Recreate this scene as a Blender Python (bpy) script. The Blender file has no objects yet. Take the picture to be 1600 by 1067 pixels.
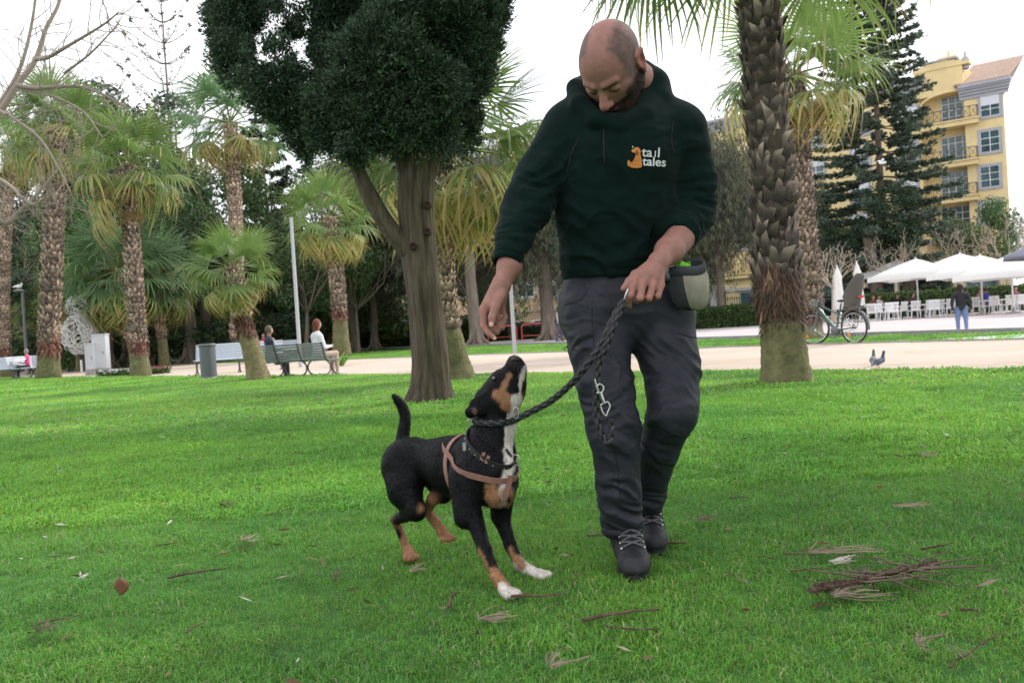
import bpy, math, random
import numpy as np
from mathutils import Vector, Matrix
from mathutils.bvhtree import BVHTree

random.seed(7)
rng = np.random.default_rng(7)
SC = bpy.context.scene
COL = SC.collection
R = math.radians

# ------------------------------------------------------------------ camera
FPX, CX, CY, H = 1422.0, 800.0, 533.5, 0.75
ROLL = R(3.6)
PITCH = math.atan(18.6 * math.cos(ROLL) / FPX)
_F = Vector((0, math.cos(PITCH), -math.sin(PITCH)))
_R0 = Vector((1, 0, 0)); _U0 = _R0.cross(_F)
CR = math.cos(ROLL) * _R0 - math.sin(ROLL) * _U0
CU = math.sin(ROLL) * _R0 + math.cos(ROLL) * _U0
cam_data = bpy.data.cameras.new('camera')
cam = bpy.data.objects.new('camera', cam_data); COL.objects.link(cam)
mw = Matrix((CR, CU, -_F)).transposed().to_4x4(); mw.translation = Vector((0, 0, H))
cam.matrix_world = mw
cam_data.sensor_width = 36; cam_data.lens = FPX * 36 / 1600
cam_data.clip_start = 0.05; cam_data.clip_end = 2000
cam_data.dof.use_dof = True; cam_data.dof.focus_distance = 2.7; cam_data.dof.aperture_fstop = 9.0
SC.camera = cam

# ------------------------------------------------------------------ world and sun
SUN_AZ, SUN_EL = R(58), R(40)      # azimuth measured from +Y towards +X
world = bpy.data.worlds.new('World'); SC.world = world; world.use_nodes = True
wn = world.node_tree; wn.nodes.clear()
def N(t, k, **kw):
    n = t.nodes.new(k)
    for a, b in kw.items(): setattr(n, a, b)
    return n
sky = N(wn, 'ShaderNodeTexSky', sky_type='NISHITA', sun_disc=False)
sky.sun_elevation = SUN_EL; sky.sun_rotation = SUN_AZ
sky.air_density = 1.0; sky.dust_density = 2.0
bg = N(wn, 'ShaderNodeBackground'); bg.inputs[1].default_value = 0.11
wn.links.new(sky.outputs[0], bg.inputs[0])
tc = N(wn, 'ShaderNodeTexCoord'); nz = N(wn, 'ShaderNodeTexNoise')
nz.inputs['Scale'].default_value = 2.2; nz.inputs['Detail'].default_value = 5
wn.links.new(tc.outputs['Generated'], nz.inputs['Vector'])
rp = N(wn, 'ShaderNodeValToRGB')
rp.color_ramp.elements[0].position = .3; rp.color_ramp.elements[0].color = (0.86, 0.90, 1.0, 1)
rp.color_ramp.elements[1].position = .7; rp.color_ramp.elements[1].color = (1.0, 0.985, 0.97, 1)
wn.links.new(nz.outputs[0], rp.inputs[0])
cl = N(wn, 'ShaderNodeBackground'); cl.inputs[1].default_value = 1.45
wn.links.new(rp.outputs[0], cl.inputs[0])
mx = N(wn, 'ShaderNodeMixShader'); mx.inputs[0].default_value = .85
wn.links.new(bg.outputs[0], mx.inputs[1]); wn.links.new(cl.outputs[0], mx.inputs[2])
wo = N(wn, 'ShaderNodeOutputWorld'); wn.links.new(mx.outputs[0], wo.inputs[0])

sd = bpy.data.lights.new('sun', 'SUN'); sun = bpy.data.objects.new('sun', sd); COL.objects.link(sun)
sd.energy = 2.5; sd.angle = R(6); sd.color = (1.0, 0.95, 0.88)
_sv = Vector((math.sin(SUN_AZ) * math.cos(SUN_EL), math.cos(SUN_AZ) * math.cos(SUN_EL), math.sin(SUN_EL)))
sun.rotation_euler = _sv.to_track_quat('Z', 'Y').to_euler()

vs = SC.view_settings
vs.view_transform = 'Standard'; vs.look = 'None'; vs.exposure = 0.40; vs.gamma = 1; vs.use_curve_mapping = False
SC.cycles.max_bounces = 6; SC.cycles.diffuse_bounces = 3; SC.cycles.transparent_max_bounces = 6
SC.cycles.transmission_bounces = 3; SC.cycles.glossy_bounces = 2

# ------------------------------------------------------------------ photo geometry -> world
def ray(px, py):
    return _F + CR * ((px - CX) / FPX) + CU * ((CY - py) / FPX)
def G(px, py, z=0.0):
    d = ray(px, py); t = (z - H) / d.z
    return Vector((d.x * t, d.y * t, z))
def A(px, py, Y):
    d = ray(px, py); t = Y / d.y
    return Vector((d.x * t, Y, H + d.z * t))
def GY(px, Y):
    """ground point seen in column px (near the horizon) at depth Y"""
    p = A(px, 515 - .063 * (px - 800) + 1066 / Y, Y); return Vector((p.x, Y, 0))
def ppm(Y): return FPX / Y
def TOPZ(px, py, Y): return A(px, py, Y).z

# ------------------------------------------------------------------ materials
MATS = {}
def M(name, base, rough=.8, var=0.0, vscale=6.0, bump=0.0, bscale=40.0, attr=False, trans=0.0, metal=0.0,
      base2=None, spec=.4, orand=0.0, stretch=None, coord='Object', detail=5, sheen=0.0, bdist=0.02, coat=0.0, thr=(.35,.65)):
    if name in MATS: return MATS[name]
    m = bpy.data.materials.new(name); MATS[name] = m; m.use_nodes = True
    t = m.node_tree; t.nodes.clear(); L = t.links.new
    out = N(t, 'ShaderNodeOutputMaterial'); p = N(t, 'ShaderNodeBsdfPrincipled')
    p.inputs['Roughness'].default_value = rough; p.inputs['Metallic'].default_value = metal
    p.inputs['Specular IOR Level'].default_value = spec
    if sheen: p.inputs['Sheen Weight'].default_value = sheen; p.inputs['Sheen Roughness'].default_value = .4
    if coat: p.inputs['Coat Weight'].default_value = coat
    tcn = N(t, 'ShaderNodeTexCoord'); vec = tcn.outputs[coord]
    if stretch:
        mp = N(t, 'ShaderNodeMapping'); mp.inputs['Scale'].default_value = stretch; L(vec, mp.inputs[0]); vec = mp.outputs[0]
    rgb = N(t, 'ShaderNodeRGB'); rgb.outputs[0].default_value = (*base, 1); colr = rgb.outputs[0]
    if base2 is not None or var:
        n1 = N(t, 'ShaderNodeTexNoise'); n1.inputs['Scale'].default_value = vscale; n1.inputs['Detail'].default_value = detail
        n1.inputs['Roughness'].default_value = .62; L(vec, n1.inputs['Vector'])
    if base2 is not None:
        cr = N(t, 'ShaderNodeValToRGB'); cr.color_ramp.elements[0].position = thr[0]; cr.color_ramp.elements[1].position = thr[1]
        cr.color_ramp.elements[0].color = (*base, 1); cr.color_ramp.elements[1].color = (*base2, 1)
        L(n1.outputs[0], cr.inputs[0]); colr = cr.outputs[0]
    if attr:
        at = N(t, 'ShaderNodeAttribute', attribute_name='Col')
        mm = N(t, 'ShaderNodeMix', data_type='RGBA', blend_type='MULTIPLY'); mm.inputs[0].default_value = 1
        L(colr, mm.inputs[6]); L(at.outputs['Color'], mm.inputs[7]); colr = mm.outputs[2]
    if var or orand:
        hs = N(t, 'ShaderNodeHueSaturation'); L(colr, hs.inputs['Color']); colr = hs.outputs[0]
        last = None
        if var:
            mr = N(t, 'ShaderNodeMapRange'); mr.inputs[1].default_value = .3; mr.inputs[2].default_value = .7
            mr.inputs[3].default_value = 1 - var; mr.inputs[4].default_value = 1 + var
            L(n1.outputs[0], mr.inputs[0]); last = mr.outputs[0]
        if orand:
            oi = N(t, 'ShaderNodeObjectInfo'); m2 = N(t, 'ShaderNodeMapRange')
            m2.inputs[3].default_value = 1 - orand; m2.inputs[4].default_value = 1 + orand; L(oi.outputs['Random'], m2.inputs[0])
            if last is None: last = m2.outputs[0]
            else:
                ml = N(t, 'ShaderNodeMath', operation='MULTIPLY'); L(last, ml.inputs[0]); L(m2.outputs[0], ml.inputs[1]); last = ml.outputs[0]
        L(last, hs.inputs['Value'])
    L(colr, p.inputs['Base Color'])
    if bump:
        n2 = N(t, 'ShaderNodeTexNoise'); n2.inputs['Scale'].default_value = bscale; n2.inputs['Detail'].default_value = 6
        L(vec, n2.inputs['Vector']); b = N(t, 'ShaderNodeBump'); b.inputs['Strength'].default_value = bump
        b.inputs['Distance'].default_value = bdist; L(n2.outputs[0], b.inputs['Height']); L(b.outputs[0], p.inputs['Normal'])
    if trans:
        tr = N(t, 'ShaderNodeBsdfTranslucent'); L(colr, tr.inputs[0])
        ms = N(t, 'ShaderNodeMixShader'); ms.inputs[0].default_value = trans
        L(p.outputs[0], ms.inputs[1]); L(tr.outputs[0], ms.inputs[2]); L(ms.outputs[0], out.inputs[0])
    else: L(p.outputs[0], out.inputs[0])
    return m

# ------------------------------------------------------------------ mesh building
def nrm(v):
    v = np.asarray(v, float); return v / (np.linalg.norm(v, axis=-1, keepdims=True) + 1e-12)
class MB:
    def __init__(s): s.v = []; s.f = []; s.c = []; s.m = []; s.n = 0; s.sm = []
    def add(s, V, F, col=(1, 1, 1), mat=0, smooth=False):
        V = np.asarray(V, float).reshape(-1, 3); F = np.asarray(F, int)
        if len(F) == 0: return s
        s.v.append(V); s.f.append(F + s.n); s.n += len(V)
        c = np.asarray(col, float)
        if c.ndim == 1: c = np.tile(c, (len(V), 1))
        s.c.append(c); s.m.append(np.full(len(F), mat)); s.sm.append(np.full(len(F), smooth)); return s
    def merge(s, o, T=None):
        for V, F, c, m, sm in zip(o.v, o.f, o.c, o.m, o.sm): pass
        off = s.n
        for V in o.v:
            W = V
            if T is not None: W = V @ np.array(T.to_3x3()).T + np.array(T.translation)
            s.v.append(W)
        for F in o.f: s.f.append(F + off)
        s.c += o.c; s.m += o.m; s.sm += o.sm; s.n += o.n; return s
    def box(s, c, size, rot=None, col=(1, 1, 1), mat=0):
        c = np.array(c, float); h = np.array(size, float) / 2
        V = np.array([[x, y, z] for x in (-1, 1) for y in (-1, 1) for z in (-1, 1)]) * h
        if rot is not None: V = V @ np.array(rot).T
        return s.add(V + c, [[0, 1, 3, 2], [4, 6, 7, 5], [0, 4, 5, 1], [2, 3, 7, 6], [0, 2, 6, 4], [1, 5, 7, 3]], col, mat)
    def beam(s, a, b, w, h, up=(0, 0, 1), col=(1, 1, 1), mat=0):
        a = np.array(a, float); b = np.array(b, float); d = b - a; L = np.linalg.norm(d); d = d / L
        x = np.cross(d, up); x = x / (np.linalg.norm(x) + 1e-9); u = np.cross(x, d)
        return s.box((a + b) / 2, (w, L, h), np.stack([x, d, u], 1), col, mat)
    def tube(s, pts, rad, seg=8, col=(1, 1, 1), mat=0, cap=True, smooth=True, colfn=None, ell=None):
        P = np.array([list(p) for p in pts], float); n = len(P)
        rad = np.broadcast_to(np.asarray(rad, float), (n,)) if np.ndim(rad) < 2 else rad
        T = np.gradient(P, axis=0) if n > 2 else np.tile(P[1] - P[0], (2, 1)); T = nrm(T)
        ref = np.array([0, 0, 1.0]) if abs(T[0][2]) < .9 else np.array([0, 1.0, 0])
        x = np.cross(ref, T[0]); x /= np.linalg.norm(x); V = []
        ang = np.arange(seg) * 2 * np.pi / seg; ca = np.cos(ang)[:, None]; sa = np.sin(ang)[:, None]
        for i in range(n):
            x = x - T[i] * (x @ T[i]); x /= np.linalg.norm(x) + 1e-12; y = np.cross(T[i], x)
            V.append(P[i] + (ca * x + sa * y) * rad[i])
        V = np.concatenate(V); F = []
        k = np.arange(seg); k2 = (k + 1) % seg
        for i in range(n - 1):
            F.append(np.stack([i * seg + k, i * seg + k2, (i + 1) * seg + k2, (i + 1) * seg + k], 1))
        F = np.concatenate(F)
        s.add(V, F, col if colfn is None else colfn(V), mat, smooth)
        if cap:
            for i0, c0, fl in ((0, P[0], 1), ((n - 1) * seg, P[-1], 0)):
                cv = np.vstack([V[i0:i0 + seg], c0]); a, b = (k2, k) if fl else (k, k2)
                s.add(cv, np.stack([a, b, np.full(seg, seg)], 1), col if colfn is None else colfn(cv), mat, False)
        return s
    def lathe(s, prof, c=(0, 0, 0), seg=16, col=(1, 1, 1), mat=0, smooth=True, sx=1, sy=1, rot=None):
        P = np.array(prof, float); n = len(P); a = np.arange(seg) * 2 * np.pi / seg
        V = np.concatenate([np.stack([r * np.cos(a) * sx, r * np.sin(a) * sy, np.full(seg, z)], 1) for r, z in P])
        if rot is not None: V = V @ np.array(rot).T
        k = np.arange(seg); k2 = (k + 1) % seg
        F = np.concatenate([np.stack([i * seg + k, i * seg + k2, (i + 1) * seg + k2, (i + 1) * seg + k], 1) for i in range(n - 1)])
        return s.add(V + np.array(c, float), F, col, mat, smooth)
    def ball(s, c, r, seg=12, col=(1, 1, 1), mat=0, rot=None):
        r = np.broadcast_to(np.array(r, float), (3,)); t = np.linspace(-np.pi / 2, np.pi / 2, seg // 2 + 1)
        a = np.arange(seg) * 2 * np.pi / seg
        V = np.concatenate([np.stack([np.cos(q) * np.cos(a) * r[0], np.cos(q) * np.sin(a) * r[1], np.full(seg, np.sin(q)) * r[2]], 1) for q in t])
        if rot is not None: V = V @ np.array(rot).T
        k = np.arange(seg); k2 = (k + 1) % seg
        F = np.concatenate([np.stack([i * seg + k, i * seg + k2, (i + 1) * seg + k2, (i + 1) * seg + k], 1) for i in range(len(t) - 1)])
        return s.add(V + np.array(c, float), F, col, mat, True)
    def prism(s, poly, z0, z1, rot=None, c=(0, 0, 0), col=(1, 1, 1), mat=0):
        P = np.array(poly, float); n = len(P)
        V = np.vstack([np.c_[P, np.full(n, z0)], np.c_[P, np.full(n, z1)]])
        if rot is not None: V = V @ np.array(rot).T
        V = V + np.array(c, float); k = np.arange(n); k2 = (k + 1) % n
        s.add(V, np.stack([k, k2, k2 + n, k + n], 1), col, mat)
        s.add(V[n:], [list(range(n))], col, mat); s.add(V[:n], [list(range(n))[::-1]], col, mat); return s
    def diamonds(s, C, U, Vv, L, Wd, col, mat=0):
        """leaf lozenges: centres C, axis U, side V, half length L, half width W (arrays)"""
        C = np.asarray(C, float); n = len(C); L = np.broadcast_to(np.asarray(L, float), (n,))[:, None]; Wd = np.broadcast_to(np.asarray(Wd, float), (n,))[:, None]
        V = np.stack([C - U * L, C + Vv * Wd, C + U * L, C - Vv * Wd], 1).reshape(-1, 3)
        F = np.arange(4 * n).reshape(n, 4)
        c = np.asarray(col, float); c = np.tile(c, (n, 1)) if c.ndim == 1 else c
        return s.add(V, F, np.repeat(c, 4, axis=0), mat)
    def mesh(s, name, mats):
        me = bpy.data.meshes.new(name)
        V = np.concatenate(s.v); me.vertices.add(len(V)); me.vertices.foreach_set('co', V.astype(np.float32).ravel())
        loops = np.concatenate([F.ravel() for F in s.f]); sizes = np.concatenate([np.full(len(F), F.shape[1]) for F in s.f])
        me.loops.add(len(loops)); me.loops.foreach_set('vertex_index', loops.astype(np.int32))
        starts = np.concatenate([[0], np.cumsum(sizes)[:-1]])
        me.polygons.add(len(sizes)); me.polygons.foreach_set('loop_start', starts.astype(np.int32))
        try: me.polygons.foreach_set('loop_total', sizes.astype(np.int32))
        except Exception: pass
        me.polygons.foreach_set('material_index', np.concatenate(s.m).astype(np.int32))
        me.polygons.foreach_set('use_smooth', np.concatenate(s.sm).astype(bool))
        a = me.attributes.new('Col', 'FLOAT_COLOR', 'POINT')
        C = np.concatenate(s.c); a.data.foreach_set('color', np.c_[C, np.ones(len(C))].astype(np.float32).ravel())
        for m in (mats if isinstance(mats, (list, tuple)) else [mats]): me.materials.append(m)
        me.update(calc_edges=True); return me
    def obj(s, name, mats, parent=None, world=True, loc=None, kind=None, label=None):
        if parent is not None and world and loc is None:
            off = np.zeros(3); q = parent
            while q is not None: off = off + np.array(q.location); q = q.parent
            s.v = [V - off for V in s.v]
        o = bpy.data.objects.new(name, s.mesh(name, mats)); COL.objects.link(o)
        if parent is not None: o.parent = parent
        if loc is not None: o.location = loc
        if kind: o['kind'] = kind
        if label: o['label'] = label
        return o
def tag(o, label, cat, group=None, kind=None):
    o['label'] = label; o['category'] = cat
    if group: o['group'] = group
    if kind: o['kind'] = kind
    return o
def thing(name, loc, label, cat, group=None, rz=0.0):
    o = bpy.data.objects.new(name, None); COL.objects.link(o); o.location = loc; o.rotation_euler = (0, 0, rz)
    o.empty_display_size = .2
    return tag(o, label, cat, group)
def link_part(name, mesh, parent, loc=(0, 0, 0), rot=None, scale=1.0, kind=None):
    o = bpy.data.objects.new(name, mesh); COL.objects.link(o); o.parent = parent; o.location = loc
    if rot is not None: o.rotation_euler = rot
    o.scale = (scale,) * 3 if np.ndim(scale) == 0 else scale
    if kind: o['kind'] = kind
    return o
def dup(root, loc, rz=None, label=None, group=None, scale=None):
    def cp(o, par):
        c = o.copy(); COL.objects.link(c)
        if par is not None: c.parent = par
        for ch in list(o.children): cp(ch, c)
        return c
    r = cp(root, None); r.location = loc
    if rz is not None: r.rotation_euler = (0, 0, rz)
    if label: r['label'] = label
    if group: r['group'] = group
    if scale: r.scale = (scale,) * 3 if np.ndim(scale) == 0 else scale
    return r

# value noise -----------------------------------------------------------------
def _h(i, j, k, s):
    n = (i * 374761393 + j * 668265263 + k * 2147483647 * 0 + k * 1274126177 + s * 974634777) & 0xffffffff
    n = ((n ^ (n >> 13)) * 1274126177) & 0xffffffff
    return ((n ^ (n >> 16)) & 0xffff) / 65535.0
def vnoise(P, s=0):
    P = np.asarray(P, float); I = np.floor(P).astype(np.int64); f = P - I; f = f * f * (3 - 2 * f); r = 0
    for a in (0, 1):
        for b in (0, 1):
            for c in (0, 1):
                w = (f[:, 0] if a else 1 - f[:, 0]) * (f[:, 1] if b else 1 - f[:, 1]) * (f[:, 2] if c else 1 - f[:, 2])
                r = r + w * _h(I[:, 0] + a, I[:, 1] + b, I[:, 2] + c, s)
    return r
def fbm(P, o=3, s=0):
    r = 0; a = .5; t = 0
    P = np.asarray(P, float)
    for i in range(o): r = r + a * vnoise(P * 2 ** i, s + i); t += a; a *= .5
    return r / t
def rdir(n, r=None):
    r = r or rng; v = r.normal(size=(n, 3)); return nrm(v)
def spline(pts, n):
    """Catmull-Rom through pts"""
    P = np.array([list(p) for p in pts], float); m = len(P)
    Q = np.vstack([2 * P[0] - P[1], P, 2 * P[-1] - P[-2]]); out = []
    for t in np.linspace(0, m - 1, n):
        i = min(int(t), m - 2); u = t - i; a, b, c, d = Q[i], Q[i + 1], Q[i + 2], Q[i + 3]
        out.append(.5 * ((2 * b) + (-a + c) * u + (2 * a - 5 * b + 4 * c - d) * u * u + (-a + 3 * b - 3 * c + d) * u ** 3))
    return np.array(out)
# ================================================================== SETTING
def sheet(name, pts, z, mat, kind='structure', thick=0.0, div=0):
    P = [Vector((p[0], p[1])) for p in pts]; mb = MB()
    if thick: mb.prism([(p.x, p.y) for p in P], z - thick, z)
    else: mb.add([(p.x, p.y, z) for p in P], [list(range(len(P)))])
    o = mb.obj(name, mat); o['kind'] = kind; return o

def ground_material(name, cols, scales, bump=.3, rough=.95):
    m = bpy.data.materials.new(name); m.use_nodes = True; t = m.node_tree; t.nodes.clear(); L = t.links.new
    out = N(t, 'ShaderNodeOutputMaterial'); p = N(t, 'ShaderNodeBsdfPrincipled'); p.inputs['Roughness'].default_value = rough
    p.inputs['Specular IOR Level'].default_value = .15
    g = N(t, 'ShaderNodeNewGeometry'); cur = None
    for i, (c, s) in enumerate(zip(cols[1:], scales)):
        n = N(t, 'ShaderNodeTexNoise'); n.inputs['Scale'].default_value = s[0]; n.inputs['Detail'].default_value = 6
        n.inputs['Roughness'].default_value = .65; L(g.outputs['Position'], n.inputs['Vector'])
        r = N(t, 'ShaderNodeMapRange'); r.inputs[1].default_value = s[1]; r.inputs[2].default_value = s[2]; L(n.outputs[0], r.inputs[0])
        mxx = N(t, 'ShaderNodeMix', data_type='RGBA'); L(r.outputs[0], mxx.inputs[0])
        if cur is None: mxx.inputs[6].default_value = (*cols[0], 1)
        else: L(cur, mxx.inputs[6])
        mxx.inputs[7].default_value = (*c, 1); cur = mxx.outputs[2]
    L(cur, p.inputs['Base Color'])
    n = N(t, 'ShaderNodeTexNoise'); n.inputs['Scale'].default_value = 60; n.inputs['Detail'].default_value = 6; L(g.outputs['Position'], n.inputs['Vector'])
    b = N(t, 'ShaderNodeBump'); b.inputs['Strength'].default_value = bump; b.inputs['Distance'].default_value = .02
    L(n.outputs[0], b.inputs['Height']); L(b.outputs[0], p.inputs['Normal']); L(p.outputs[0], out.inputs[0]); return m

m_lawn = ground_material('lawn_ground', [(.045, .125, .027), (.06, .155, .032), (.03, .075, .018), (.065, .055, .03)],
                         [(.35, .4, .6), (3.0, .45, .7), (9.0, .66, .8)])
m_path = ground_material('path_sand', [(.47, .385, .31), (.53, .45, .385), (.38, .31, .24), (.33, .27, .21)],
                         [(.25, .4, .6), (1.2, .55, .75), (14, .66, .8)], bump=.15)
m_plaza = ground_material('plaza_paving', [(.45, .405, .405), (.51, .455, .46), (.38, .345, .345)], [(.3, .4, .6), (2.5, .55, .75)], bump=.1)
m_kerb = M('kerb_concrete', (.33, .32, .31), .9, var=.15, vscale=8, bump=.2)
m_soil = ground_material('soil_under_trees', [(.05, .07, .025), (.07, .10, .03), (.06, .045, .03)], [(.4, .4, .6), (3, .5, .7)])

# front line of the path and its far line
F0, F1 = G(0, 591), G(1600, 578); fd = (F1 - F0).normalized()
FA, FB = F0 - fd * 60, F1 + fd * 14
back_px = [(204, 572), (538, 562.5), (800, 553), (1095, 544.3), (1325, 537.4), (1600, 531)]
BK = [G(*p) for p in back_px]
bd0 = (BK[0] - BK[1]).normalized(); BA = BK[0] + bd0 * 45; bd1 = (BK[-1] - BK[-2]).normalized(); BB = BK[-1] + bd1 * 12
sheet('ground', [(-300, -60), (300, -60), (300, 420), (-300, 420)], 0, m_lawn)
sheet('path', [FA, FB, BB] + BK[::-1] + [BA], .006, m_path)
kerb_px = [(587, 545.5), (727, 542), (800, 540), (1095, 531.5), (1600, 519.5)]
KB = [G(*p) for p in kerb_px]
kd0 = (KB[0] - KB[1]).normalized(); KA = KB[0] + kd0 * 25; kd1 = (KB[-1] - KB[-2]).normalized(); KC = KB[-1] + kd1 * 14
PL = [KA] + KB + [KC]
sheet('plaza', PL + [Vector((80, 6, 0)), Vector((90, 74, 0)), GY(1085, 64), GY(1085, 66), GY(860, 62), GY(700, 58), GY(560, 62)], .010, m_plaza)
# kerbs: long stones butted end to end
def kerb(name, line, w, h, side=1, z0=0.0):
    root = bpy.data.objects.new(name, None); COL.objects.link(root); root['kind'] = 'structure'
    k = 0
    for a, b in zip(line[:-1], line[1:]):
        d = b - a; Ls = d.length; u = d / Ls; nn = max(1, round(Ls / 1.0)); st = Ls / nn
        for i in range(nn):
            if k > 230: break
            mb = MB(); p = a + u * (i * st + .006); q = a + u * ((i + 1) * st - .006)
            mb.beam(p + Vector((0, 0, h / 2)), q + Vector((0, 0, h / 2)), w, h)
            mb.obj('kerb_stone', m_kerb, root); k += 1
    return root
kerb('kerb', PL[:-1], .14, .11)
kerb('path_edging', BK, .08, .035)
# pale blue-grey side path on the right
m_side = ground_material('side_path_paving', [(.50, .53, .58), (.56, .58, .62)], [(1, .4, .6)], bump=.1)
sheet('side_path', [G(1470, 530.5), G(1600, 523.5), G(1720, 519), G(1760, 527), G(1600, 530.6), G(1500, 532.5)], .018, m_side)
# road behind
m_road = ground_material('road_asphalt', [(.055, .055, .06), (.07, .07, .07)], [(2, .4, .6)], bump=.1)
sheet('road', [Vector((-40, 70, 0)), Vector((70, 66, 0)), Vector((90, 73.5, 0)), Vector((90, 74.2, 0)), Vector((-40, 100, 0))], .004, m_road)
sheet('woodland_floor', [Vector((-80, 46, 0)), GY(560, 62), Vector((-14, 64, 0)), Vector((-14, 69, 0)), Vector((-80, 120, 0))], .005, m_soil)

# ---------------------------------------------------------------- grass blades (uncountable: one object)
m_grass = bpy.data.materials.new('grass_blades'); m_grass.use_nodes = True
t = m_grass.node_tree; t.nodes.clear(); L = t.links.new
o_ = N(t, 'ShaderNodeOutputMaterial'); p_ = N(t, 'ShaderNodeBsdfPrincipled'); p_.inputs['Roughness'].default_value = .42; p_.inputs['Specular IOR Level'].default_value = .35
at_ = N(t, 'ShaderNodeAttribute', attribute_name='Col'); gm = N(t, 'ShaderNodeNewGeometry'); oi_ = N(t, 'ShaderNodeObjectInfo')
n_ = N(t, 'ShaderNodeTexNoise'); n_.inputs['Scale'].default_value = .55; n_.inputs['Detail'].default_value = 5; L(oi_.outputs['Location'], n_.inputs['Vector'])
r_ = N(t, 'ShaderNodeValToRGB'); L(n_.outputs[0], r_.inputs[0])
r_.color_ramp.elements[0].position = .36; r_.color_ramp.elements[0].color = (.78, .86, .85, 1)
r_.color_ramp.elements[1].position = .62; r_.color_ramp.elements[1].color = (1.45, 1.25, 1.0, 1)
x_ = N(t, 'ShaderNodeMix', data_type='RGBA', blend_type='MULTIPLY'); x_.inputs[0].default_value = 1; L(at_.outputs['Color'], x_.inputs[6]); L(r_.outputs[0], x_.inputs[7])
h_ = N(t, 'ShaderNodeHueSaturation'); L(x_.outputs[2], h_.inputs['Color'])
mr_ = N(t, 'ShaderNodeMapRange'); mr_.inputs[3].default_value = .75; mr_.inputs[4].default_value = 1.3; L(oi_.outputs['Random'], mr_.inputs[0]); L(mr_.outputs[0], h_.inputs['Value'])
L(h_.outputs[0], p_.inputs['Base Color']); tr_ = N(t, 'ShaderNodeBsdfTranslucent'); L(h_.outputs[0], tr_.inputs[0])
s_ = N(t, 'ShaderNodeMixShader'); s_.inputs[0].default_value = .4; L(p_.outputs[0], s_.inputs[1]); L(tr_.outputs[0], s_.inputs[2]); L(s_.outputs[0], o_.inputs[0])

tuft_col = bpy.data.collections.new('grass_tufts')
def tuft(i, nb, rad, hgt, wid, tint=(1, 1, 1)):
    r = np.random.default_rng(100 + i); mb = MB()
    for b in range(nb):
        a = r.uniform(0, 6.28); rr = rad * math.sqrt(r.uniform()); x0 = np.array([math.cos(a) * rr, math.sin(a) * rr, -.004])
        az = r.uniform(0, 6.28); lean = r.uniform(.25, 1.7); hh = hgt * r.uniform(.45, 1.15); w = wid * r.uniform(.6, 1.2)
        d = np.array([math.cos(az), math.sin(az), 0]); sd_ = np.array([-d[1], d[0], 0]); z = np.array([0, 0, 1.0])
        p1 = x0 + z * hh * .5 + d * hh * .2 * lean; p2 = x0 + z * hh * max(.12, .92 - .42 * lean) + d * hh * .62 * lean + sd_ * hh * r.normal() * .25
        dry = r.uniform() < (.05 if wid < .004 else .014)
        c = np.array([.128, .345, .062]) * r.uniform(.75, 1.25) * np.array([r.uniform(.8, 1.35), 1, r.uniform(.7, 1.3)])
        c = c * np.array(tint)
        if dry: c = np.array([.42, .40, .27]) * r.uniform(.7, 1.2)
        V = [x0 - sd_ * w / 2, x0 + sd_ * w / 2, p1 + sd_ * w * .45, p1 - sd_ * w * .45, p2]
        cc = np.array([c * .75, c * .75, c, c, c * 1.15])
        mb.add(V, [[0, 1, 2, 3]], cc); mb.n -= 0
        mb.add([V[3], V[2], V[4]], [[0, 1, 2]], cc[2:])
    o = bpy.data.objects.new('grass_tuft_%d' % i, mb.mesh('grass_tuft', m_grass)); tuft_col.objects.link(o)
NV = 6
for i in range(NV): tuft(i, 36, .05, .038, .0021)         # near
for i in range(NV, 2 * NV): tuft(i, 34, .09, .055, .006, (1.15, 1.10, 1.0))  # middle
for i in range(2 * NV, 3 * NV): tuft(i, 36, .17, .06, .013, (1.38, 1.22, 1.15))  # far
def scatter(n, y0, y1, base, smul, ok=None, half=.66, pad=.8):
    y = np.sqrt(rng.uniform(y0 ** 2, y1 ** 2, n)); x = rng.uniform(-1, 1, n) * (y * half + pad)
    P = np.stack([x, y, np.zeros(n)], 1)
    if ok is not None: P = P[ok(P)]
    k = len(P)
    return P, rng.uniform(0, 6.28, k), rng.uniform(.75, 1.25, k) * smul * (1 + .9 * (fbm(P * [3.2, 3.2, 1], 3, 3) - .5)) * np.where(fbm(P * [1.7, 1.7, 1], 3, 17) < .30, .68, 1.0), rng.integers(base, base + NV, k)
def left_of(a, b, P): return (b.x - a.x) * (P[:, 1] - a.y) - (b.y - a.y) * (P[:, 0] - a.x)
front = lambda P: left_of(FA, FB, P) < 0
def strip(P):
    ok = np.ones(len(P), bool)
    lb = [BA] + BK + [BB]; lk = PL
    yb = np.interp(P[:, 0], [p.x for p in lb], [p.y for p in lb]); yk = np.interp(P[:, 0], [p.x for p in lk], [p.y for p in lk])
    return (P[:, 1] > yb + .05) & (P[:, 1] < yk - .12)
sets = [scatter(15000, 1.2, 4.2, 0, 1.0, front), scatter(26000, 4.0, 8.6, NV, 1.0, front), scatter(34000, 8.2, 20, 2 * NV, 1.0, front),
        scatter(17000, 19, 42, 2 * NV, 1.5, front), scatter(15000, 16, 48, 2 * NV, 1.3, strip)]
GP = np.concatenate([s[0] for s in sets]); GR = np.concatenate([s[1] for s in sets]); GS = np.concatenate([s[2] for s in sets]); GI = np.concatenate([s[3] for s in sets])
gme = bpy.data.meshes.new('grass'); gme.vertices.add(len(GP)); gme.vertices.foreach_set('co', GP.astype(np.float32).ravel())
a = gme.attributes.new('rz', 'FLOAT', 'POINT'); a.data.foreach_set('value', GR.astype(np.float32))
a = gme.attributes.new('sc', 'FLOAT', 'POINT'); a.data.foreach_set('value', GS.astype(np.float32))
a = gme.attributes.new('ix', 'INT', 'POINT'); a.data.foreach_set('value', GI.astype(np.int32))
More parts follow.
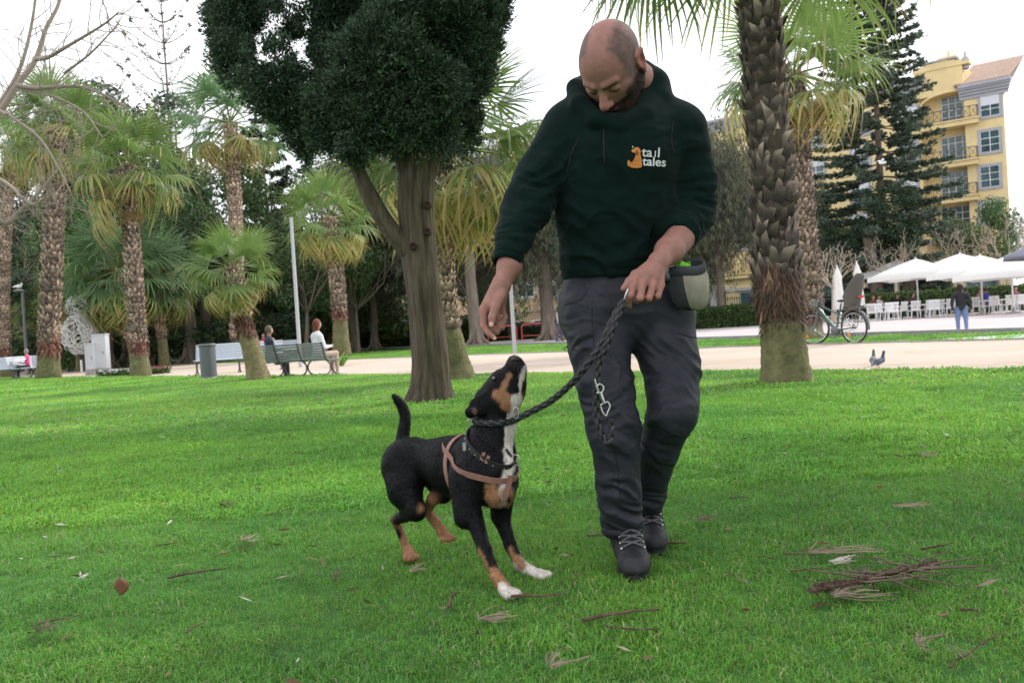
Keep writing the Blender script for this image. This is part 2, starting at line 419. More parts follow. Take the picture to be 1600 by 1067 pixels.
go = bpy.data.objects.new('grass', gme); COL.objects.link(go); gme.materials.append(m_grass)
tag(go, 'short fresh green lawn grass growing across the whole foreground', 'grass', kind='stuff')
ng = bpy.data.node_groups.new('grass_scatter', 'GeometryNodeTree')
ng.interface.new_socket('Geometry', in_out='INPUT', socket_type='NodeSocketGeometry'); ng.interface.new_socket('Geometry', in_out='OUTPUT', socket_type='NodeSocketGeometry')
gi = N(ng, 'NodeGroupInput'); gout = N(ng, 'NodeGroupOutput'); ip = N(ng, 'GeometryNodeInstanceOnPoints'); ci = N(ng, 'GeometryNodeCollectionInfo')
ci.inputs[0].default_value = tuft_col; ci.inputs['Separate Children'].default_value = True; ci.inputs['Reset Children'].default_value = True
def named(nm, ty):
    n = N(ng, 'GeometryNodeInputNamedAttribute', data_type=ty); n.inputs[0].default_value = nm; return n.outputs[0]
ng.links.new(gi.outputs[0], ip.inputs['Points']); ng.links.new(ci.outputs[0], ip.inputs['Instance']); ip.inputs['Pick Instance'].default_value = True
ng.links.new(named('ix', 'INT'), ip.inputs['Instance Index'])
cx = N(ng, 'ShaderNodeCombineXYZ'); ng.links.new(named('rz', 'FLOAT'), cx.inputs[2]); ng.links.new(cx.outputs[0], ip.inputs['Rotation'])
ng.links.new(named('sc', 'FLOAT'), ip.inputs['Scale']); ng.links.new(ip.outputs[0], gout.inputs[0])
md = go.modifiers.new('scatter', 'NODES'); md.node_group = ng

# small litter sunk in the lawn: bits of twig, straw and bleached leaf nobody could count
m_litter = M('lawn_litter', (1, 1, 1), .85, attr=True)
g = np.random.default_rng(91); n = 2600; y = np.sqrt(g.uniform(1.9 ** 2, 14 ** 2, n)); x = g.uniform(-1, 1, n) * (y * .64 + .4); P = np.stack([x, y, g.uniform(.012, .038, n)], 1); P = P[front(P) & (fbm(P * [1.3, 1.3, 1], 2, 61) > .42)]; n = len(P)
U = nrm(np.c_[g.normal(size=(n, 2)), g.normal(size=n) * .25]); pal = np.array([[.13, .07, .04], [.20, .12, .07], [.34, .28, .20], [.50, .46, .40], [.07, .045, .03]])[g.integers(0, 5, n)]; l = g.uniform(.006, .03, n) * (1 + .25 * P[:, 1] * .3)
mb = MB(); mb.diamonds(P, U, nrm(np.cross(U, g.normal(size=(n, 3)))), l, np.minimum(l * .25, .0035) * g.uniform(.5, 1.6, n), pal * g.uniform(.7, 1.3, (n, 1)))
tag(mb.obj('lawn_litter', m_litter), 'tiny bits of twig, straw and dry leaf scattered in the lawn', 'litter', kind='stuff')
# ================================================================== BUILDINGS
m_yel = M('yellow_render', (.77, .61, .32), .9, var=.10, vscale=.8, bump=.1, bscale=20)
m_grey = M('grey_stone_trim', (.40, .40, .44), .8, var=.08, vscale=2)
m_wht = M('white_paint', (.78, .78, .78), .55, var=.04)
m_glass = M('window_glass', (.05, .10, .11), .08, spec=.8, var=.5, vscale=1.5)
m_shut = M('shutter_slats', (.72, .74, .78), .6)
m_rail = M('iron_rail', (.05, .05, .06), .5)
m_tile = M('roof_tile', (.42, .30, .24), .9, var=.25, vscale=3)
m_peach = M('peach_render', (.72, .50, .33), .9, var=.1, vscale=.5)
m_dark = M('dark_interior', (.02, .022, .025), .9)

class Facade:
    """vertical wall frame: origin C (ground corner), e along the wall, n out of the wall"""
    def __init__(s, C, e):
        s.C = Vector(C); s.e = Vector((e[0], e[1], 0)).normalized(); s.n = Vector((s.e.y, -s.e.x, 0))
        if s.n.y > 0: s.n = -s.n
    def uv(s, px, py):
        d = ray(px, py); o = Vector((0, 0, H)); t = (s.C - o).dot(s.n) / d.dot(s.n); p = o + d * t
        return (p - s.C).dot(s.e), p.z
    def P(s, u, w, z): return s.C + s.e * u + s.n * w + Vector((0, 0, z))
    def box(s, mb, u0, u1, w0, w1, z0, z1, mat=0):
        V = [s.P(u, w, z) for u in (u0, u1) for w in (w0, w1) for z in (z0, z1)]
        F = [[0, 1, 3, 2], [4, 6, 7, 5], [0, 4, 5, 1], [2, 3, 7, 6], [0, 2, 6, 4], [1, 5, 7, 3]]
        return mb.add([list(v) for v in V], F, mat=mat)
YD = 77.0
Cn = A(1586, 480, YD); fac = Facade((Cn.x, YD, 0), (-1, .80))
yb = thing('apartment_building', fac.C, 'yellow apartment block with grey cornice, balconies and tiled roof behind the cafe', 'building')
U1 = fac.uv(1045, 440)[0]
z_top, z_mid = fac.uv(1560, 128)[1], fac.uv(1470, 108)[1]
u_b1 = fac.uv(1508, 200)[0]          # end of the tall right section
u_b2 = fac.uv(1438, 200)[0]
w_ = MB(); _q = [fac.P(0, 0, 0), fac.P(u_b1, 0, 0), fac.P(u_b1, -14, 0), fac.P(3.2, -14, 0)]
w_.prism([(p.x, p.y) for p in _q], 0, z_top)
fac.box(w_, u_b1, u_b2, -14, -1.2, 0, z_mid); fac.box(w_, u_b2, U1, -14, 0, 0, z_mid - .6); fac.box(w_, u_b1 + .002, u_b2 - .002, -1.198, -.02, fac.uv(1484, 146)[1], z_mid - .002)
w_.obj('wall', m_yel, yb)
gb = MB(); uu = np.linspace(u_b1 - .6, u_b2 + .4, 9)
for a_, b_, k in zip(uu[:-1], uu[1:], range(8)):
    hh = .15 + .5 * math.sin((k + .5) / 8 * math.pi) ** .8
    fac.box(gb, a_, b_, -1.1, .05, z_mid + .003, z_mid + hh)
gb.obj('gable', m_yel, yb)
for (a_, b_, zt, w0) in ((-.35, u_b1 + .3, z_top, .0), (u_b2 - .3, U1, z_mid - .6, .0)):
    c_ = MB()
    for k, (dz, pr) in enumerate(((-.9, .15), (-.62, .28), (-.38, .42), (-.14, .58), (.02, .7))):
        fac.box(c_, a_ - pr * .5, b_, w0 + .004, w0 + pr, zt + dz - .1, zt + dz + .16)
    c_.obj('cornice', m_grey, yb)
c_ = MB(); fac.box(c_, u_b1 + .32, u_b2 - .32, -1.0, .12, z_mid + .66, z_mid + .80); c_.obj('coping', m_grey, yb)
rf = MB(); V = [fac.P(-.5, .5, z_top + .2), fac.P(u_b1 + .6, .5, z_top + .2), fac.P(u_b1 + .6, -8, z_top + 3.6), fac.P(-.5, -8, z_top + 3.6), fac.P(3.2, -14.3, z_top + .2), fac.P(u_b1 + .6, -16, z_top + .2)]
rf.add([list(v) for v in V], [[0, 1, 2, 3], [3, 2, 5, 4]]); rf.add([list(V[i]) for i in (0, 3, 4)], [[0, 1, 2]]); rf.add([list(V[i]) for i in (1, 5, 2)], [[0, 1, 2]])
for k in range(24):
    u_ = -.5 + (u_b1 + 1.1) * k / 23; rf.tube([fac.P(u_, .5, z_top + .24), fac.P(u_, -8, z_top + 3.64)], .07, 5)
roof = rf.obj('roof', m_tile, yb)
uc, zc = fac.uv(1472, 90); ch = MB(); fac.box(ch, uc - .6, uc + .6, -3, -1.8, z_mid, zc + .2); fac.box(ch, uc - .75, uc + .75, -3.15, -1.65, zc + .2, zc + .4)
fac.box(ch, uc - .12, uc + .12, -2.5, -2.3, zc + .4, zc + 1.0); ch.obj('chimney', m_yel, yb)
uf, zf = fac.uv(1506, 90); fi = MB(); fi.lathe([(.3, 0), (.32, .15), (.12, .3), (.3, .6), (.36, .85), (.15, 1.1), (.08, 1.25), (.12, 1.4), (0, 1.6)], fac.P(uf, -.5, zf - .9), 10); fi.obj('finial', m_grey, yb)

def window(f, par, u, z, wd, ht, wo=0.0, fr=True, blind=.0, grid=(2, 3), sill=True, trim=m_grey):
    """z = centre; returns nothing. recessed dark pane, trim around, glazing bars, roller blind"""
    a_ = MB()
    if fr:
        tw = .22
        f.box(a_, u - wd / 2 - tw, u - wd / 2, wo + .003, wo + .07, z - ht / 2 - tw, z + ht / 2 + tw); f.box(a_, u + wd / 2, u + wd / 2 + tw, wo + .003, wo + .07, z - ht / 2 - tw, z + ht / 2 + tw)
        f.box(a_, u - wd / 2, u + wd / 2, wo + .003, wo + .067, z + ht / 2, z + ht / 2 + tw); f.box(a_, u - wd / 2, u + wd / 2, wo + .003, wo + .10, z - ht / 2 - tw, z - ht / 2)
    else: f.box(a_, u - wd / 2 - .06, u + wd / 2 + .06, wo + .003, wo + .03, z - ht / 2 - .06, z + ht / 2 + .06)
    wn_ = a_.obj('window', trim, par)
    g_ = MB(); f.box(g_, u - wd / 2 + .001, u + wd / 2 - .001, wo + .004, wo + .034 if not fr else wo + .02, z - ht / 2 + .001, z + ht / 2 - .001); g_.obj('pane', m_glass, wn_)
    b_ = MB(); w2 = wo + (.036 if not fr else .022)
    for i in range(grid[0] + 1):
        x = u - wd / 2 + wd * i / grid[0]; f.box(b_, x - .03, x + .03, w2, w2 + .03, z - ht / 2, z + ht / 2)
    for i in range(grid[1] + 1):
        y = z - ht / 2 + ht * i / grid[1]; f.box(b_, u - wd / 2, u + wd / 2, w2 + .001, w2 + .028, y - .025, y + .025)
    b_.obj('glazing_bar', m_wht, wn_, kind=None)
    if blind:
        s_ = MB(); n = max(2, int(ht * blind / .12))
        for i in range(n):
            y1 = z + ht / 2 - i * .12; f.box(s_, u - wd / 2 + .03, u + wd / 2 - .03, w2 + .032, w2 + .05, y1 - .11, y1)
        s_.obj('blind', m_shut, wn_)
for py, bl in ((165, .5), (221, 0), (276, 0), (331, .3)):
    u_, z_ = fac.uv(1547, py); window(fac, yb, u_, z_, 1.45, 1.75, 0, True, bl)
for py, bl in ((240, 0), (292, .5), (346, .6), (185, .5)):
    u_, z_ = fac.uv(1419, py); window(fac, yb, u_, z_, 1.5, 1.75, 0, True, bl)
for px, py in ((1275, 265), (1275, 318), (1275, 215), (1345, 300), (1345, 248), (1345, 195), (1290, 372), (1345, 352), (1150, 322), (1165, 375), (1200, 430), (1105, 430), (1345, 400)):
    u_, z_ = fac.uv(px, py); window(fac, yb, u_, z_, 1.5, 1.75, 0, True, .4 if px % 2 else 0)
def balcony(px, py, wd=4.6, wo=0.0, dw=2.3):
    u_, z_ = fac.uv(px, py)          # py = floor level of the balcony
    window(fac, yb, u_ - .3, z_ + 1.25, dw, 2.3, wo - 1.2 if wo == 0 else wo, False, 0, (4, 4))
    s_ = MB(); fac.box(s_, u_ - wd / 2, u_ + wd / 2, -1.25, .55, z_ - .45, z_ - .05); fac.box(s_, u_ - wd / 2 - .1, u_ + wd / 2 + .1, -1.2, .68, z_ - .05, z_ + .06)
    sl = s_.obj('balcony', m_yel, yb)
    r_ = MB(); w0, w1 = .6, .64
    fac.box(r_, u_ - wd / 2, u_ + wd / 2, w0, w1, z_ + .98, z_ + 1.04); fac.box(r_, u_ - wd / 2, u_ + wd / 2, w0, w1, z_ + .12, z_ + .16)
    nb = 8
    for i in range(nb + 1):
        x = u_ - wd / 2 + wd * i / nb; r_.tube([fac.P(x, .62, z_ + .05), fac.P(x, .62, z_ + 1.0)], .022, 4)
        if i < nb:
            x2 = x + wd / nb; r_.tube([fac.P(x, .62, z_ + .15), fac.P(x2, .62, z_ + 1.0)], .016, 4); r_.tube([fac.P(x2, .62, z_ + .15), fac.P(x, .62, z_ + 1.0)], .016, 4)
    for sgn in (-1, 1):
        fac.box(r_, u_ + sgn * wd / 2 - .02, u_ + sgn * wd / 2 + .02, -.6, .6, z_ + 1.0, z_ + 1.04)
        for q in range(7): fac.box(r_, u_ + sgn * wd / 2 - .012, u_ + sgn * wd / 2 + .012, -.55 + q * .19, -.53 + q * .19, z_ + .06, z_ + 1.0)
    r_.obj('railing', m_rail, sl)
for py in (192, 255, 310, 365): balcony(1484, py)
for py in (268, 322, 440): balcony(1140, py - 10, 5, 0)
# recess arch over the top balcony
u_, z_ = fac.uv(1484, 160); ar = MB()
for k in range(12):
    a0, a1 = math.pi * k / 12, math.pi * (k + 1) / 12
    ar.tube([fac.P(u_ + 2.4 * math.cos(a0), .02, z_ + .9 * math.sin(a0)), fac.P(u_ + 2.4 * math.cos(a1), .02, z_ + .9 * math.sin(a1))], .12, 5)
ar.obj('arch', m_yel, yb)
for uu_, col in ((u_b1 - .1, m_grey),): pass
# ground floor: dark shop windows with grey frames and boarded yellow bays
for k in range(9):
    u0 = 1.0 + k * 4.2; a_ = MB()
    fac.box(a_, u0, u0 + 2.7, .004, .06, .3, 3.1); sw = a_.obj('window', m_grey, yb)
    g_ = MB(); fac.box(g_, u0 + .12, u0 + 1.3, .05, .08, .45, 2.98); fac.box(g_, u0 + 1.42, u0 + 2.58, .05, .08, .45, 2.98); g_.obj('pane', m_glass, sw)
    a_ = MB()
    for q in range(6): fac.box(a_, u0 + 2.75 + q * .23, u0 + 2.94 + q * .23, .004, .08, .2, 3.15)
    a_.obj('board_panel', m_yel, yb, kind='stuff')
a_ = MB(); fac.box(a_, 0, U1, .004, .25, 3.2, 3.5); a_.obj('string_course', m_grey, yb)

# peach building glimpsed between the trunks
fp = Facade((A(965, 480, 98).x, 98, 0), (-1, .25))
pb = thing('apartment_building', fp.C, 'peach coloured apartment block glimpsed between the trunks behind the raised hand', 'building')
w_ = MB(); fp.box(w_, 0, 38, -10, 0, 0, 9.5); w_.obj('wall', m_peach, pb)
for px in (720, 757, 790, 822, 858, 895):
    for py in (452, 400, 350):
        u_, z_ = fp.uv(px, py); window(fp, pb, u_, z_, 1.6, 1.6, 0, True, .3 if (px + py) % 3 else 0, (2, 2), trim=m_wht)
w_ = MB(); fp.box(w_, -.4, 38.4, -10.4, .4, 9.5, 10.0); w_.obj('parapet', m_wht, pb)

# iron fence in front of it, with single bars
fr0, fr1 = A(735, 500, 84), A(900, 500, 80)
fe = thing('iron_fence', (fr0.x, fr0.y, 0), 'dark iron bar fence along the road in front of the peach building', 'fence')
bar = MB().tube([(0, 0, .1), (0, 0, 2.35)], .03, 5).mesh('bar', m_rail)
for i in range(60):
    p = fr0.lerp(fr1, i / 59); link_part('bar', bar, fe, (p.x - fr0.x, p.y - fr0.y, 0))
q = MB()
for z_ in (.35, 2.15): q.beam((fr0.x, fr0.y, z_), (fr1.x, fr1.y, z_), .05, .05)
q.obj('rail', m_rail, fe)
fr0, fr1 = A(1100, 500, 74), A(1215, 500, 76)
fe = thing('iron_fence', (fr0.x, fr0.y, 0), 'dark iron bar fence behind the coach at the foot of the yellow building', 'fence')
for i in range(34):
    p = fr0.lerp(fr1, i / 33); link_part('bar', bar, fe, (p.x - fr0.x, p.y - fr0.y, 0))
q = MB()
for z_ in (.35, 2.15): q.beam((fr0.x, fr0.y, z_), (fr1.x, fr1.y, z_), .05, .05)
q.obj('rail', m_rail, fe)
# ================================================================== PALMS
m_frond = M('palm_leaf', (1, 1, 1), .42, attr=True, trans=.42, orand=.28, spec=.5)
m_deadf = M('dead_palm_leaf', (1, 1, 1), .8, attr=True, trans=.25, orand=.25)
m_bark = M('palm_bark', (1, 1, 1), .9, attr=True, var=.35, vscale=9, bump=.6, bscale=22, bdist=.04)
m_boot = M('palm_boot', (1, 1, 1), .75, attr=True, orand=.3, var=.2, vscale=14)
G_BASE = np.array([.13, .225, .06]); G_MID = np.array([.22, .32, .09]); G_TIP = np.array([.50, .47, .15]); G_DRY = np.array([.55, .40, .19])

def frond_mesh(seed, pet=1.0, blade=1.0, spread=125, droop=.5, nseg=30, tipdry=.3, dead=False, fold=.0, blue=0):
    r = np.random.default_rng(seed); mb = MB()
    # petiole
    T = np.linspace(0, 1, 6); P = np.stack([np.zeros(6), pet * T, -.14 * pet * T ** 2.2], 1)
    pc = np.array([.22, .26, .07]) if not dead else np.array([.26, .16, .07])
    mb.tube(P, np.linspace(.022, .011, 6), 4, pc, cap=False)
    o = P[-1]; S = np.array([.03, .3, .52, .74, .9, 1.0])
    da = math.radians(2 * spread / nseg)
    for i in range(nseg):
        a = math.radians(-spread + 2 * spread * (i + .5) / nseg)
        l = blade * (.70 + .30 * math.cos(a * .62)) * r.uniform(.88, 1.07)
        ca, sa = math.cos(a), math.sin(a)
        dr = droop * r.uniform(.4, 1.8); side = r.normal() * .10
        V = []; C = []
        dry = tipdry * r.uniform(.3, 1.7)
        for k, s in enumerate(S):
            ang = a + side * max(0, s - .5)
            d = np.array([math.sin(ang), math.cos(ang) * (1 - fold * s), 0])
            z = -dr * l * max(0, s - .25) ** 1.9 - abs(sa) * .22 * l * s + .05 * l * s
            shrink = 1 - .38 * dr * max(0, s - .45) ** 1.5
            p = o + d * l * s * shrink + np.array([0, 0, z])
            w = min(s, .42) * l * math.tan(da / 2) * 1.0
            if s > .42: w *= max(0, (1 - s) / .58) ** .75
            e = np.array([math.cos(ang), -math.sin(ang), 0])
            zf = .32 * w
            V += [p - e * w, p + np.array([0, 0, zf]), p + e * w]
            t = s
            c = G_BASE * (1 - t) + G_MID * t
            if blue: c = c * np.array([.85, .95, 1.5])
            q = np.clip((t - (1 - dry)) / .25, 0, 1); c = c * (1 - q) + (G_TIP if r.uniform() < .6 else G_DRY) * q
            if dead: c = np.array([.36, .25, .12]) * (.7 + .5 * t)
            c = c * r.uniform(.9, 1.1)
            C += [c * .85, c, c * .85]
        F = []
        for k in range(len(S) - 1):
            b = 3 * k; F += [[b, b + 1, b + 4, b + 3], [b + 1, b + 2, b + 5, b + 4]]
        mb.add(V, F, np.array(C))
    return mb.mesh('frond', [m_deadf if dead else m_frond])

FR = dict(
    up=[frond_mesh(10 + i, 1.0, 1.0, 118, .22, tipdry=.10) for i in range(3)],
    arch=[frond_mesh(20 + i, 1.05, 1.0, 128, .62, tipdry=.22) for i in range(3)],
    hang=[frond_mesh(30 + i, 1.0, 1.02, 135, 1.05, tipdry=.42, fold=.25) for i in range(3)],
    yel=[frond_mesh(35 + i, .95, .95, 120, 1.1, tipdry=.95, fold=.35) for i in range(2)],
    dead=[frond_mesh(40 + i, .8, .85, 110, 1.2, nseg=22, tipdry=1, dead=True, fold=.55) for i in range(2)],
    blue=[frond_mesh(50 + i, 1.05, 1.0, 125, .55, tipdry=.12, blue=1) for i in range(3)])

def add_frond(root, me, c, az, el, s, tw=0.0):
    d = Vector((math.cos(el) * math.cos(az), math.cos(el) * math.sin(az), math.sin(el)))
    up = Vector((0, 0, 1)) if el < 1.45 else Vector((-math.cos(az), -math.sin(az), .2))
    x = d.cross(up).normalized(); z = x.cross(d).normalized()
    Mx = Matrix((x, d, z)).transposed() @ Matrix.Rotation(tw, 3, 'Y')
    off = d * .0
    return link_part('frond', me, root, (c[0] + off.x, c[1] + off.y, c[2] + off.z), Mx.to_euler(), s)

def crown_fronds(root, c, size, n=34, seed=1, low=-48, kinds=None, azs=None, yel=.12, dead=.10, top=82, blue=False):
    r = random.Random(seed); k = 0
    for i in range(n):
        u = (i + .5) / n; el = R(top + (low - top) * u ** .85 + r.uniform(-7, 7)); az = i * 2.39996 + r.uniform(-.25, .25)
        if u < .33: fam = 'up'
        elif u < .66: fam = 'arch'
        elif u < .90: fam = 'hang' if r.random() > yel * 3 else 'yel'
        else: fam = 'dead' if r.random() < dead * 5 else ('yel' if r.random() < yel * 5 else 'hang')
        if blue and fam in ('up', 'arch'): fam = 'blue'
        me = r.choice(FR[fam]); add_frond(root, me, c, az, el, size * r.uniform(.85, 1.08), r.uniform(-.35, .35))

def boot_shape(w, h, out, r, col):
    """old leaf base: a split shield rising from the trunk; local x=side, y=out, z=up"""
    q = r.uniform(-.12, .12, 6) * w; k1, k2 = r.uniform(.75, 1.2, 2)
    V = [(-w * .5, -.01, 0), (w * .5, -.01, 0), (-w * .56 + q[0], out * .45, h * .5), (w * .56 + q[1], out * .45, h * .5),
         (-w * .62 + q[2], out * k1, h * k1), (w * .60 + q[3], out * k2, h * k2 * .95), (-w * .18 + q[4], out * .75, h * .78), (w * .20 + q[5], out * .7, h * .72), (q[4] * .5, out * .42, h * .40), (0, out * .22, h * .12)]
    F = [[0, 9, 2], [0, 1, 9], [9, 1, 3], [2, 9, 8], [9, 3, 8], [2, 8, 6], [2, 6, 4], [8, 3, 7], [7, 3, 5], [0, 2, 4], [1, 5, 3]]
    c = np.array([col] * 10) * (r.uniform(.6, 1.3) if r.uniform() < .72 else r.uniform(1.6, 2.4)); c[4:6] *= 3.0; c[6:8] *= 2.0; c[2:4] *= 1.1; c[:2] *= .4; c[8:] *= .45
    return V, F, c
def palm_trunk(root, path, radf, seed, green=0.0, boots=(0.3, 1.0), bsize=.14, separate=0, wrap=None, up_dark=0.0, n=60, nfib=260):
    """path: world points; radf(t)->radius; boots: t range; wrap=(t0,t1): fibrous brown band"""
    r = np.random.default_rng(seed); off = np.array(root.location); P = spline(path, n); T = np.linspace(0, 1, n)
    rad = np.array([radf(t) for t in T]); L_ = np.linalg.norm(np.diff(P, axis=0), axis=1).sum()
    seg = 26; ang = np.arange(seg) * 2 * np.pi / seg; V = []; C = []
    for i in range(n):
        base = P[i]; t = T[i]
        q = np.stack([np.cos(ang) * 3, np.sin(ang) * 3, np.full(seg, t * L_ * 6)], 1)
        nn = fbm(q, 3, seed) - .5; ring = .012 * math.sin(t * L_ * 55) if t < boots[0] else 0
        rr = rad[i] * (1 + .10 * nn) + ring * .4
        V.append(base + np.stack([np.cos(ang) * rr, np.sin(ang) * rr, np.zeros(seg)], 1))
        g = np.array([.17, .155, .075]) * (1 - green) + np.array([.125, .125, .055]) * green if t < boots[0] else np.array([.135, .10, .08]) * (.62 if separate else 1)
        if wrap and wrap[0] < t < wrap[1]: g = np.array([.10, .045, .03])
        if up_dark and t > boots[1] - .02: g = np.array([.085, .055, .045])
        C.append(np.tile(g, (seg, 1)) * (0.7 + .6 * (nn[:, None] + .5)))
    V = np.concatenate(V) - off; C = np.concatenate(C); k = np.arange(seg); k2 = (k + 1) % seg; mb = MB()
    F = np.concatenate([np.stack([i * seg + k, i * seg + k2, (i + 1) * seg + k2, (i + 1) * seg + k], 1) for i in range(n - 1)])
    mb.add(V, F, C, smooth=True); mb.add(V[-seg:], [list(range(seg))], C[-seg:])
    tr = mb.obj('trunk', m_bark, root, world=False)
    # boots in two crossing spirals
    bb = MB(); z = boots[0] * L_; cnt = 0; row = 0; per = max(6, int(2 * math.pi * rad[n // 2] / (bsize * 1.05)))
    shapes = []
    if separate:
        for i in range(12):
            Vb, Fb, cb = boot_shape(.98 * bsize, 1.10 * bsize, .30 * bsize, r, np.array([.092, .070, .060])); me_ = MB(); me_.add(Vb, Fb, cb); shapes.append(me_.mesh('leaf_base', m_boot))
    while z < boots[1] * L_ and row < 200:
        t = z / L_; i = min(n - 1, int(t * (n - 1))); base = P[i] + (P[min(n - 1, i + 1)] - P[i]) * (t * (n - 1) - i)
        for j in range(per):
            a = (j + .5 * (row % 2)) * 2 * math.pi / per + r.uniform(-.12, .12)
            o = np.array([math.cos(a), math.sin(a), 0]); s_ = np.array([-o[1], o[0], 0]); b = base + o * (rad[i] * .97) + np.array([0, 0, r.uniform(-.25, .25) * bsize])
            if separate and cnt < separate:
                rm = Matrix((Vector(-s_), Vector(o), Vector((0, 0, 1)))).transposed() @ Matrix.Rotation(r.uniform(-.45, .45), 3, 'Y') @ Matrix.Rotation(r.uniform(-.25, .2), 3, 'X')
                link_part('leaf_base', shapes[int(r.integers(12))], root, tuple(b - off), rm.to_euler(), r.uniform(.7, 1.25)); cnt += 1
            else:
                Vb, Fb, cb = boot_shape(bsize * 1.2, bsize * 1.3, bsize * .34, r, np.array([.19, .14, .11])); Vb = np.array(Vb) * r.uniform(.75, 1.2)
                W = b - off + Vb[:, :1] * s_ + Vb[:, 1:2] * o + Vb[:, 2:3] * np.array([0, 0, 1]); bb.add(W, Fb, cb)
        z += bsize * .62; row += 1
    if bb.n: bb.obj('leaf_bases', m_boot, root, world=False, kind='stuff')
    if wrap:   # ragged brown fibre and torn sheaths round the foot of the booted part
        fb = MB(); nf = nfib
        tt = r.uniform(wrap[0] - .01, wrap[1], nf)
        for t in tt:
            i = int(t * (n - 1)); a = r.uniform(0, 6.283); o = np.array([math.cos(a), math.sin(a), 0]); s_ = np.array([-o[1], o[0], 0])
            b = P[i] + o * rad[i] * 1.0 - off; l = bsize * r.uniform(.5, 1.3); w = bsize * r.uniform(.12, .4); dn = np.array([0, 0, r.choice([-1, 1, -1])])
            tip = b + o * l * .45 + dn * l + s_ * r.normal() * l * .3
            c = np.array([.15, .06, .04]) * r.uniform(.4, 1.5) if r.uniform() < .8 else np.array([.30, .17, .13])
            fb.add([b - s_ * w, b + s_ * w, tip, b + o * .02 + dn * l * .3], [[0, 3, 2], [3, 1, 2], [0, 1, 3]], c)
        fb.obj('fibre', m_boot, root, world=False, kind='stuff')
    return P[-1]

def mk_radius(rb, rt, flare=.35, fl=.10, bulge=0.0):
    return lambda t: rt + (rb - rt) * (1 - t) + rb * flare * math.exp(-(t / fl) ** 2) * (1 - .5 * math.exp(-(t / .01) ** 2)) + bulge * math.exp(-((t - .05) / .08) ** 2)

def palm(base, path_px, Y, label, rb, rt, size, n=34, seed=1, group='fan palms in the park', low=-48, boots=(.3, 1), bsize=.13, green=.6, wrap=None, flare=.3, separate=0, yel=.12, dead=.1, fronds=True, blue=False, Ys=None):
    b = Vector((base.x, base.y, 0)); root = thing('palm_tree', b, label, 'palm tree', group)
    pts = [b + Vector((0, 0, -.05))] + [A(x, y, (Ys[i] if Ys else Y)) for i, (x, y) in enumerate(path_px)]
    e = palm_trunk(root, pts, mk_radius(rb, rt, flare), seed, green, boots, bsize, separate, wrap)
    c = e - np.array(b) + np.array([0, 0, .05])
    if fronds: crown_fronds(root, c, size, n, seed, low, yel=yel, dead=dead, blue=blue)
    return root, c

def gp(px, py): return G(px, py)
p = G(6, 590); palm(p, [(4, 480), (10, 330), (20, 235)], p.y, 'fan palm cut by the left edge of the picture, boots along its whole trunk', .30, .27, 1.4, 24, 11, boots=(.14, 1), wrap=(.1, .16))
p = G(75, 592); palm(p, [(78, 500), (86, 330), (90, 205)], p.y, 'tall fan palm with mossy bulging base, just left of the pair of utility cabinets', .38, .29, 1.38, 26, 12, boots=(.22, 1), wrap=(.17, .28), bsize=.19, green=.9, flare=.22, low=-40, yel=.08)
p = G(220, 588); r_, c_ = palm(p, [(214, 500), (206, 380), (201, 262)], p.y, 'fan palm with a yellow frond hanging low on its trunk, behind a flower bed', .26, .22, 1.2, 28, 13, boots=(.20, 1), wrap=(.16, .25), bsize=.15, green=.9, yel=.12, flare=.35, low=-42)
q = A(203, 300, p.y) - Vector((p.x, p.y, 0)); add_frond(r_, FR['yel'][0], q + Vector((0, 0, 0)), R(200), R(-35), 1.25); add_frond(r_, FR['yel'][1], q + Vector((0, 0, .2)), R(215), R(-20), 1.05); add_frond(r_, FR['dead'][0], q, R(-30), R(-60), .9)
p = GY(372, 47); palm(p, [(371, 450), (367, 320), (360, 195)], 47, 'distant tall fan palm with bluish crown, rising behind the small leaning palm', .33, .30, 2.0, 26, 14, boots=(.1, 1), bsize=.2, yel=.2, blue=True)
p = G(406, 594.5); r_, c_ = palm(p, [(393, 545), (377, 490), (366, 425)], p.y, 'short young fan palm leaning left beside the big park bench', .24, .14, .64, 36, 15, boots=(.62, 1), wrap=(.48, .66), bsize=.11, green=-.9, flare=.16, low=-70, yel=.3, dead=.3)
p = GY(534, 41); palm(p, [(530, 480), (524, 410), (517, 345)], 41, 'fan palm behind the clump of strappy leaves, right of the white lamp pole', .36, .26, 1.4, 30, 16, boots=(.30, 1), wrap=(.26, .34), bsize=.17, green=.2, yel=.3, low=-60)
p = G(715, 594); r_, c_ = palm(p, [(703, 540), (692, 480), (690, 380), (697, 238)], p.y, 'big fan palm leaning behind the dark cypress trunk', .28, .15, 1.12, 34, 17, boots=(.36, 1), bsize=.10, green=.6, flare=.15, yel=.25, low=-55, Ys=[p.y] * 5)
p = GY(1262, 24); palm(p, [(1266, 470), (1256, 330), (1240, 120)], 24, 'fan palm with long hanging fronds just left of the bicycle', .33, .24, 1.34, 32, 18, boots=(.24, 1), wrap=(.22, .30), bsize=.15, green=.5, yel=.35, low=-52)
p = GY(64, 52); palm(p, [(66, 540), (66, 490)], 52, 'low pale green fan palm behind the thin lamp post on the far left', .2, .18, 1.5, 26, 19, boots=(.4, 1), bsize=.15, group='small fan palms under the trees')
p = GY(124, 46); palm(p, [(118, 520), (114, 468)], 46, 'slim young fan palm between the mossy palm base and the white wire figure', .12, .10, 1.15, 26, 20, boots=(.6, 1), bsize=.1, group='small fan palms under the trees')
p = GY(215, 44); palm(p, [(198, 500), (186, 425)], 44, 'dense bluish-green fan palm behind the utility cabinets', .25, .22, 1.75, 46, 21, boots=(.3, 1), bsize=.15, blue=True, low=-70, group='small fan palms under the trees')
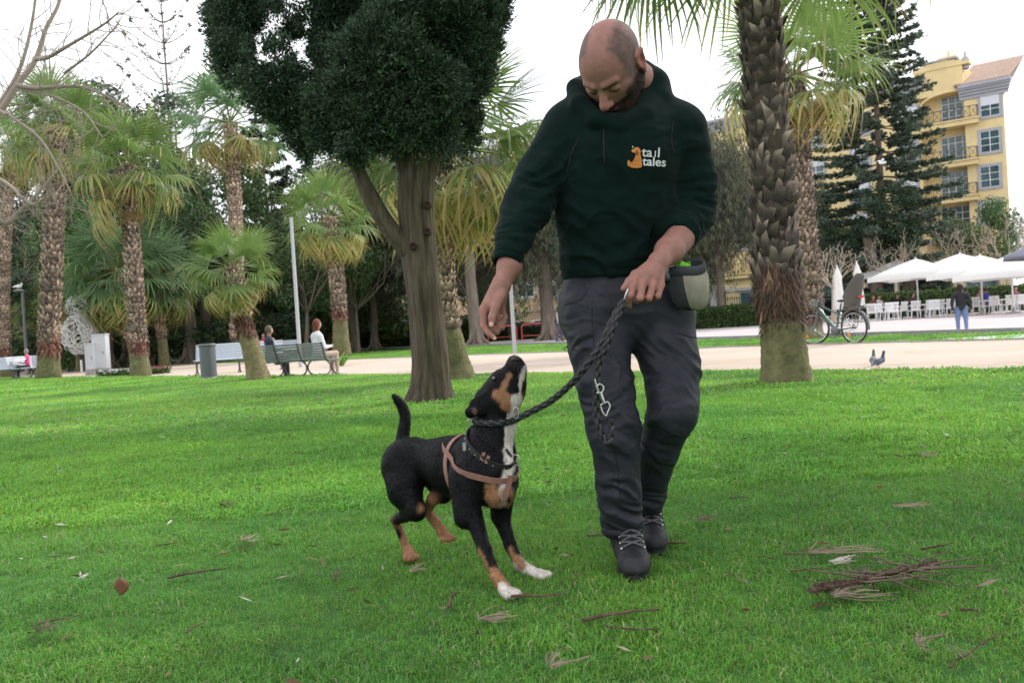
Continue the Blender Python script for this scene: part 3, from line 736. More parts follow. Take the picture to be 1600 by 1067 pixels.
p = GY(258, 46); palm(p, [(250, 500), (246, 440)], 46, 'half hidden fan palm right of the yellow-fronded palm trunk', .25, .22, 1.6, 36, 22, boots=(.3, 1), bsize=.15, blue=True, low=-60, group='small fan palms under the trees')

# nearest palm on the right
p = G(1229, 597.5); YP = p.y
root = thing('palm_tree', (p.x, p.y, 0), 'nearest fan palm with thick olive base and rough dark booted trunk leaving the frame top', 'palm tree', 'fan palms in the park')
pts = [Vector((p.x, p.y, -.05)), A(1221, 500, YP), A(1212, 400, YP), A(1203, 250, YP), A(1191, 80, YP), A(1186, -60, YP), A(1180, -190, YP)]
def rad7(t): return .205 + .055 * math.exp(-((t - .0) / .16) ** 2) + .035 * math.exp(-((t - .0) / .03) ** 2) + .03 * math.exp(-((t - .27) / .05) ** 2)
top7 = palm_trunk(root, pts, rad7, 77, .45, (.27, .97), .165, 300, (.17, .30), n=110, nfib=40)
fb = MB(); r7 = np.random.default_rng(5)
P7 = spline(pts, 110)
for _ in range(4200):   # shaggy fibre between olive base and booted part
    t = r7.beta(3, 2) * .22 + .12; i = int(t * 109); a_ = r7.uniform(0, 6.283); o = np.array([math.cos(a_), math.sin(a_), 0]); s_ = np.array([-o[1], o[0], 0])
    b = P7[i] + o * rad7(t) - np.array(p) * np.array([1, 1, 0]); l = r7.uniform(.05, .17) * (1 if t > .2 else .5); w = r7.uniform(.004, .016)
    tip = b + o * l * r7.uniform(.15, .6) + np.array([0, 0, -l]) + s_ * r7.normal() * l * .35
    fb.add([b - s_ * w, b + s_ * w, tip], [[0, 1, 2]], np.array([.10, .06, .04]) * r7.uniform(.25, 1.5))
fb.obj('fibre', m_boot, root, world=False, kind='stuff')
c = top7 - np.array([p.x, p.y, 0])
FR0 = dict(FR); FR['up'] = FR['arch'] = [frond_mesh(60 + i, 1.1, 1.0, 130, .35, nseg=46, tipdry=.08) for i in range(3)]; FR['hang'] = [frond_mesh(65 + i, 1.1, 1.0, 135, .8, nseg=46, tipdry=.22) for i in range(3)]; FR['yel'] = FR['hang']
crown_fronds(root, c, 1.25, 40, 71, -24, yel=.1, dead=0)
FR.update(FR0)
# ================================================================== BROADLEAF AND CONIFERS
m_leaf = M('tree_leaf', (1, 1, 1), .55, attr=True, trans=.3, orand=.15)
m_needle = M('conifer_needle', (1, 1, 1), .65, attr=True, trans=.15, orand=.1)
m_trunk = M('tree_bark', (.14, .11, .09), .9, base2=(.22, .18, .14), vscale=5, stretch=(1, 1, .25), bump=.7, bscale=14, bdist=.03)
m_twig = M('bare_twig', (.30, .25, .21), .85, var=.2, vscale=2)
m_twig2 = M('pale_twig', (.42, .36, .28), .85, var=.2, vscale=2)

def grow(base, d, length, rad, depth, r, kids=(3, 4), ang=(25, 50), ratio=.68, gravity=.0, segs=4, wob=.12, up=.0, out=None):
    """returns list of (points, radii) and tips"""
    if out is None: out = ([], [])
    P = [Vector(base)]; dd = Vector(d).normalized(); st = length / segs; rr = [rad]
    for i in range(segs):
        dd = (dd + Vector((r.gauss(0, wob), r.gauss(0, wob), r.gauss(0, wob) + up - gravity))).normalized()
        P.append(P[-1] + dd * st); rr.append(rad * (1 - .45 * (i + 1) / segs))
    out[0].append((P, rr))
    if depth == 0: out[1].append((P[-1], dd)); return out
    for k in range(r.randint(*kids)):
        i = r.randint(max(1, segs // 2), segs); a = R(r.uniform(*ang)); az = r.uniform(0, 6.283)
        x = dd.orthogonal().normalized(); x.rotate(Matrix.Rotation(az, 3, dd)); nd = (dd * math.cos(a) + x * math.sin(a))
        grow(P[i], nd, length * ratio * r.uniform(.8, 1.15), rr[i] * .66, depth - 1, r, kids, ang, ratio, gravity, segs, wob, up, out)
    return out

def broad_tree(seed, h, crown_r, crown_h, col, leaf=.13, n=9000, trunk_h=None, lobes=9, rad=.22, var=.35):
    """unit tree mesh pair (trunk, crown), base at the origin"""
    r = random.Random(seed); g = np.random.default_rng(seed); th = trunk_h or h * .3; cz = h - crown_h / 2
    tm = MB(); br = grow((0, 0, -.1), (0, 0, 1), th + .1, rad, 0, r, wob=.04)
    tops = []
    tm.tube(br[0][0][0], br[0][0][1], 9); e = br[0][0][0][-1]
    for k in range(6):
        az = k * 1.05 + r.uniform(-.3, .3); el = R(r.uniform(35, 75)); d = Vector((math.cos(az) * math.cos(el), math.sin(az) * math.cos(el), math.sin(el)))
        for P_, R_ in grow(e, d, crown_h * .42, rad * .5, 2, r, kids=(2, 3), ratio=.6)[0]: tm.tube(P_, R_, 5, cap=False)
    L_ = []
    for k in range(lobes):
        a = g.uniform(0, 6.28); q = g.uniform(.25, .75); z = g.uniform(-.42, .42)
        f = math.sqrt(max(.1, 1 - (2 * z) ** 2 * .8))
        L_.append((np.array([math.cos(a) * q * crown_r * f, math.sin(a) * q * crown_r * f, cz + z * crown_h]), crown_r * g.uniform(.32, .5) * (f * .5 + .5)))
    L_.append((np.array([0, 0, cz]), crown_r * .55)); L_.append((np.array([0, 0, cz + crown_h * .3]), crown_r * .42))
    w = np.array([l[1] ** 2 for l in L_]); w /= w.sum(); idx = g.choice(len(L_), n, p=w)
    C = np.array([L_[i][0] for i in idx]); rr = np.array([L_[i][1] for i in idx]); dirs = rdir(n, g)
    rad_ = rr * (g.uniform(.45, 1.0, n) ** .6) * (1 + .35 * (fbm(dirs * 2.3 + C, 2, seed) - .5) * 2)
    P = C + dirs * rad_[:, None]
    keep = fbm(P * (1.6 / max(crown_r, 1) * 1.5), 2, seed + 5) > .36; P = P[keep]; dirs = dirs[keep]; k = len(P)
    nrml = nrm(dirs + g.normal(size=(k, 3)) * .7); U = nrm(np.cross(nrml, g.normal(size=(k, 3)))); Vv = np.cross(nrml, U)
    s = leaf * g.uniform(.6, 1.3, k)
    cc = np.array(col) * (1 + var * g.normal(size=(k, 1))).clip(.35, 2) * (1 + .12 * g.normal(size=(k, 3)))
    cm = MB(); cm.diamonds(P, U, Vv, s, s * .5, cc.clip(.005, 1))
    return tm, cm
TREES = {}
def mk(name, *a, **k):
    t_, c_ = broad_tree(*a, **k); TREES[name] = (t_.mesh('trunk', m_trunk), c_.mesh('crown', m_leaf))
mk('green', 1, 11, 3.6, 8.5, (.10, .165, .06), n=11000)
mk('green2', 2, 10, 3.4, 7.5, (.085, .145, .055), n=11000)
mk('dark', 3, 12, 3.2, 10.5, (.062, .105, .055), n=12000, leaf=.12)
mk('dark2', 4, 12, 2.6, 11, (.065, .105, .060), n=11000, leaf=.10)
mk('olive', 5, 9, 3.0, 6.5, (.11, .14, .05), n=9000, leaf=.11)
mk('bush', 6, 3.2, 1.9, 3.0, (.08, .14, .035), n=5000, leaf=.09, trunk_h=.5, rad=.1)
mk('bushd', 7, 2.6, 1.7, 2.4, (.075, .12, .05), n=4500, leaf=.09, trunk_h=.4, rad=.1)
def tree(kind, px, Y, h, label, name='broadleaf_tree', group='trees at the back of the park', sx=1.0, rz=None, cat='tree'):
    p = GY(px, Y); r = thing(name, p, label, cat, group); base = {'green': 11, 'green2': 10, 'dark': 12, 'dark2': 12, 'olive': 9, 'bush': 3.2, 'bushd': 2.6}[kind]
    k = h / base; a = random.uniform(0, 6.28)
    link_part('trunk', TREES[kind][0], r, (0, 0, 0), (0, 0, a), (k * sx, k * sx, k)); link_part('crown', TREES[kind][1], r, (0, 0, 0), (0, 0, a), (k * sx, k * sx, k)); return r
def H_(px, py, Y): return TOPZ(px, py, Y)
tree('dark', 175, 62, H_(175, 112, 62), 'dark evergreen whose crown tops the skyline left of the araucaria', sx=1.15)
tree('dark2', 240, 66, H_(240, 118, 66), 'dark ragged evergreen directly under the bare araucaria spire', sx=1.3)
tree('dark', 130, 70, H_(130, 165, 70), 'shadowy evergreen behind the crown of the mossy-based palm', sx=1.2)
tree('dark2', 30, 60, H_(30, 230, 60), 'dark evergreen behind the palm at the left edge', sx=1.3)
tree('green2', 95, 58, H_(95, 300, 58), 'mid green tree between the two leftmost palm trunks', sx=1.1)
tree('dark', 300, 60, H_(300, 215, 60), 'dark tree right of the yellow-fronded palm crown', sx=1.1)
tree('green', 150, 55, H_(150, 300, 55), 'leafy tree above the white wire figure', sx=1.0)
tree('green', 262, 56, H_(262, 250, 56), 'green tree behind the yellow-fronded palm', sx=.9)
tree('green2', 322, 54, H_(322, 245, 54), 'broad green tree behind the litter bin', sx=.9)
tree('green', 395, 52, H_(395, 225, 52), 'bright green tree with a round head left of the white lamp pole', sx=.75)
tree('green2', 478, 50, H_(478, 330, 50), 'grey-green tree right behind the white lamp pole', sx=.95)
tree('green', 560, 54, H_(560, 330, 54), 'green tree between the second palm row and the cypress trunk', sx=.85)
tree('dark', 600, 66, H_(600, 200, 66), 'dark evergreen seen through the fork of the cypress', sx=1.2)
tree('dark2', 520, 68, H_(520, 240, 68), 'dark evergreen behind the palm crown left of the cypress', sx=1.4)
tree('dark', 440, 70, H_(440, 330, 70), 'dark evergreen filling the gap right of the young palm', sx=1.2)
tree('olive', 690, 60, H_(690, 330, 60), 'olive tree behind the leaning big palm trunk')
tree('dark2', 8, 48, H_(8, 330, 48), 'evergreen shrub tree at the far left edge', sx=1.2)
tree('olive', 855, 95, H_(855, 122, 80), 'thin pale tree top above the hooded shoulder', sx=.7)
tree('olive', 1095, 72, H_(1100, 190, 72), 'olive tree between the man and the nearest palm trunk', sx=.7)
tree('green', 1560, 64, H_(1560, 300, 64), 'bright green round tree at the right edge above the parasols', sx=1.0)
tree('olive', 1500, 66, H_(1500, 335, 66), 'pale olive tree in front of the lower balconies', sx=.85)
tree('green2', 1330, 68, H_(1330, 330, 68), 'green tree at the foot of the big araucaria, left side', sx=1.1)
tree('green2', 1425, 66, H_(1425, 360, 66), 'green tree at the foot of the big araucaria, right side', sx=.9)
tree('olive', 1285, 72, H_(1285, 290, 72), 'olive tree right behind the hanging palm fronds', sx=.7)
tree('dark', 1460, 60, H_(1450, 395, 60), 'dark low tree above the white parasols', sx=1.7)
tree('bush', 108, 47, 2.0, 'shrub at the foot of the white wire figure', 'shrub', 'shrubs', cat='shrub')
for i, (px, Y, h, lab) in enumerate([(240, 50, 2.2, 'dark shrub behind the yellow-fronded palm base'), (300, 52, 2.6, 'dark shrub left of the litter bin under the trees'), (350, 50, 2.3, 'dark shrub behind the empty pale bench'),
        (425, 52, 2.4, 'dark shrub behind the man in sunglasses'), (455, 54, 2.8, 'dark shrub left of the white lamp pole foot'), (500, 70, 2.6, 'dark shrub behind the seated woman'), (565, 76, 2.8, 'dark shrub behind the second red hoop'),
        (600, 78, 3.0, 'dark shrub left of the cypress trunk'), (655, 78, 3.0, 'dark shrub hidden mostly by the cypress trunk'), (45, 50, 2.4, 'dark shrub left of the mossy palm base'), (180, 52, 2.6, 'dark shrub behind the utility cabinets'), (745, 66, 2.2, 'low dark shrub behind the third red hoop')]):
    tree('bushd', px, Y, h, lab, 'shrub', 'shrubs', sx=1.5, cat='shrub')

# unseen trees added beyond the right edge to shade the near lawn
for q, (tx, ty, th_) in enumerate(((9.3, 6.0, 12.5), (7.0, 1.6, 10.5))):
    r_ = thing('broadleaf_tree', (tx, ty, 0), ['tall leafy tree just outside the right edge shading the near lawn', 'leafy tree beside the camera position, outside the right edge'][q], 'tree')
    link_part('trunk', TREES['green'][0], r_, (0, 0, 0), (0, 0, q * 2.0), (1.15, 1.15, th_ / 11)); link_part('crown', TREES['green'][1], r_, (0, 0, .8), (0, 0, q * 2.0), (1.05, 1.05, th_ / 11))
for px, Y, h, lab in ((20, 62, 6, 'leafy understorey tree left of the mossy palm base'), (165, 60, 6.5, 'leafy understorey tree behind the cabinets'), (285, 62, 6, 'leafy understorey tree right of the yellow-fronded palm'), (365, 60, 6.5, 'leafy understorey tree behind the empty pale bench'), (430, 62, 6.5, 'leafy understorey tree behind the man in sunglasses'), (500, 62, 6.5, 'leafy understorey tree behind the woman in white'), (590, 66, 6, 'leafy understorey tree left of the cypress'), (770, 74, 5, 'leafy understorey tree behind the grey lamp pole')):
    tree('bush', px, Y, h, lab, 'understorey_tree', 'understorey trees', sx=.95)
# araucarias
def araucaria(px, Y, ztop, label, z0, tiers, blen, seed, dens=1.0, rad=.25, col=(.035, .06, .035), sparse=False, flat=.1):
    p = GY(px, Y); root = thing('araucaria_tree', p, label, 'tree'); g = np.random.default_rng(seed)
    tm = MB().tube([(0, 0, -.1), (0, 0, ztop * .5), (0, 0, ztop)], [rad, rad * .6, .03], 8); cm = MB(); bm_ = MB()
    C = []; U = []; S = []
    for i in range(tiers):
        t = i / (tiers - 1); z = z0 + (ztop - z0) * t ** .92; L0 = blen(t)
        nb = 6 if not sparse else 5
        for k in range(nb):
            az = (k + .5 * (i % 2)) * 2 * math.pi / nb + g.uniform(-.2, .2); L_ = L0 * g.uniform(.78, 1.1) * (1 - .22 * max(0, math.cos(az)) * (not sparse))
            rise = flat + (.35 * t + .25 if sparse else -.10 + .28 * t); d = np.array([math.cos(az), math.sin(az), 0]); s_ = np.array([-d[1], d[0], 0])
            n = 10; T = np.linspace(0, 1, n); sag = -.06 * L_ * np.sin(T * np.pi)
            P = d * (T * L_)[:, None] + np.array([0, 0, 1]) * (z + rise * L_ * T ** 1.4 + sag)[:, None]
            bm_.tube(P, np.linspace(.05, .012, n), 4, (.5, .45, .4), cap=False)
            m = max(4, int(L_ * (5 if sparse else 11) * dens))
            for q in range(m):
                u = g.uniform(.28 if not sparse else .35, 1.0); b = np.array([np.interp(u, T, P[:, a]) for a in range(3)])
                sgn = g.choice([-1, 1]); ll = (.32 if sparse else .58) * (1.15 - u * .55) * g.uniform(.6, 1.3)
                dr = nrm(d * .65 + s_ * sgn * .8 + np.array([0, 0, g.uniform(.0, .55) if sparse else g.uniform(-.3, .25)]))
                mm = 3 if sparse else 7
                for w in range(mm):
                    C.append(b + dr * ll * (w + .5) / mm + g.normal(size=3) * (.03 if sparse else .075)); U.append(nrm(dr + g.normal(size=3) * .25)); S.append(ll * .32)
            for w in range(int(7 * dens)):
                C.append(P[-1] + g.normal(size=3) * .07 * L0 * .4 + np.array([0, 0, .05])); U.append(nrm(d + np.array([0, 0, g.uniform(0, .7)]))); S.append(.18)
    C = np.array(C); U = np.array(U); S = np.array(S); k = len(C)
    for rep in range(2):
        Vv = nrm(np.cross(U, g.normal(size=(k, 3)))); cc = np.array(col) * (1 + .3 * g.normal(size=(k, 1))).clip(.4, 2.2)
        cm.diamonds(C, U, Vv, S, S * (.30 if sparse else .42) + .012, cc)
    tm.merge(bm_); tm.obj('trunk', m_trunk, root, world=False); cm.obj('crown', m_needle, root, world=False); return root
Yn = 62.0
araucaria(1388, Yn, H_(1360, -110, Yn), 'tall dense araucaria with tiered branches in front of the yellow building', 2.2, 30, lambda t: (6.2 * (1 - t) ** .62 + .4) * (1 if t > .12 else .8), 3, 1.15,   .32, (.12, .165, .115), flat=-.02)
araucaria(290, 72, H_(266, -30, 72), 'sparse araucaria spire with thin upswept branches against the white sky', 9, 13, lambda t: 5.2 * (1 - t) ** .7 + .6, 4, 1.0, .22, (.06, .075, .055), True, .25)
araucaria(432, 66, H_(425, 190, 66), 'layered conifer showing between the bluish palm and the cypress', 3, 15, lambda t: 4.2 * (1 - t) ** .6 + .5, 5, 1.0, .22, (.05, .08, .05), False, .1)

# casuarinas: drooping grey-green plumes
m_casu = M('casuarina_needle', (1, 1, 1), .7, attr=True, trans=.2, orand=.1)
def casuarina(seed, h, w):
    g = np.random.default_rng(seed); r = random.Random(seed); tm = MB(); tips = []
    for P_, R_ in grow((0, 0, -.1), (0, 0, 1), h * .5, .30, 0, r, wob=.05)[0]: tm.tube(P_, R_, 8); e = P_[-1]; P0 = P_
    for k in range(16):
        b = P0[r.randint(2, 4)]; az = k * 2.4; el = R(r.uniform(15, 75)); d = Vector((math.cos(az) * math.cos(el), math.sin(az) * math.cos(el), math.sin(el)))
        o = grow(b, d, h * .22, .09, 2, r, kids=(3, 4), ratio=.7, ang=(20, 50))
        for P_, R_ in o[0]: tm.tube(P_, R_, 4, cap=False)
        tips += [t[0] for t in o[1]]
    T = np.array([list(t) for t in tips]); n = 9500; C = T[g.integers(0, len(T), n)] + g.normal(size=(n, 3)) * [w * .11, w * .11, h * .045]
    C[:, 2] -= g.exponential(h * .035, n); keep = (C[:, 2] > h * .10) & (fbm(C * .8, 2, seed) > .33); C = C[keep]; n = len(C)
    cl = fbm(C * 1.1, 2, seed + 3)[:, None]
    allC = []; allU = []
    for q in range(5): allC.append(C + g.normal(size=(n, 3)) * .10); allU.append(nrm(g.normal(size=(n, 3)) * .38 + np.array([0, 0, -1])))
    CC = np.concatenate(allC); UU = np.concatenate(allU); k = len(CC); Vv = nrm(np.cross(UU, g.normal(size=(k, 3))))
    cc = (np.array([.085, .10, .065]) + np.array([.07, .05, .02]) * np.tile(cl, (5, 1)) ** 2) * (1 + .25 * g.normal(size=(k, 1))).clip(.4, 2)
    cm = MB(); cm.diamonds(CC, UU, Vv, g.uniform(.12, .30, k), .026, cc); return tm.mesh('trunk', m_trunk), cm.mesh('crown', m_casu)
CA = [casuarina(31, 14, 8), casuarina(32, 14, 9)]
def casu(px, Y, ztop, label, v, s=1.0):
    p = GY(px, Y); r = thing('casuarina_tree', p, label, 'tree', 'casuarinas with drooping foliage'); k = ztop / 14.5
    a = random.uniform(0, 6); link_part('trunk', CA[v][0], r, rot=(0, 0, a), scale=(k * s, k * s, k)); link_part('crown', CA[v][1], r, rot=(0, 0, a), scale=(k * s, k * s, k))
casu(742, 52, H_(742, 225, 52), 'grey-green casuarina just right of the cypress trunk', 0, 1.0)
casu(668, 60, H_(668, 150, 60), 'casuarina mostly hidden behind the cypress trunk', 1, 1.0)
casu(862, 54, H_(862, 215, 54), 'casuarina under the raised elbow, its dark trunk beside the grey pole', 1, .8)
casu(800, 64, H_(800, 200, 64), 'casuarina framed by the bent arm, farther back than its neighbours', 0, .8)
casu(600, 66, H_(610, 230, 66), 'casuarina between the palm crown and the cypress branch', 1, .9)
casu(1128, 60, H_(1120, 165, 60), 'drooping casuarina between the shoulder and the nearest palm', 0, .95)
casu(1085, 66, H_(1075, 230, 66), 'casuarina behind the treat pouch', 1, .8)

# bare trees
def bare(root, base, d, length, rad, depth, seed, mat, kids=(3, 4), ratio=.68, ang=(20, 50), up=.02, wob=.12, segs=5):
    mb = MB(); o = grow(base, d, length, rad, depth, random.Random(seed), kids, ang, ratio, 0, segs, wob, up)
    for P_, R_ in o[0]: mb.tube(P_, R_, 6 if R_[0] > .04 else 3, cap=False)
    return mb
YB = 13.5
b0 = GY(-120, YB); root = thing('bare_tree', b0, 'leafless tree reaching in from the left edge, thin twigs against the sky', 'tree')
mb = MB(); r = random.Random(8)
trunk_pts = [Vector((b0.x, b0.y, -.1)), A(-110, 400, YB), A(-60, 250, YB)]
mb.tube(spline(trunk_pts, 8), np.linspace(.20, .13, 8), 9, cap=False)
limbs = [([(-60, 250), (0, 174), (28, 132), (56, 93), (72, 45), (92, 5), (105, -60)], .06), ([(-60, 250), (-30, 200), (8, 150), (30, 110), (45, 60), (55, 0), (56, -60)], .05), ([(28, 134), (60, 138), (120, 135), (165, 150), (200, 170)], .04), ([(56, 93), (75, 90), (110, 70), (160, 40), (185, 20)], .035),
         ([(-60, 250), (0, 345), (30, 330), (70, 290), (95, 255)], .05), ([(-60, 250), (-20, 270), (15, 290), (50, 320), (78, 300)], .04), ([(0, 174), (20, 185), (60, 215), (90, 260), (110, 300)], .03), ([(100, 115), (140, 85), (172, 52), (185, 36)], .02), ([(30, 140), (80, 150), (130, 175), (160, 215)], .025)]
for pts, rr in limbs:
    pp = [A(x, y, YB + i * .12 * (1 if rr > .04 else -1)) for i, (x, y) in enumerate(pts)]; S_ = spline(pp, len(pts) * 4); mb.tube(S_, np.linspace(rr, rr * .3, len(S_)), 6, cap=False)
    for i in range(2, len(S_), 1):
        if r.random() < .85:
            d = Vector(S_[min(i + 1, len(S_) - 1)] - S_[i - 1]).normalized(); x = d.orthogonal(); x.rotate(Matrix.Rotation(r.uniform(0, 6.28), 3, d)); d2 = (d * .7 + x.normalized() * .8).normalized()
            for P_, R_ in grow(S_[i], d2, r.uniform(.3, .7), .009, 2, r, kids=(2, 3), ratio=.7, segs=4, wob=.16)[0]: mb.tube(P_, R_, 3, cap=False)
mb.obj('trunk', m_twig, root)
for i, (px, Y, h, lab) in enumerate([(1302, 47, 2.9, 'pale leafless tree behind the two folded parasols'), (1400, 56, 3.6, 'pale leafless tree above the first open parasol'), (1492, 58, 4.0, 'leafless tree above the middle open parasols'), (1575, 57, 4.3, 'leafless tree above the rightmost parasol')]):
    p = GY(px, Y); root = thing('bare_tree', p, lab, 'tree', 'pruned bare trees near the cafe'); r = random.Random(40 + i); mb = MB()
    mb.tube([(0, 0, -.1), (.1, 0, h * .3), (.15, .1, h * .62)], [.16, .13, .10], 8, cap=False)
    for k in range(8):
        az = k * .785 + r.uniform(-.2, .2); el = R(r.uniform(22, 62)); d = (math.cos(az) * math.cos(el), math.sin(az) * math.cos(el), math.sin(el))
        for P_, R_ in grow((.15, .1, h * .62), d, h * .42, .055, 3, r, kids=(2, 3), ratio=.66, segs=4, wob=.13, up=.06)[0]: mb.tube(P_, [max(x, .012) for x in R_], 4 if R_[0] > .02 else 3, cap=False)
    mb.obj('trunk', m_twig2, root, world=False)

# dragon tree (round head on forked trunk)
p = GY(140, 48); root = thing('dragon_tree', p, 'round-headed tree on a stout forking trunk beside the white wire figure', 'tree')
mb = MB(); hd = []
for i, (px, py) in enumerate([(120, 415), (138, 408), (152, 415), (165, 425)]):
    q = A(px, py, 48) - p; mb.tube(spline([(0, 0, -.1), (.1, 0, 1.2), Vector((q.x * .6, .2 * i, q.z * .6)), Vector((q.x, .3 * (i - 1.5), q.z))], 8), np.linspace(.36, .13, 8), 8); hd.append(np.array([q.x, .3 * (i - 1.5), q.z]))
mb.obj('trunk', m_trunk, root, world=False)
g = np.random.default_rng(9); cm = MB()
for h_ in hd:
    d = rdir(700, g); d[:, 2] = np.abs(d[:, 2]) * .9 + .05; d = nrm(d); l = g.uniform(.35, .75, 700); C = h_ + d * l[:, None]
    cm.diamonds(C, d, nrm(np.cross(d, g.normal(size=(700, 3)))), l * .7, .03, np.array([.12, .19, .045]) * g.uniform(.6, 1.3, (700, 1)))
cm.obj('crown', m_leaf, root, world=False)
# big dark trunks under the far canopy
for px, Y, rr, hh, lab in [(205, 50, .42, 4.5, 'stout grey trunk right behind the utility cabinets'), (170, 49, .30, 4.5, 'grey trunk left of the taller utility cabinet'), (236, 52, .28, 5, 'plain trunk right of the yellow-fronded palm'), (300, 50, .40, 5, 'thick ribbed trunk left of the litter bin'), (322, 52, .36, 5, 'thick ribbed trunk directly behind the litter bin'),
        (745, 48, .34, 7, 'dark slanting trunk between the leaning palm and the raised hand'), (858, 52, .42, 7, 'dark trunk just left of the walking man in grey'), (586, 60, .25, 6, 'slim dark trunk above the second red hoop'), (555, 58, .22, 6, 'slim dark trunk right of the palm behind the leaf clump'), (1420, 60, .5, 6, 'dark trunk above the first parasol'), (1375, 60, .45, 6, 'dark trunk behind the second folded parasol')]:
    p = GY(px, Y); root = thing('tree_trunk', p, lab, 'tree', 'shaded trunks under the canopy'); g2 = random.Random(px)
    mb = MB(); mb.tube([(0, 0, -.1), (0, 0, .3), (g2.uniform(-.2, .2), 0, hh * .5), (g2.uniform(-.7, .3), 0, hh)], [rr * 1.5, rr, rr * .85, rr * .7], 10)
    for k in range(5): a_ = k * 1.257; mb.tube([(math.cos(a_) * rr * 2.4, math.sin(a_) * rr * 2.4, -.05), (math.cos(a_) * rr, math.sin(a_) * rr, .35), (math.cos(a_) * rr * .5, math.sin(a_) * rr * .5, 1.3)], [rr * .25, rr * .4, rr * .3], 6)
    mb.obj('trunk', m_trunk, root, world=False)
    c_ = TREES['dark'][1]; link_part('crown', c_, root, (0, 0, hh - 4.2), (0, 0, g2.uniform(0, 6)), (.62, .62, .62))

# far wood closing the view (reads as one mass)
g = np.random.default_rng(12); n = 38000; mb = MB()
u = g.uniform(0, 1, n); A0, A1 = GY(-200, 84), GY(640, 78); hgt = 5.0 + 5.5 * fbm(np.c_[u * 16, u * 0, u * 0], 3, 4) * 1.1
P = np.c_[A0.x + (A1.x - A0.x) * u + g.normal(size=n) * .5, A0.y + (A1.y - A0.y) * u + g.normal(size=n) * 1.6, g.uniform(0, 1, n) ** .85 * hgt]
P[:, 0] += g.normal(size=n) * .3; U = rdir(n, g); mb.diamonds(P, U, nrm(np.cross(U, g.normal(size=(n, 3)))), g.uniform(.16, .38, n), .12, np.array([.065, .10, .05]) * g.uniform(.5, 1.6, (n, 1)))
o = mb.obj('woodland', m_leaf); tag(o, 'dark mass of woodland undergrowth closing the view behind the left trees', 'woodland', kind='stuff')

# ================================================================== CYPRESS (near, dark)
m_cyb = M('cypress_bark', (.058, .041, .031), .9, base2=(.122, .092, .070), vscale=7, stretch=(3.2, 3.2, .35), bump=1.0, bscale=9, bdist=.05, detail=8, attr=True)
m_cyn = M('cypress_foliage', (1, 1, 1), .7, attr=True, trans=.10)
pc = G(672, 628); YC = pc.y
root = thing('cypress_tree', (pc.x, pc.y, 0), 'large dark cypress with furrowed forked trunk and dense crown filling the upper left middle', 'tree')
def bark_tube(mb, pts, rad, seed, seg=56, n=70, flare=0.0):
    P = spline(pts, n); rr = np.interp(np.linspace(0, 1, n), np.linspace(0, 1, len(rad)), rad); ang = np.arange(seg) * 2 * np.pi / seg; V = []; C = []
    Lz = np.concatenate([[0], np.cumsum(np.linalg.norm(np.diff(P, axis=0), axis=1))])
    T = nrm(np.gradient(P, axis=0)); x = np.array([1.0, 0, 0])
    for i in range(n):
        x = x - T[i] * (x @ T[i]); x /= np.linalg.norm(x); y = np.cross(T[i], x)
        tw = .25 * math.sin(Lz[i] * .8); q = np.stack([np.cos(ang + tw) * 4.2, np.sin(ang + tw) * 4.2, np.full(seg, Lz[i] * .9)], 1)
        f = fbm(q, 3, seed); q2 = np.stack([np.cos(ang) * 11, np.sin(ang) * 11, np.full(seg, Lz[i] * 1.8)], 1); f2 = vnoise(q2, seed + 9); ridge = 1 - np.abs(2 * f2 - 1)
        root_f = flare * math.exp(-Lz[i] / .14) * (.5 + 1.1 * np.cos(ang * 5 + 1) ** 2 * 1.0)
        r_ = rr[i] * (1 + .14 * (f - .5) * 2) + .020 * (ridge - .5) + root_f * rr[0]
        V.append(P[i] + np.cos(ang)[:, None] * x * r_[:, None] + np.sin(ang)[:, None] * y * r_[:, None])
        moss = np.clip(np.cos(ang + .9) * 1.2, 0, 1) * (.3 + .7 * vnoise(q * .8, 2)); c = np.array([1.0, 1, 1]) * (.55 + .75 * ridge)[:, None]
        C.append(c * (1 - moss[:, None] * .25 * np.array([.5, -.1, 1.0])))
    k = np.arange(seg); k2 = (k + 1) % seg
    F = np.concatenate([np.stack([i * seg + k, i * seg + k2, (i + 1) * seg + k2, (i + 1) * seg + k], 1) for i in range(n - 1)])
    mb.add(np.concatenate(V), F, np.concatenate(C), smooth=True)
mb = MB()
bark_tube(mb, [Vector((pc.x, pc.y, -.04)), A(672, 560, YC), A(664, 470, YC), A(654, 380, YC), A(651, 300, YC), A(655, 230, YC), A(650, 120, YC)], [.215, .195, .185, .190, .195, .19, .14], 1, flare=.50)
bark_tube(mb, [A(652, 300, YC), A(634, 240, YC), A(628, 180, YC), A(615, 60, YC), A(600, -60, YC)], [.13, .13, .12, .10, .06], 2, n=40)
bark_tube(mb, [A(655, 290, YC), A(674, 230, YC), A(684, 170, YC), A(690, 60, YC), A(700, -120, YC)], [.13, .13, .12, .10, .06], 3, n=40)
bark_tube(mb, [A(650, 405, YC), A(632, 385, YC - .03), A(604, 350, YC - .1), A(580, 310, YC - .15), A(563, 272, YC - .2), A(548, 225, YC - .2), A(535, 150, YC - .2)], [.115, .105, .095, .085, .075, .07, .05], 4, seg=28, n=44)
mb.obj('trunk', m_cyb, root)
for kx, ky in ((668, 320), (668, 362), (645, 385)):
    q = A(kx, ky, YC - .21); k_ = MB().lathe([(.0, .0), (.022, .012), (.036, .03), (.045, .0), (.05, -.05)], q, 10, (.7, .6, .5), rot=Matrix.Rotation(R(90), 3, 'X')); k_.obj('knot', m_cyb, root)
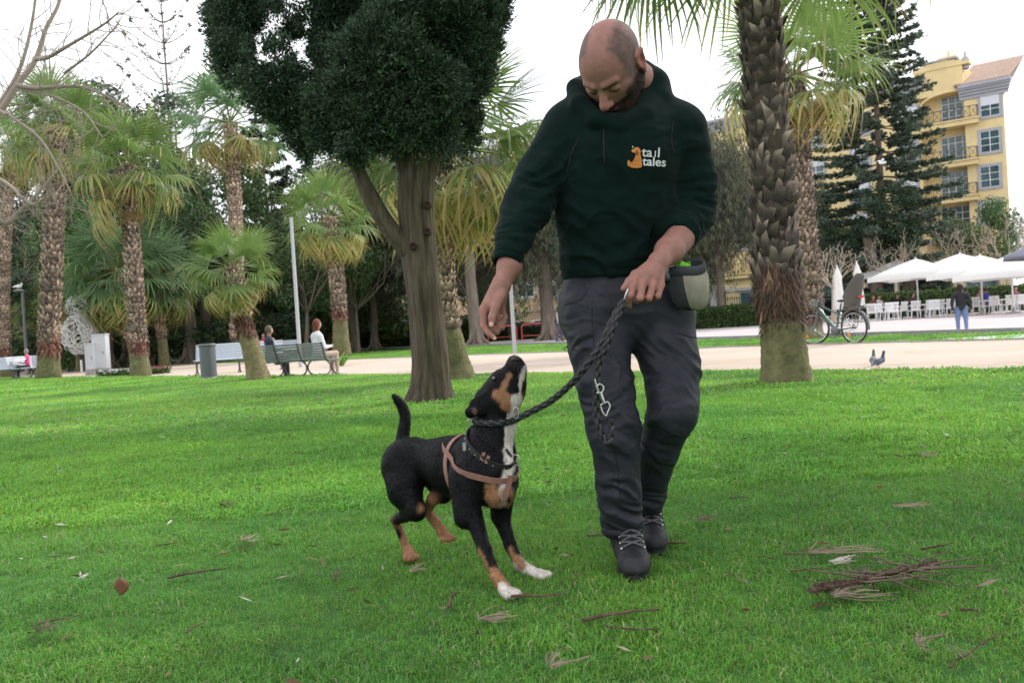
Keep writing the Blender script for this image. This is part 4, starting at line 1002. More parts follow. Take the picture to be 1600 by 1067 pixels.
lobes = [(640, 165, -.55, 58, 48), (603, 198, -.4, 38, 34), (690, 188, -.4, 42, 46), (655, 110, -.7, 62, 60), (520, 120, .2, 60, 70), (640, 215, .35, 34, 26), (385, 15, .2, 58, 85), (352, 40, .5, 30, 60), (372, 90, .0, 38, 48), (425, 115, -.3, 50, 60), (455, 175, -.2, 42, 48), (478, 215, .0, 32, 38), (510, 190, -.4, 45, 50), (560, 160, -.6, 60, 70), (552, 215, -.4, 35, 30), (600, 90, -.7, 70, 80), (590, 180, .3, 45, 45), (655, 110, .5, 60, 90), (720, 50, -.2, 62, 85),
         (735, 130, -.1, 48, 62), (700, 170, .3, 45, 60), (745, 175, .2, 25, 28), (762, 80, .2, 30, 60), (755, 0, 0, 38, 55), (470, 60, .5, 70, 70), (520, 20, .3, 70, 90), (640, 20, -.5, 70, 60), (560, 60, .9, 80, 90), (700, 20, .8, 70, 90), (440, -40, 0, 90, 80), (560, -120, -.2, 150, 130), (700, -110, .1, 95, 110), (420, -160, .3, 90, 110), (560, -330, 0, 160, 180), (600, -540, 0, 110, 160)]
g = np.random.default_rng(21); Cs = []; Ds = []; Cc = []
s_ = YC / FPX
for (px, py, dy, rx, ry) in lobes:
    c = np.array(A(px, py, YC + dy)); rr = np.array([rx * s_, (rx + ry) * .42 * s_, ry * s_])
    area = rx * ry; vis = py > -90; n = int(area * (.62 if vis else .12))
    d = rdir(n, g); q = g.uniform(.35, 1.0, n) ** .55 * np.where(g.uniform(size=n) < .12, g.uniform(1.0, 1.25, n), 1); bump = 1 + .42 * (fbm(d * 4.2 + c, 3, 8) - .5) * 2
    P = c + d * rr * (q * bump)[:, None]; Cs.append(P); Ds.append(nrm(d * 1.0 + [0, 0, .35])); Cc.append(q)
P = np.concatenate(Cs); D = np.concatenate(Ds); Q = np.concatenate(Cc)
P = P + D * ((fbm(P * 2.1, 3, 71) - .62) * .75)[:, None]; P[:, 2] -= np.where(P[:, 2] < A(600, 190, YC).z, g.exponential(.05, len(P)), 0)
# sky holes upper left
keep = np.ones(len(P), bool)
hn = fbm(P * 3.4, 2, 33)
pxs = (P[:, 0] / P[:, 1]) * FPX + 800
hole = (pxs > 425) & (pxs < 525) & (P[:, 2] > A(470, 112, YC).z); keep &= ~(hole & (hn > .40)); keep &= (hn < .74) & (fbm(P * 5.5, 2, 41) > .30)
P, D, Q = P[keep], D[keep], Q[keep]; n = len(P); mb = MB()
K = 9
for k in range(K):
    U = nrm(D + g.normal(size=(n, 3)) * .55); l = g.uniform(.016, .036, n); C = P + U * l[:, None] * .8 + g.normal(size=(n, 3)) * .03
    cc = np.array([.036, .066, .036]) * (1 + .3 * g.normal(size=(n, 1))).clip(.4, 2) * (.75 + .5 * Q[:, None])
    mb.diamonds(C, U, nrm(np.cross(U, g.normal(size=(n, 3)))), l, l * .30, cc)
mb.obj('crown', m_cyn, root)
# ================================================================== SDF MODELLER (dog, people, boots)
class Sdf:
    def __init__(s): s.p = []
    def cone(s, a, b, ra, rb, col=(1, 1, 1), k=.02, sq=None, op='add', nocol=False):
        s.p.append(dict(t='c', a=np.array(list(a), float), b=np.array(list(b), float), ra=ra, rb=rb, col=col, k=k, sq=sq, op=op, nocol=nocol)); return s
    def chain(s, pts, rads, col=(1, 1, 1), k=.02, sq=None, **kw):
        for i in range(len(pts) - 1): s.cone(pts[i], pts[i + 1], rads[i], rads[i + 1], col, k if i == 0 else min(k, .012), sq, **kw)
        return s
    def ball(s, c, r, col=(1, 1, 1), k=.02, rot=None, op='add', nocol=False):
        s.p.append(dict(t='e', c=np.array(list(c), float), r=np.broadcast_to(np.array(r, float), (3,)).copy(), rot=np.eye(3) if rot is None else np.array(rot, float), col=col, k=k, op=op, nocol=nocol)); return s
    @staticmethod
    def dist(q, P):
        if q['t'] == 'c':
            a, b = q['a'], q['b']; X = P - a; ab = b - a
            if q['sq'] is not None:      # (axis, factor): thickness along axis scaled by factor
                n, f = q['sq']; n = np.array(n, float); n = n / np.linalg.norm(n); h = (X @ n)
                hb = ab @ n; X = X + np.outer(h * (1 / f - 1), n) ; ab = ab + n * hb * (1 / f - 1)
            t = np.clip((X @ ab) / max(ab @ ab, 1e-9), 0, 1); d = np.linalg.norm(X - t[:, None] * ab, axis=1) - (q['ra'] + (q['rb'] - q['ra']) * t)
            return d * (min(1, q['sq'][1]) ** .5 if q['sq'] is not None else 1)
        X = (P - q['c']) @ q['rot']; k0 = np.linalg.norm(X / q['r'], axis=1); k1 = np.linalg.norm(X / q['r'] ** 2, axis=1)
        return k0 * (k0 - 1) / (k1 + 1e-9)
    def box_of(s, q):
        m = q['k'] + .03
        if q['t'] == 'c':
            r = max(q['ra'], q['rb']) * (max(1, q['sq'][1]) if q['sq'] is not None else 1); return np.minimum(q['a'], q['b']) - r - m, np.maximum(q['a'], q['b']) + r + m
        r = q['r'].max(); return q['c'] - r - m, q['c'] + r + m
    def grid(s, h):
        bs = [s.box_of(q) for q in s.p if q['op'] == 'add']; lo = np.min([b[0] for b in bs], 0); hi = np.max([b[1] for b in bs], 0)
        n = np.ceil((hi - lo) / h).astype(int) + 2; D = np.full(n, .08, np.float32)
        ax = [lo[i] + np.arange(n[i]) * h for i in range(3)]
        for q in s.p:
            b0, b1 = s.box_of(q); i0 = np.maximum(0, np.floor((b0 - lo) / h).astype(int)); i1 = np.minimum(n, np.ceil((b1 - lo) / h).astype(int) + 1)
            if (i1 <= i0).any(): continue
            sl = tuple(slice(a_, b_) for a_, b_ in zip(i0, i1)); X, Y, Z = np.meshgrid(ax[0][sl[0]], ax[1][sl[1]], ax[2][sl[2]], indexing='ij')
            P = np.stack([X.ravel(), Y.ravel(), Z.ravel()], 1); d = s.dist(q, P).reshape(X.shape).astype(np.float32); o = D[sl]; k = q['k']
            if q['op'] == 'add': hh = np.maximum(k - np.abs(d - o), 0) / k; D[sl] = np.minimum(d, o) - hh * hh * k * .25
            else: d = -d; hh = np.maximum(k - np.abs(d - o), 0) / k; D[sl] = np.maximum(d, o) + hh * hh * k * .25
        return D, lo
    def surf(s, h=.005, clipf=None):
        D, lo = s.grid(h)
        if clipf is not None:
            n = D.shape; X, Y, Z = np.meshgrid(*[lo[i] + np.arange(n[i]) * h for i in range(3)], indexing='ij')
            D = np.maximum(D, clipf(np.stack([X.ravel(), Y.ravel(), Z.ravel()], 1)).reshape(n).astype(np.float32))
        return nets(D, lo, h)
    def colors(s, V, soft=.008):
        W = np.zeros(len(V)); C = np.zeros((len(V), 3))
        for q in s.p:
            if q['op'] != 'add' or q['nocol']: continue
            d = s.dist(q, V); w = np.exp(-np.clip(d, -.02, 1) / soft); W += w; C += w[:, None] * np.array(q['col'])
        return C / (W[:, None] + 1e-30)
def nets(D, lo, h):
    sgn = D < 0; n = np.array(D.shape) - 1
    c = np.zeros(tuple(n), np.int8)
    for a in (0, 1):
        for b in (0, 1):
            for e in (0, 1): c += sgn[a:a + n[0], b:b + n[1], e:e + n[2]]
    I = np.argwhere((c > 0) & (c < 8)); acc = np.zeros((len(I), 3)); cnt = np.zeros(len(I))
    cor = [(a, b, e) for a in (0, 1) for b in (0, 1) for e in (0, 1)]
    for i, p in enumerate(cor):
        for q in cor[i + 1:]:
            if sum(abs(x - y) for x, y in zip(p, q)) != 1: continue
            d0 = D[I[:, 0] + p[0], I[:, 1] + p[1], I[:, 2] + p[2]]; d1 = D[I[:, 0] + q[0], I[:, 1] + q[1], I[:, 2] + q[2]]
            m = (d0 < 0) != (d1 < 0); t = np.where(m, d0 / np.where(m, d0 - d1, 1), 0)
            P = np.array(p) + t[:, None] * (np.array(q) - np.array(p)); acc += P * m[:, None]; cnt += m
    V = (I + acc / cnt[:, None]) * h + lo; idx = np.full(tuple(n), -1, np.int64); idx[I[:, 0], I[:, 1], I[:, 2]] = np.arange(len(I)); F = []
    for ax in range(3):
        sl0 = [slice(None)] * 3; sl1 = [slice(None)] * 3; sl0[ax] = slice(0, -1); sl1[ax] = slice(1, None)
        a = sgn[tuple(sl0)]; b = sgn[tuple(sl1)]; E = np.argwhere(a != b); o = [x for x in (0, 1, 2) if x != ax]
        ok = np.ones(len(E), bool)
        for x in o: ok &= (E[:, x] > 0) & (E[:, x] < D.shape[x] - 1)
        E = E[ok]; u = np.zeros(3, int); v = np.zeros(3, int); u[o[0]] = 1; v[o[1]] = 1
        g_ = lambda Q: idx[Q[:, 0], Q[:, 1], Q[:, 2]]
        q4 = np.stack([g_(E - u - v), g_(E - v), g_(E), g_(E - u)], 1); fl = a[E[:, 0], E[:, 1], E[:, 2]]
        if ax == 1: fl = ~fl
        q4[~fl] = q4[~fl][:, ::-1]; F.append(q4)
    F = np.concatenate(F); F = F[(F >= 0).all(1)]
    return V, F
def smooth_mesh(V, F, it=2, lam=.5):
    for _ in range(it):
        S = np.zeros_like(V); cnt = np.zeros(len(V))
        for a, b in ((0, 1), (1, 2), (2, 3), (3, 0)):
            np.add.at(S, F[:, a], V[F[:, b]]); np.add.at(S, F[:, b], V[F[:, a]]); np.add.at(cnt, F[:, a], 1); np.add.at(cnt, F[:, b], 1)
        V = V + lam * (S / np.maximum(cnt, 1)[:, None] - V)
    return V
def vnormals(V, F):
    n = np.cross(V[F[:, 2]] - V[F[:, 0]], V[F[:, 3]] - V[F[:, 1]]); N_ = np.zeros_like(V)
    for i in range(4): np.add.at(N_, F[:, i], n)
    return nrm(N_)
def wrinkle(V, Nn, zones, seed=0):
    """zones: (centre, radius, fold direction, amplitude, folds per metre)"""
    D = np.zeros(len(V))
    for i, (c, r, d, amp, fr) in enumerate(zones):
        c = np.array(list(c)); d = nrm(np.array(list(d), float)); X = V - c; w = np.exp(-(np.linalg.norm(X, axis=1) / r) ** 2)
        al = X @ d; per = X - np.outer(al, d); q = per * fr * .28 + np.outer(al * fr, [1, .37, .11]); q = q + (fbm(V * 9, 2, seed + i)[:, None] - .5) * 2.2
        n = vnoise(q + i * 7.3, seed + i); rd = 1 - np.abs(2 * n - 1); D += w * amp * (rd ** 1.7 * 1.5 - .6)
    return V + Nn * D[:, None]
def bvh_of(V, F): return BVHTree.FromPolygons([tuple(v) for v in V], [tuple(f) for f in F])

# ---------------------------------------------------------------- small far people
m_figure = M('figure_cloth_and_skin', (1, 1, 1), .8, attr=True, var=.12, vscale=30)
m_hairf = M('figure_hair', (1, 1, 1), .7, attr=True)
SKIN = (.45, .27, .20)
def figure(loc, rz, hgt, label, top, legs, hair=(.03, .02, .015), pose='stand', shoes=(.03, .03, .03), long_hair=0.0, bald=False, group=None, short=False, arm=(0, 0), skin=SKIN, seat=.45, h=None):
    """continuous low-detail body; local frame: facing -Y"""
    k = hgt / 1.72; s = Sdf(); root = thing('person', loc, label, 'person', group, rz)
    if pose.startswith('sit'): hip = .10 + seat / k
    else: hip = .90
    lean = .10 if pose == 'sit_lean' else 0.0
    top = np.array(top); legs = np.array(legs)
    sh = hip + .50; s.cone((0, .02, hip), (0, -lean * .6, hip + .22), .135, .125, top * .95, .05, ((0, 1, 0), .68)); s.cone((0, -lean * .6, hip + .2), (0, -lean, sh - .07), .13, .155, top, .05, ((0, 1, 0), .68))
    s.cone((-.13, -lean, sh - .04), (.13, -lean, sh - .04), .065, .065, top, .05); s.cone((0, -lean, sh), (0, -lean - .02, sh + .11), .05, .048, skin, .015); hc = (0, -lean - .035, sh + .22); s.ball(hc, (.078, .095, .115), skin, .015)
    s.ball((0, hc[1] - .098, hc[2] - .02), (.013, .016, .02), skin, .01)
    for sg in (-1, 1):
        a0 = np.array([sg * .185, -lean, sh - .055])
        if pose == 'stand': e = a0 + [sg * .05, .02 - arm[0] * .1, -.28]; w = e + [-sg * .0, -.05 - arm[0] * .15, -.25]
        else: e = a0 + [sg * .05, -.06, -.27]; w = e + [-sg * .10, -.22, .02 + arm[0]]
        s.cone(a0, e, .056, .045, top, .03); s.cone(e, w, .043, .030, top if not short else skin, .015); s.ball(w + (w - e) * .22, (.03, .03, .045), skin, .015)
        if pose == 'stand':
            st = .16 * sg * arm[1]
            kn = np.array([sg * .10, -st * .5 - .02, .49]); an = np.array([sg * .10, -st + .06 * abs(arm[1]), .08]); s.cone((sg * .085, 0, hip - .03), kn, .093, .062, legs, .03); s.cone(kn, an, .062, .045, legs, .02); s.cone(an + [0, .02, -.04], an + [0, -.15, -.045], .038, .034, shoes, .012)
        else:
            kn = np.array([sg * .11, -.42, hip + .02]); an = np.array([sg * .10, -.44 + (.1 if pose == 'sit_lean' else 0), .07]); s.cone((sg * .085, 0, hip), kn, .088, .062, legs, .03); s.cone(kn, an, .060, .042, legs, .02); s.cone(an + [0, .02, -.035], an + [0, -.15, -.04], .038, .032, shoes, .012)
    V, F = s.surf(h or .016); V = smooth_mesh(V, F, 1); C = s.colors(V, .006)
    MB().add(V * k, F, C, smooth=True).obj('body', m_figure, root, world=False)
    if not bald:
        s2 = Sdf(); s2.ball((0, hc[1] + .012, hc[2] + .018), (.088, .104, .118), hair, .01)
        if long_hair: s2.cone((0, hc[1] + .06, hc[2]), (0, hc[1] + .085, hc[2] - long_hair), .07, .05, hair, .03, ((0, 1, 0), .6)); s2.cone((-.06, hc[1] + .03, hc[2] - .02), (-.065, hc[1] + .04, hc[2] - long_hair * .8), .035, .03, hair, .02); s2.cone((.06, hc[1] + .03, hc[2] - .02), (.065, hc[1] + .04, hc[2] - long_hair * .8), .035, .03, hair, .02)
        V, F = s2.surf(.014, lambda P: np.maximum(np.where(P[:, 2] > hc[2] + .055, -1.0, (hc[1] - .028) - P[:, 1]), hc[2] - .06 - long_hair - P[:, 2]))
        if len(F): MB().add(V * k, F, hair, smooth=True).obj('hair', m_hairf, root, world=False)
    return root
# ================================================================== STREET FURNITURE
m_pole = M('galvanised_pole', (.42, .43, .45), .5, metal=.3, var=.08, vscale=4)
m_polew = M('pale_pole', (.46, .47, .50), .45)
m_poled = M('dark_pole', (.16, .17, .18), .5)
m_bench = M('bench_slat', (.27, .30, .32), .55, var=.15, vscale=12)
m_benchl = M('pale_bench_slat', (.50, .55, .62), .5, var=.08, vscale=12)
m_iron = M('cast_iron', (.10, .10, .10), .55)
m_bin = M('bin_metal', (.17, .18, .20), .5, metal=.3)
m_cab = M('cabinet_plastic', (.60, .62, .66), .6, var=.06, vscale=3)
m_red = M('red_paint', (.72, .12, .09), .5)
m_wire = M('white_wire', (.82, .82, .82), .5)
m_hedge = M('hedge_leaf', (1, 1, 1), .6, attr=True, trans=.25)
m_para = M('parasol_canvas', (.84, .83, .80), .9, var=.03, trans=.25)
m_wplas = M('white_plastic', (.80, .80, .80), .4)
m_black = M('black_rubber', (.02, .02, .02), .6)
m_steel = M('steel', (.62, .62, .62), .25, metal=1)

def lamp(base, top, r0, r1, mat, label, head=True, side=-1):
    root = thing('street_lamp', base, label, 'street lamp', 'park lamps')
    hgt = top; MB().tube([(0, 0, 0), (0, 0, .02), (0, 0, hgt * .5), (0, 0, hgt)], [r0, r0, (r0 + r1) / 2, r1], 10).obj('pole', mat, root, world=False)
    if head:
        mb = MB(); mb.lathe([(0, .10), (.10, .09), (.24, .03), (.27, 0), (.25, -.03), (.0, -.035)], (side * .16, 0, hgt + .02), 18); mb.tube([(0, 0, hgt - .1), (side * .05, 0, hgt + .02), (side * .16, 0, hgt + .08)], [r1, r1 * .8, .02], 6)
        mb.obj('lamp_head', mat, root, world=False)
    return root
p = G(804.5, 553); lamp(p, TOPZ(783, 300, p.y), .062, .045, m_pole, 'grey lamp pole with round flat head rising just behind the dog muzzle')
p = GY(470, 28); lamp(p, TOPZ(455, 340, 28), .062, .05, m_polew, 'tall pale lamp pole directly behind the seated woman', head=False)
p = GY(44, 45); L1 = lamp(p, TOPZ(35, 455, 45), .09, .07, m_poled, 'thin dark lamp pole with flat head, above the person in pink', side=-1)
def bird(root_name, loc, rz, s, label, cat, body, wing, up=False, group=None):
    r = thing(root_name, loc, label, cat, group, rz); sd_ = Sdf()
    sd_.cone((0, 0, .10), (0, -.10, .12), .045, .038, body, .02); sd_.cone((0, .02, .10), (0, .12, .06), .035, .012, body, .02, ((0, 0, 1), .6)); sd_.cone((0, -.10, .13), (0, -.135, .22), .028, .018, (body[0] * .6, body[1] * .75, body[2] * .7), .015); sd_.ball((0, -.14, .235), (.018, .022, .019), (body[0] * .7, body[1] * .8, body[2] * .85), .01)
    V, F = sd_.surf(.007); MB().add(V * s, F, sd_.colors(V, .006), smooth=True).obj('body', m_figure, r, world=False)
    MB().tube([np.array((0, -.16, .233)) * s, np.array((0, -.187, .226)) * s], [.005 * s, .001], 5, (.05, .05, .05)).obj('beak', m_figure, r, world=False)
    for sg in (-1, 1): MB().tube([np.array((sg * .018, 0, .07)) * s, np.array((sg * .02, -.005, .0)) * s, np.array((sg * .02, -.035, .002)) * s], [.005, .004, .003], 5, (.45, .12, .10)).obj('leg', m_figure, r, world=False)
    return r, s
q = thing('gull', (p.x - .16, p.y, TOPZ(35, 455, 45) + .1), 'white gull perched on the dark lamp pole at far left', 'bird')
MB().ball((0, 0, .14), (.16, .10, .10), 10).ball((.14, 0, .24), .06, 8).obj('body', m_wplas, q, world=False)
mb = MB(); mb.tube([(-.12, 0, .15), (-.32, 0, .12)], [.07, .01], 6); mb.obj('tail', m_wplas, q, world=False)
pg = A(1378, 255, 45); q = thing('gull', pg, 'white gull flying in front of the big araucaria', 'bird')
MB().ball((0, 0, 0), (.17, .07, .06), 10).ball((.17, 0, .03), .05, 8).obj('body', m_wplas, q, world=False)
for sg in (-1, 1): MB().add([(.08, 0, .03), (-.08, 0, .03), (-.12, sg * .25, .16), (.02, sg * .28, .18), (-.25, sg * .62, .10)], [[0, 1, 2, 3]], (1, 1, 1)).add([(.02, sg * .28, .18), (-.12, sg * .25, .16), (-.25, sg * .62, .10), (-.20, sg * .6, .09)], [[0, 1, 2, 3]]).obj('wing', m_wplas, q, world=False)

# ---- benches: slatted seat and back on four curved iron frames
def bench(base, rz, length, label, mat, frames=4, s=1.0, group='park benches', ns=6):
    """local: x along bench, sitter faces -Y"""
    root = thing('park_bench', base, label, 'bench', group, rz)
    slat_b = MB().box((0, 0, 0), (length, .016, .055)).mesh('slat', mat); slat_s = MB().box((0, 0, 0), (length, .06, .022)).mesh('slat', mat)
    for i in range(ns + 1):
        t = i / ns; y = .20 + .17 * t; z = .47 + .42 * t; link_part('slat', slat_b, root, (0, y * s, z * s), (R(-22), 0, 0), s)
    for i in range(6): t = i / 5; link_part('slat', slat_s, root, (0, (-.28 + .42 * t) * s, (.445 - .02 * math.sin(t * 3.1)) * s), (R(4 - 8 * t), 0, 0), s)
    fm = MB()
    fm.tube(spline([(0, .37, .93), (0, .29, .68), (0, .20, .46), (0, .12, .40)], 10) + np.array([0, .022, 0]), .02, 6)
    fm.tube(spline([(0, .12, .41), (0, .0, .42), (0, -.30, .435), (0, -.36, .40)], 10), .02, 6)
    fm.tube(spline([(0, .16, .42), (0, .02, .30), (0, .05, .12), (0, .30, .0)], 12), .024, 6)
    fm.tube(spline([(0, -.22, .42), (0, -.06, .30), (0, -.10, .12), (0, -.36, .0)], 12), .024, 6)
    fme = fm.mesh('frame', m_iron)
    for i in range(frames): link_part('frame', fme, root, ((-.5 + i / (frames - 1)) * (length - .1) * s, 0, 0), None, s)
    return root
# main bench, seen from behind, running slightly away from the camera
pa, pb_ = G(428, 586), G(505, 583)
pm = GY(462, 20.3); BRZ = R(156)
bench(pm, BRZ, 2.5, 'long grey slatted bench with curved iron legs, seen from behind, woman in white on it', m_bench, 4, .80)
def on_bench(c, rz, x, y=-.0, z=0): v = Vector((x, y, z)); v.rotate(Matrix.Rotation(rz, 3, 'Z')); return Vector(c) + v
figure(on_bench(pm, BRZ, -.60, -.05), BRZ - R(25), 1.62, 'woman with reddish ponytail and white top sitting at the right of the long bench', (.80, .80, .84), (.50, .38, .32), (.16, .045, .025), 'sit', (.7, .6, .6), .16, short=False, seat=.36, h=.012)
figure(on_bench(pm, BRZ, .70, -.02), BRZ - R(30), 1.50, 'person in dark navy jacket and sunglasses on the long bench, beside the leaning palm', (.03, .04, .07), (.05, .05, .06), (.16, .12, .09), 'sit', seat=.36, h=.012)
pn = thing('sunglasses', on_bench(pm, BRZ, .70, -.11, 1.02), 'dark sunglasses on the person in the navy jacket', 'sunglasses', rz=BRZ - R(30))
MB().box((-.03, -.062, .0), (.045, .01, .03)).box((.03, -.062, .0), (.045, .01, .03)).box((0, -.06, .005), (.02, .008, .006)).box((.06, -.02, .005), (.005, .08, .008)).box((-.06, -.02, .005), (.005, .08, .008)).obj('lenses', m_black, pn, world=False)
bench(GY(375, 26.5), R(10), 2.6, 'empty pale blue slatted bench across the path, right of the litter bin', m_benchl, 3, .95)
c2 = GY(22, 37); bench(c2, R(8), 2.3, 'pale bench at the far left with a person in pink on its right end', m_benchl, 3, 1.0)
c3 = GY(52, 37); bench(c3, R(75), 2.0, 'pale bench seen end-on beside the person in pink', m_benchl, 3, 1.0)
figure(GY(45, 36.6), R(-50), 1.45, 'person with grey hair in a bright pink top reading on the far left bench', (.72, .10, .26), (.03, .03, .05), (.25, .22, .20), 'sit', seat=.40)
pp_ = thing('paper', GY(33, 36.3) + Vector((0, 0, .78)), 'sheet of white paper held by the person in pink', 'paper'); MB().box((0, 0, 0), (.42, .25, .01), Matrix.Rotation(R(20), 3, 'X')).obj('sheet', m_wplas, pp_, world=False)
# far seated pair and bench behind
bench(GY(425, 44), R(5), 2.4, 'far pale bench behind the man in sunglasses with two small figures', m_benchl, 3, 1.0)
figure(GY(414, 43.8), R(5), 1.6, 'tiny person in a red top on the far bench', (.40, .03, .04), (.03, .03, .04), pose='sit'); figure(GY(424, 43.8), R(-5), 1.7, 'tiny person in a pale pink top on the far bench, beside the one in red', (.50, .32, .30), (.04, .04, .08), (.20, .15, .12), 'sit')

# litter bin: vertical slats around a drum
pb0 = GY(327, 22.4); k = 41 / (FPX / 22.4) / .30 * .30
bn = thing('litter_bin', pb0, 'round grey litter bin of vertical metal slats beside the path', 'litter bin')
hb = TOPZ(325, 537, 22.4); rb_ = .185
MB().lathe([(0, .03), (rb_ - .02, .03), (rb_ - .02, hb - .05), (rb_ - .04, hb - .05), (rb_ - .04, .05)], seg=24).obj('liner', m_poled, bn, world=False)
sl_ = MB().box((0, 0, hb * .5), (.012, .030, hb - .08)).mesh('slat', m_bin)
for i in range(30): a_ = i * 2 * math.pi / 30; link_part('slat', sl_, bn, (rb_ * math.cos(a_), rb_ * math.sin(a_), 0), (0, 0, a_))
for z_, nm in ((.03, 'base_ring'), (hb - .03, 'rim')): MB().lathe([(rb_ - .02, z_ - .025), (rb_ + .02, z_ - .03), (rb_ + .028, z_), (rb_ + .02, z_ + .03), (rb_ - .02, z_ + .025), (rb_ - .02, z_ - .025)], seg=24).obj(nm, m_bin, bn, world=False)
# utility cabinets
for (x0, x1, yt, yb_, lab, dz) in ((150, 171, 523, 573, 'taller pale grey utility cabinet, right one of the pair', 0), (138, 151, 537, 573, 'shorter narrow utility cabinet, left one of the pair', -.25)):
    Y = 36.0; c = GY((x0 + x1) / 2, Y + dz); w = (x1 - x0) / ppm(Y); ht = TOPZ((x0 + x1) / 2, yt, Y); r = thing('utility_cabinet', c, lab, 'cabinet', 'utility cabinets')
    MB().box((0, 0, ht * .5 + .05), (w, .38, ht - .1)).obj('body', m_cab, r, world=False); MB().box((0, 0, .12), (w + .03, .41, .24)).obj('plinth', m_kerb, r, world=False)
    MB().box((0, -.20, ht * .55), (w - .08, .012, ht * .72)).obj('door', m_cab, r, world=False); MB().box((0, 0, ht + .015), (w + .05, .43, .04)).obj('lid', m_cab, r, world=False); MB().box((w * .3, -.21, ht * .55), (.025, .02, .12)).obj('handle', m_poled, r, world=False)

# white wire sculpture
Yw = 44.0; c = GY(128, Yw); r = thing('wire_sculpture', c, 'white sculpture of tangled wire loops, round body with narrower head, left of the cabinets', 'sculpture'); g = np.random.default_rng(3)
for nm, cz, rx, rz_, n in (('body', TOPZ(125, 522, Yw), .82, .95, 95), ('head', TOPZ(132, 482, Yw), .52, .62, 50)):
    mb = MB()
    for _ in range(n):
        d = rdir(1, g)[0]; a0 = nrm(np.cross(d, g.normal(size=3))); b0_ = np.cross(d, a0); rr = g.uniform(.18, .6); T = np.linspace(0, 2 * np.pi, 14)
        P = d + (np.cos(T)[:, None] * a0 + np.sin(T)[:, None] * b0_ * g.uniform(.5, 1)) * rr; P = nrm(P) * (1 + .06 * np.sin(T * 3)[:, None]); mb.tube(P * g.uniform(.8, 1.08) * [rx, rx, rz_] + [0, 0, cz], .017, 4, cap=False)
    mb.obj(nm, m_wire, r, world=False)
MB().tube([(0, 0, 0), (0, 0, .6)], .06, 6).obj('post', m_wire, r, world=False)

# red hoop rails
for (x0, x1, yt, yb_, lab) in ((508, 563, 528, 544, 'red hoop rail farthest left, behind the leaf clump'), (575, 629, 524, 542, 'red hoop rail left of the cypress trunk'), (668, 751, 515, 535.5, 'red hoop rail right of the leaning palm'), (763, 808, 511, 533.5, 'red hoop rail crossed by the grey lamp pole'), (816, 858, 507, 530.5, 'red hoop rail just left of the walking man')):
    Yh = min(G((x0 + x1) / 2, yb_).y, 67); a_, b_ = GY(x0, Yh), GY(x1, Yh + 1.0)
    r = thing('hoop_rail', a_, lab, 'barrier', 'red hoop rails'); v = b_ - a_; hh = max(.75, TOPZ(x0, yt, a_.y)); q = .18; u = v.normalized()
    pts = [Vector((0, 0, 0)), Vector((0, 0, hh - q)), u * (q * .3) + Vector((0, 0, hh - q * .3)), u * q + Vector((0, 0, hh)), v - u * q + Vector((0, 0, hh)), v - u * q * .3 + Vector((0, 0, hh - q * .3)), v + Vector((0, 0, hh - q)), v]
    MB().tube(pts, .05, 8).obj('hoop', m_red, r, world=False); MB().tube([Vector((0, 0, .28)), v + Vector((0, 0, .28))], .03, 6).obj('crossbar', m_red, r, world=False)

# ---- hedges
def hedge(pts, w, h, label, n, leaf=.09, col=(.07, .13, .035)):
    r = thing('hedge', pts[0], label, 'hedge', 'clipped hedges'); g = np.random.default_rng(int(abs(pts[0].x) * 10)); P = []
    Ls = [(b - a).length for a, b in zip(pts[:-1], pts[1:])]
    core = MB()
    for a, b in zip(pts[:-1], pts[1:]): core.beam(a - pts[0] + Vector((0, 0, h * .42)), b - pts[0] + Vector((0, 0, h * .42)), w * .7, h * .8, col=(.02, .03, .012))
    core.obj('branches', m_hedge, r, world=False)
    for (a, b), l in zip(zip(pts[:-1], pts[1:]), Ls):
        k = int(n * l / sum(Ls)); u = np.array((b - a).normalized()); s_ = np.array([-u[1], u[0], 0]); t = g.uniform(0, l, k); side = g.integers(0, 3, k)
        yy = np.where(side == 0, -.5, np.where(side == 1, .5, g.uniform(-.5, .5, k))) * w; zz = np.where(side == 2, h, g.uniform(0, h, k))
        Q = np.array(a - pts[0]) + t[:, None] * u + yy[:, None] * s_ + zz[:, None] * np.array([0, 0, 1]) + g.normal(size=(k, 3)) * .06; Q[:, 2] += (fbm(Q * 1.3, 2, 3) - .5) * .25; P.append(Q)
    P = np.concatenate(P); P[:, 2] = np.abs(P[:, 2]); k = len(P); U = rdir(k, g); mb = MB(); mb.diamonds(P, U, nrm(np.cross(U, g.normal(size=(k, 3)))), leaf * g.uniform(.6, 1.3, k), leaf * .5, np.array(col) * g.uniform(.5, 1.5, (k, 1))); mb.obj('foliage', m_hedge, r, world=False)
hedge([GY(1088, 60), GY(1205, 58)], 1.4, 1.30, 'clipped hedge between the treat pouch and the nearest palm, in front of the coach', 9000)
hedge([GY(1350, 56.5), GY(1470, 56), GY(1690, 55)], 1.2, 1.45, 'long clipped hedge behind the cafe tables and white parasols', 16000, col=(.085, .14, .04))
hedge([GY(560, 66), GY(880, 66)], 1.2, 1.1, 'dark hedge beside the parked cars behind the red hoop rails', 9000, col=(.035, .06, .025))

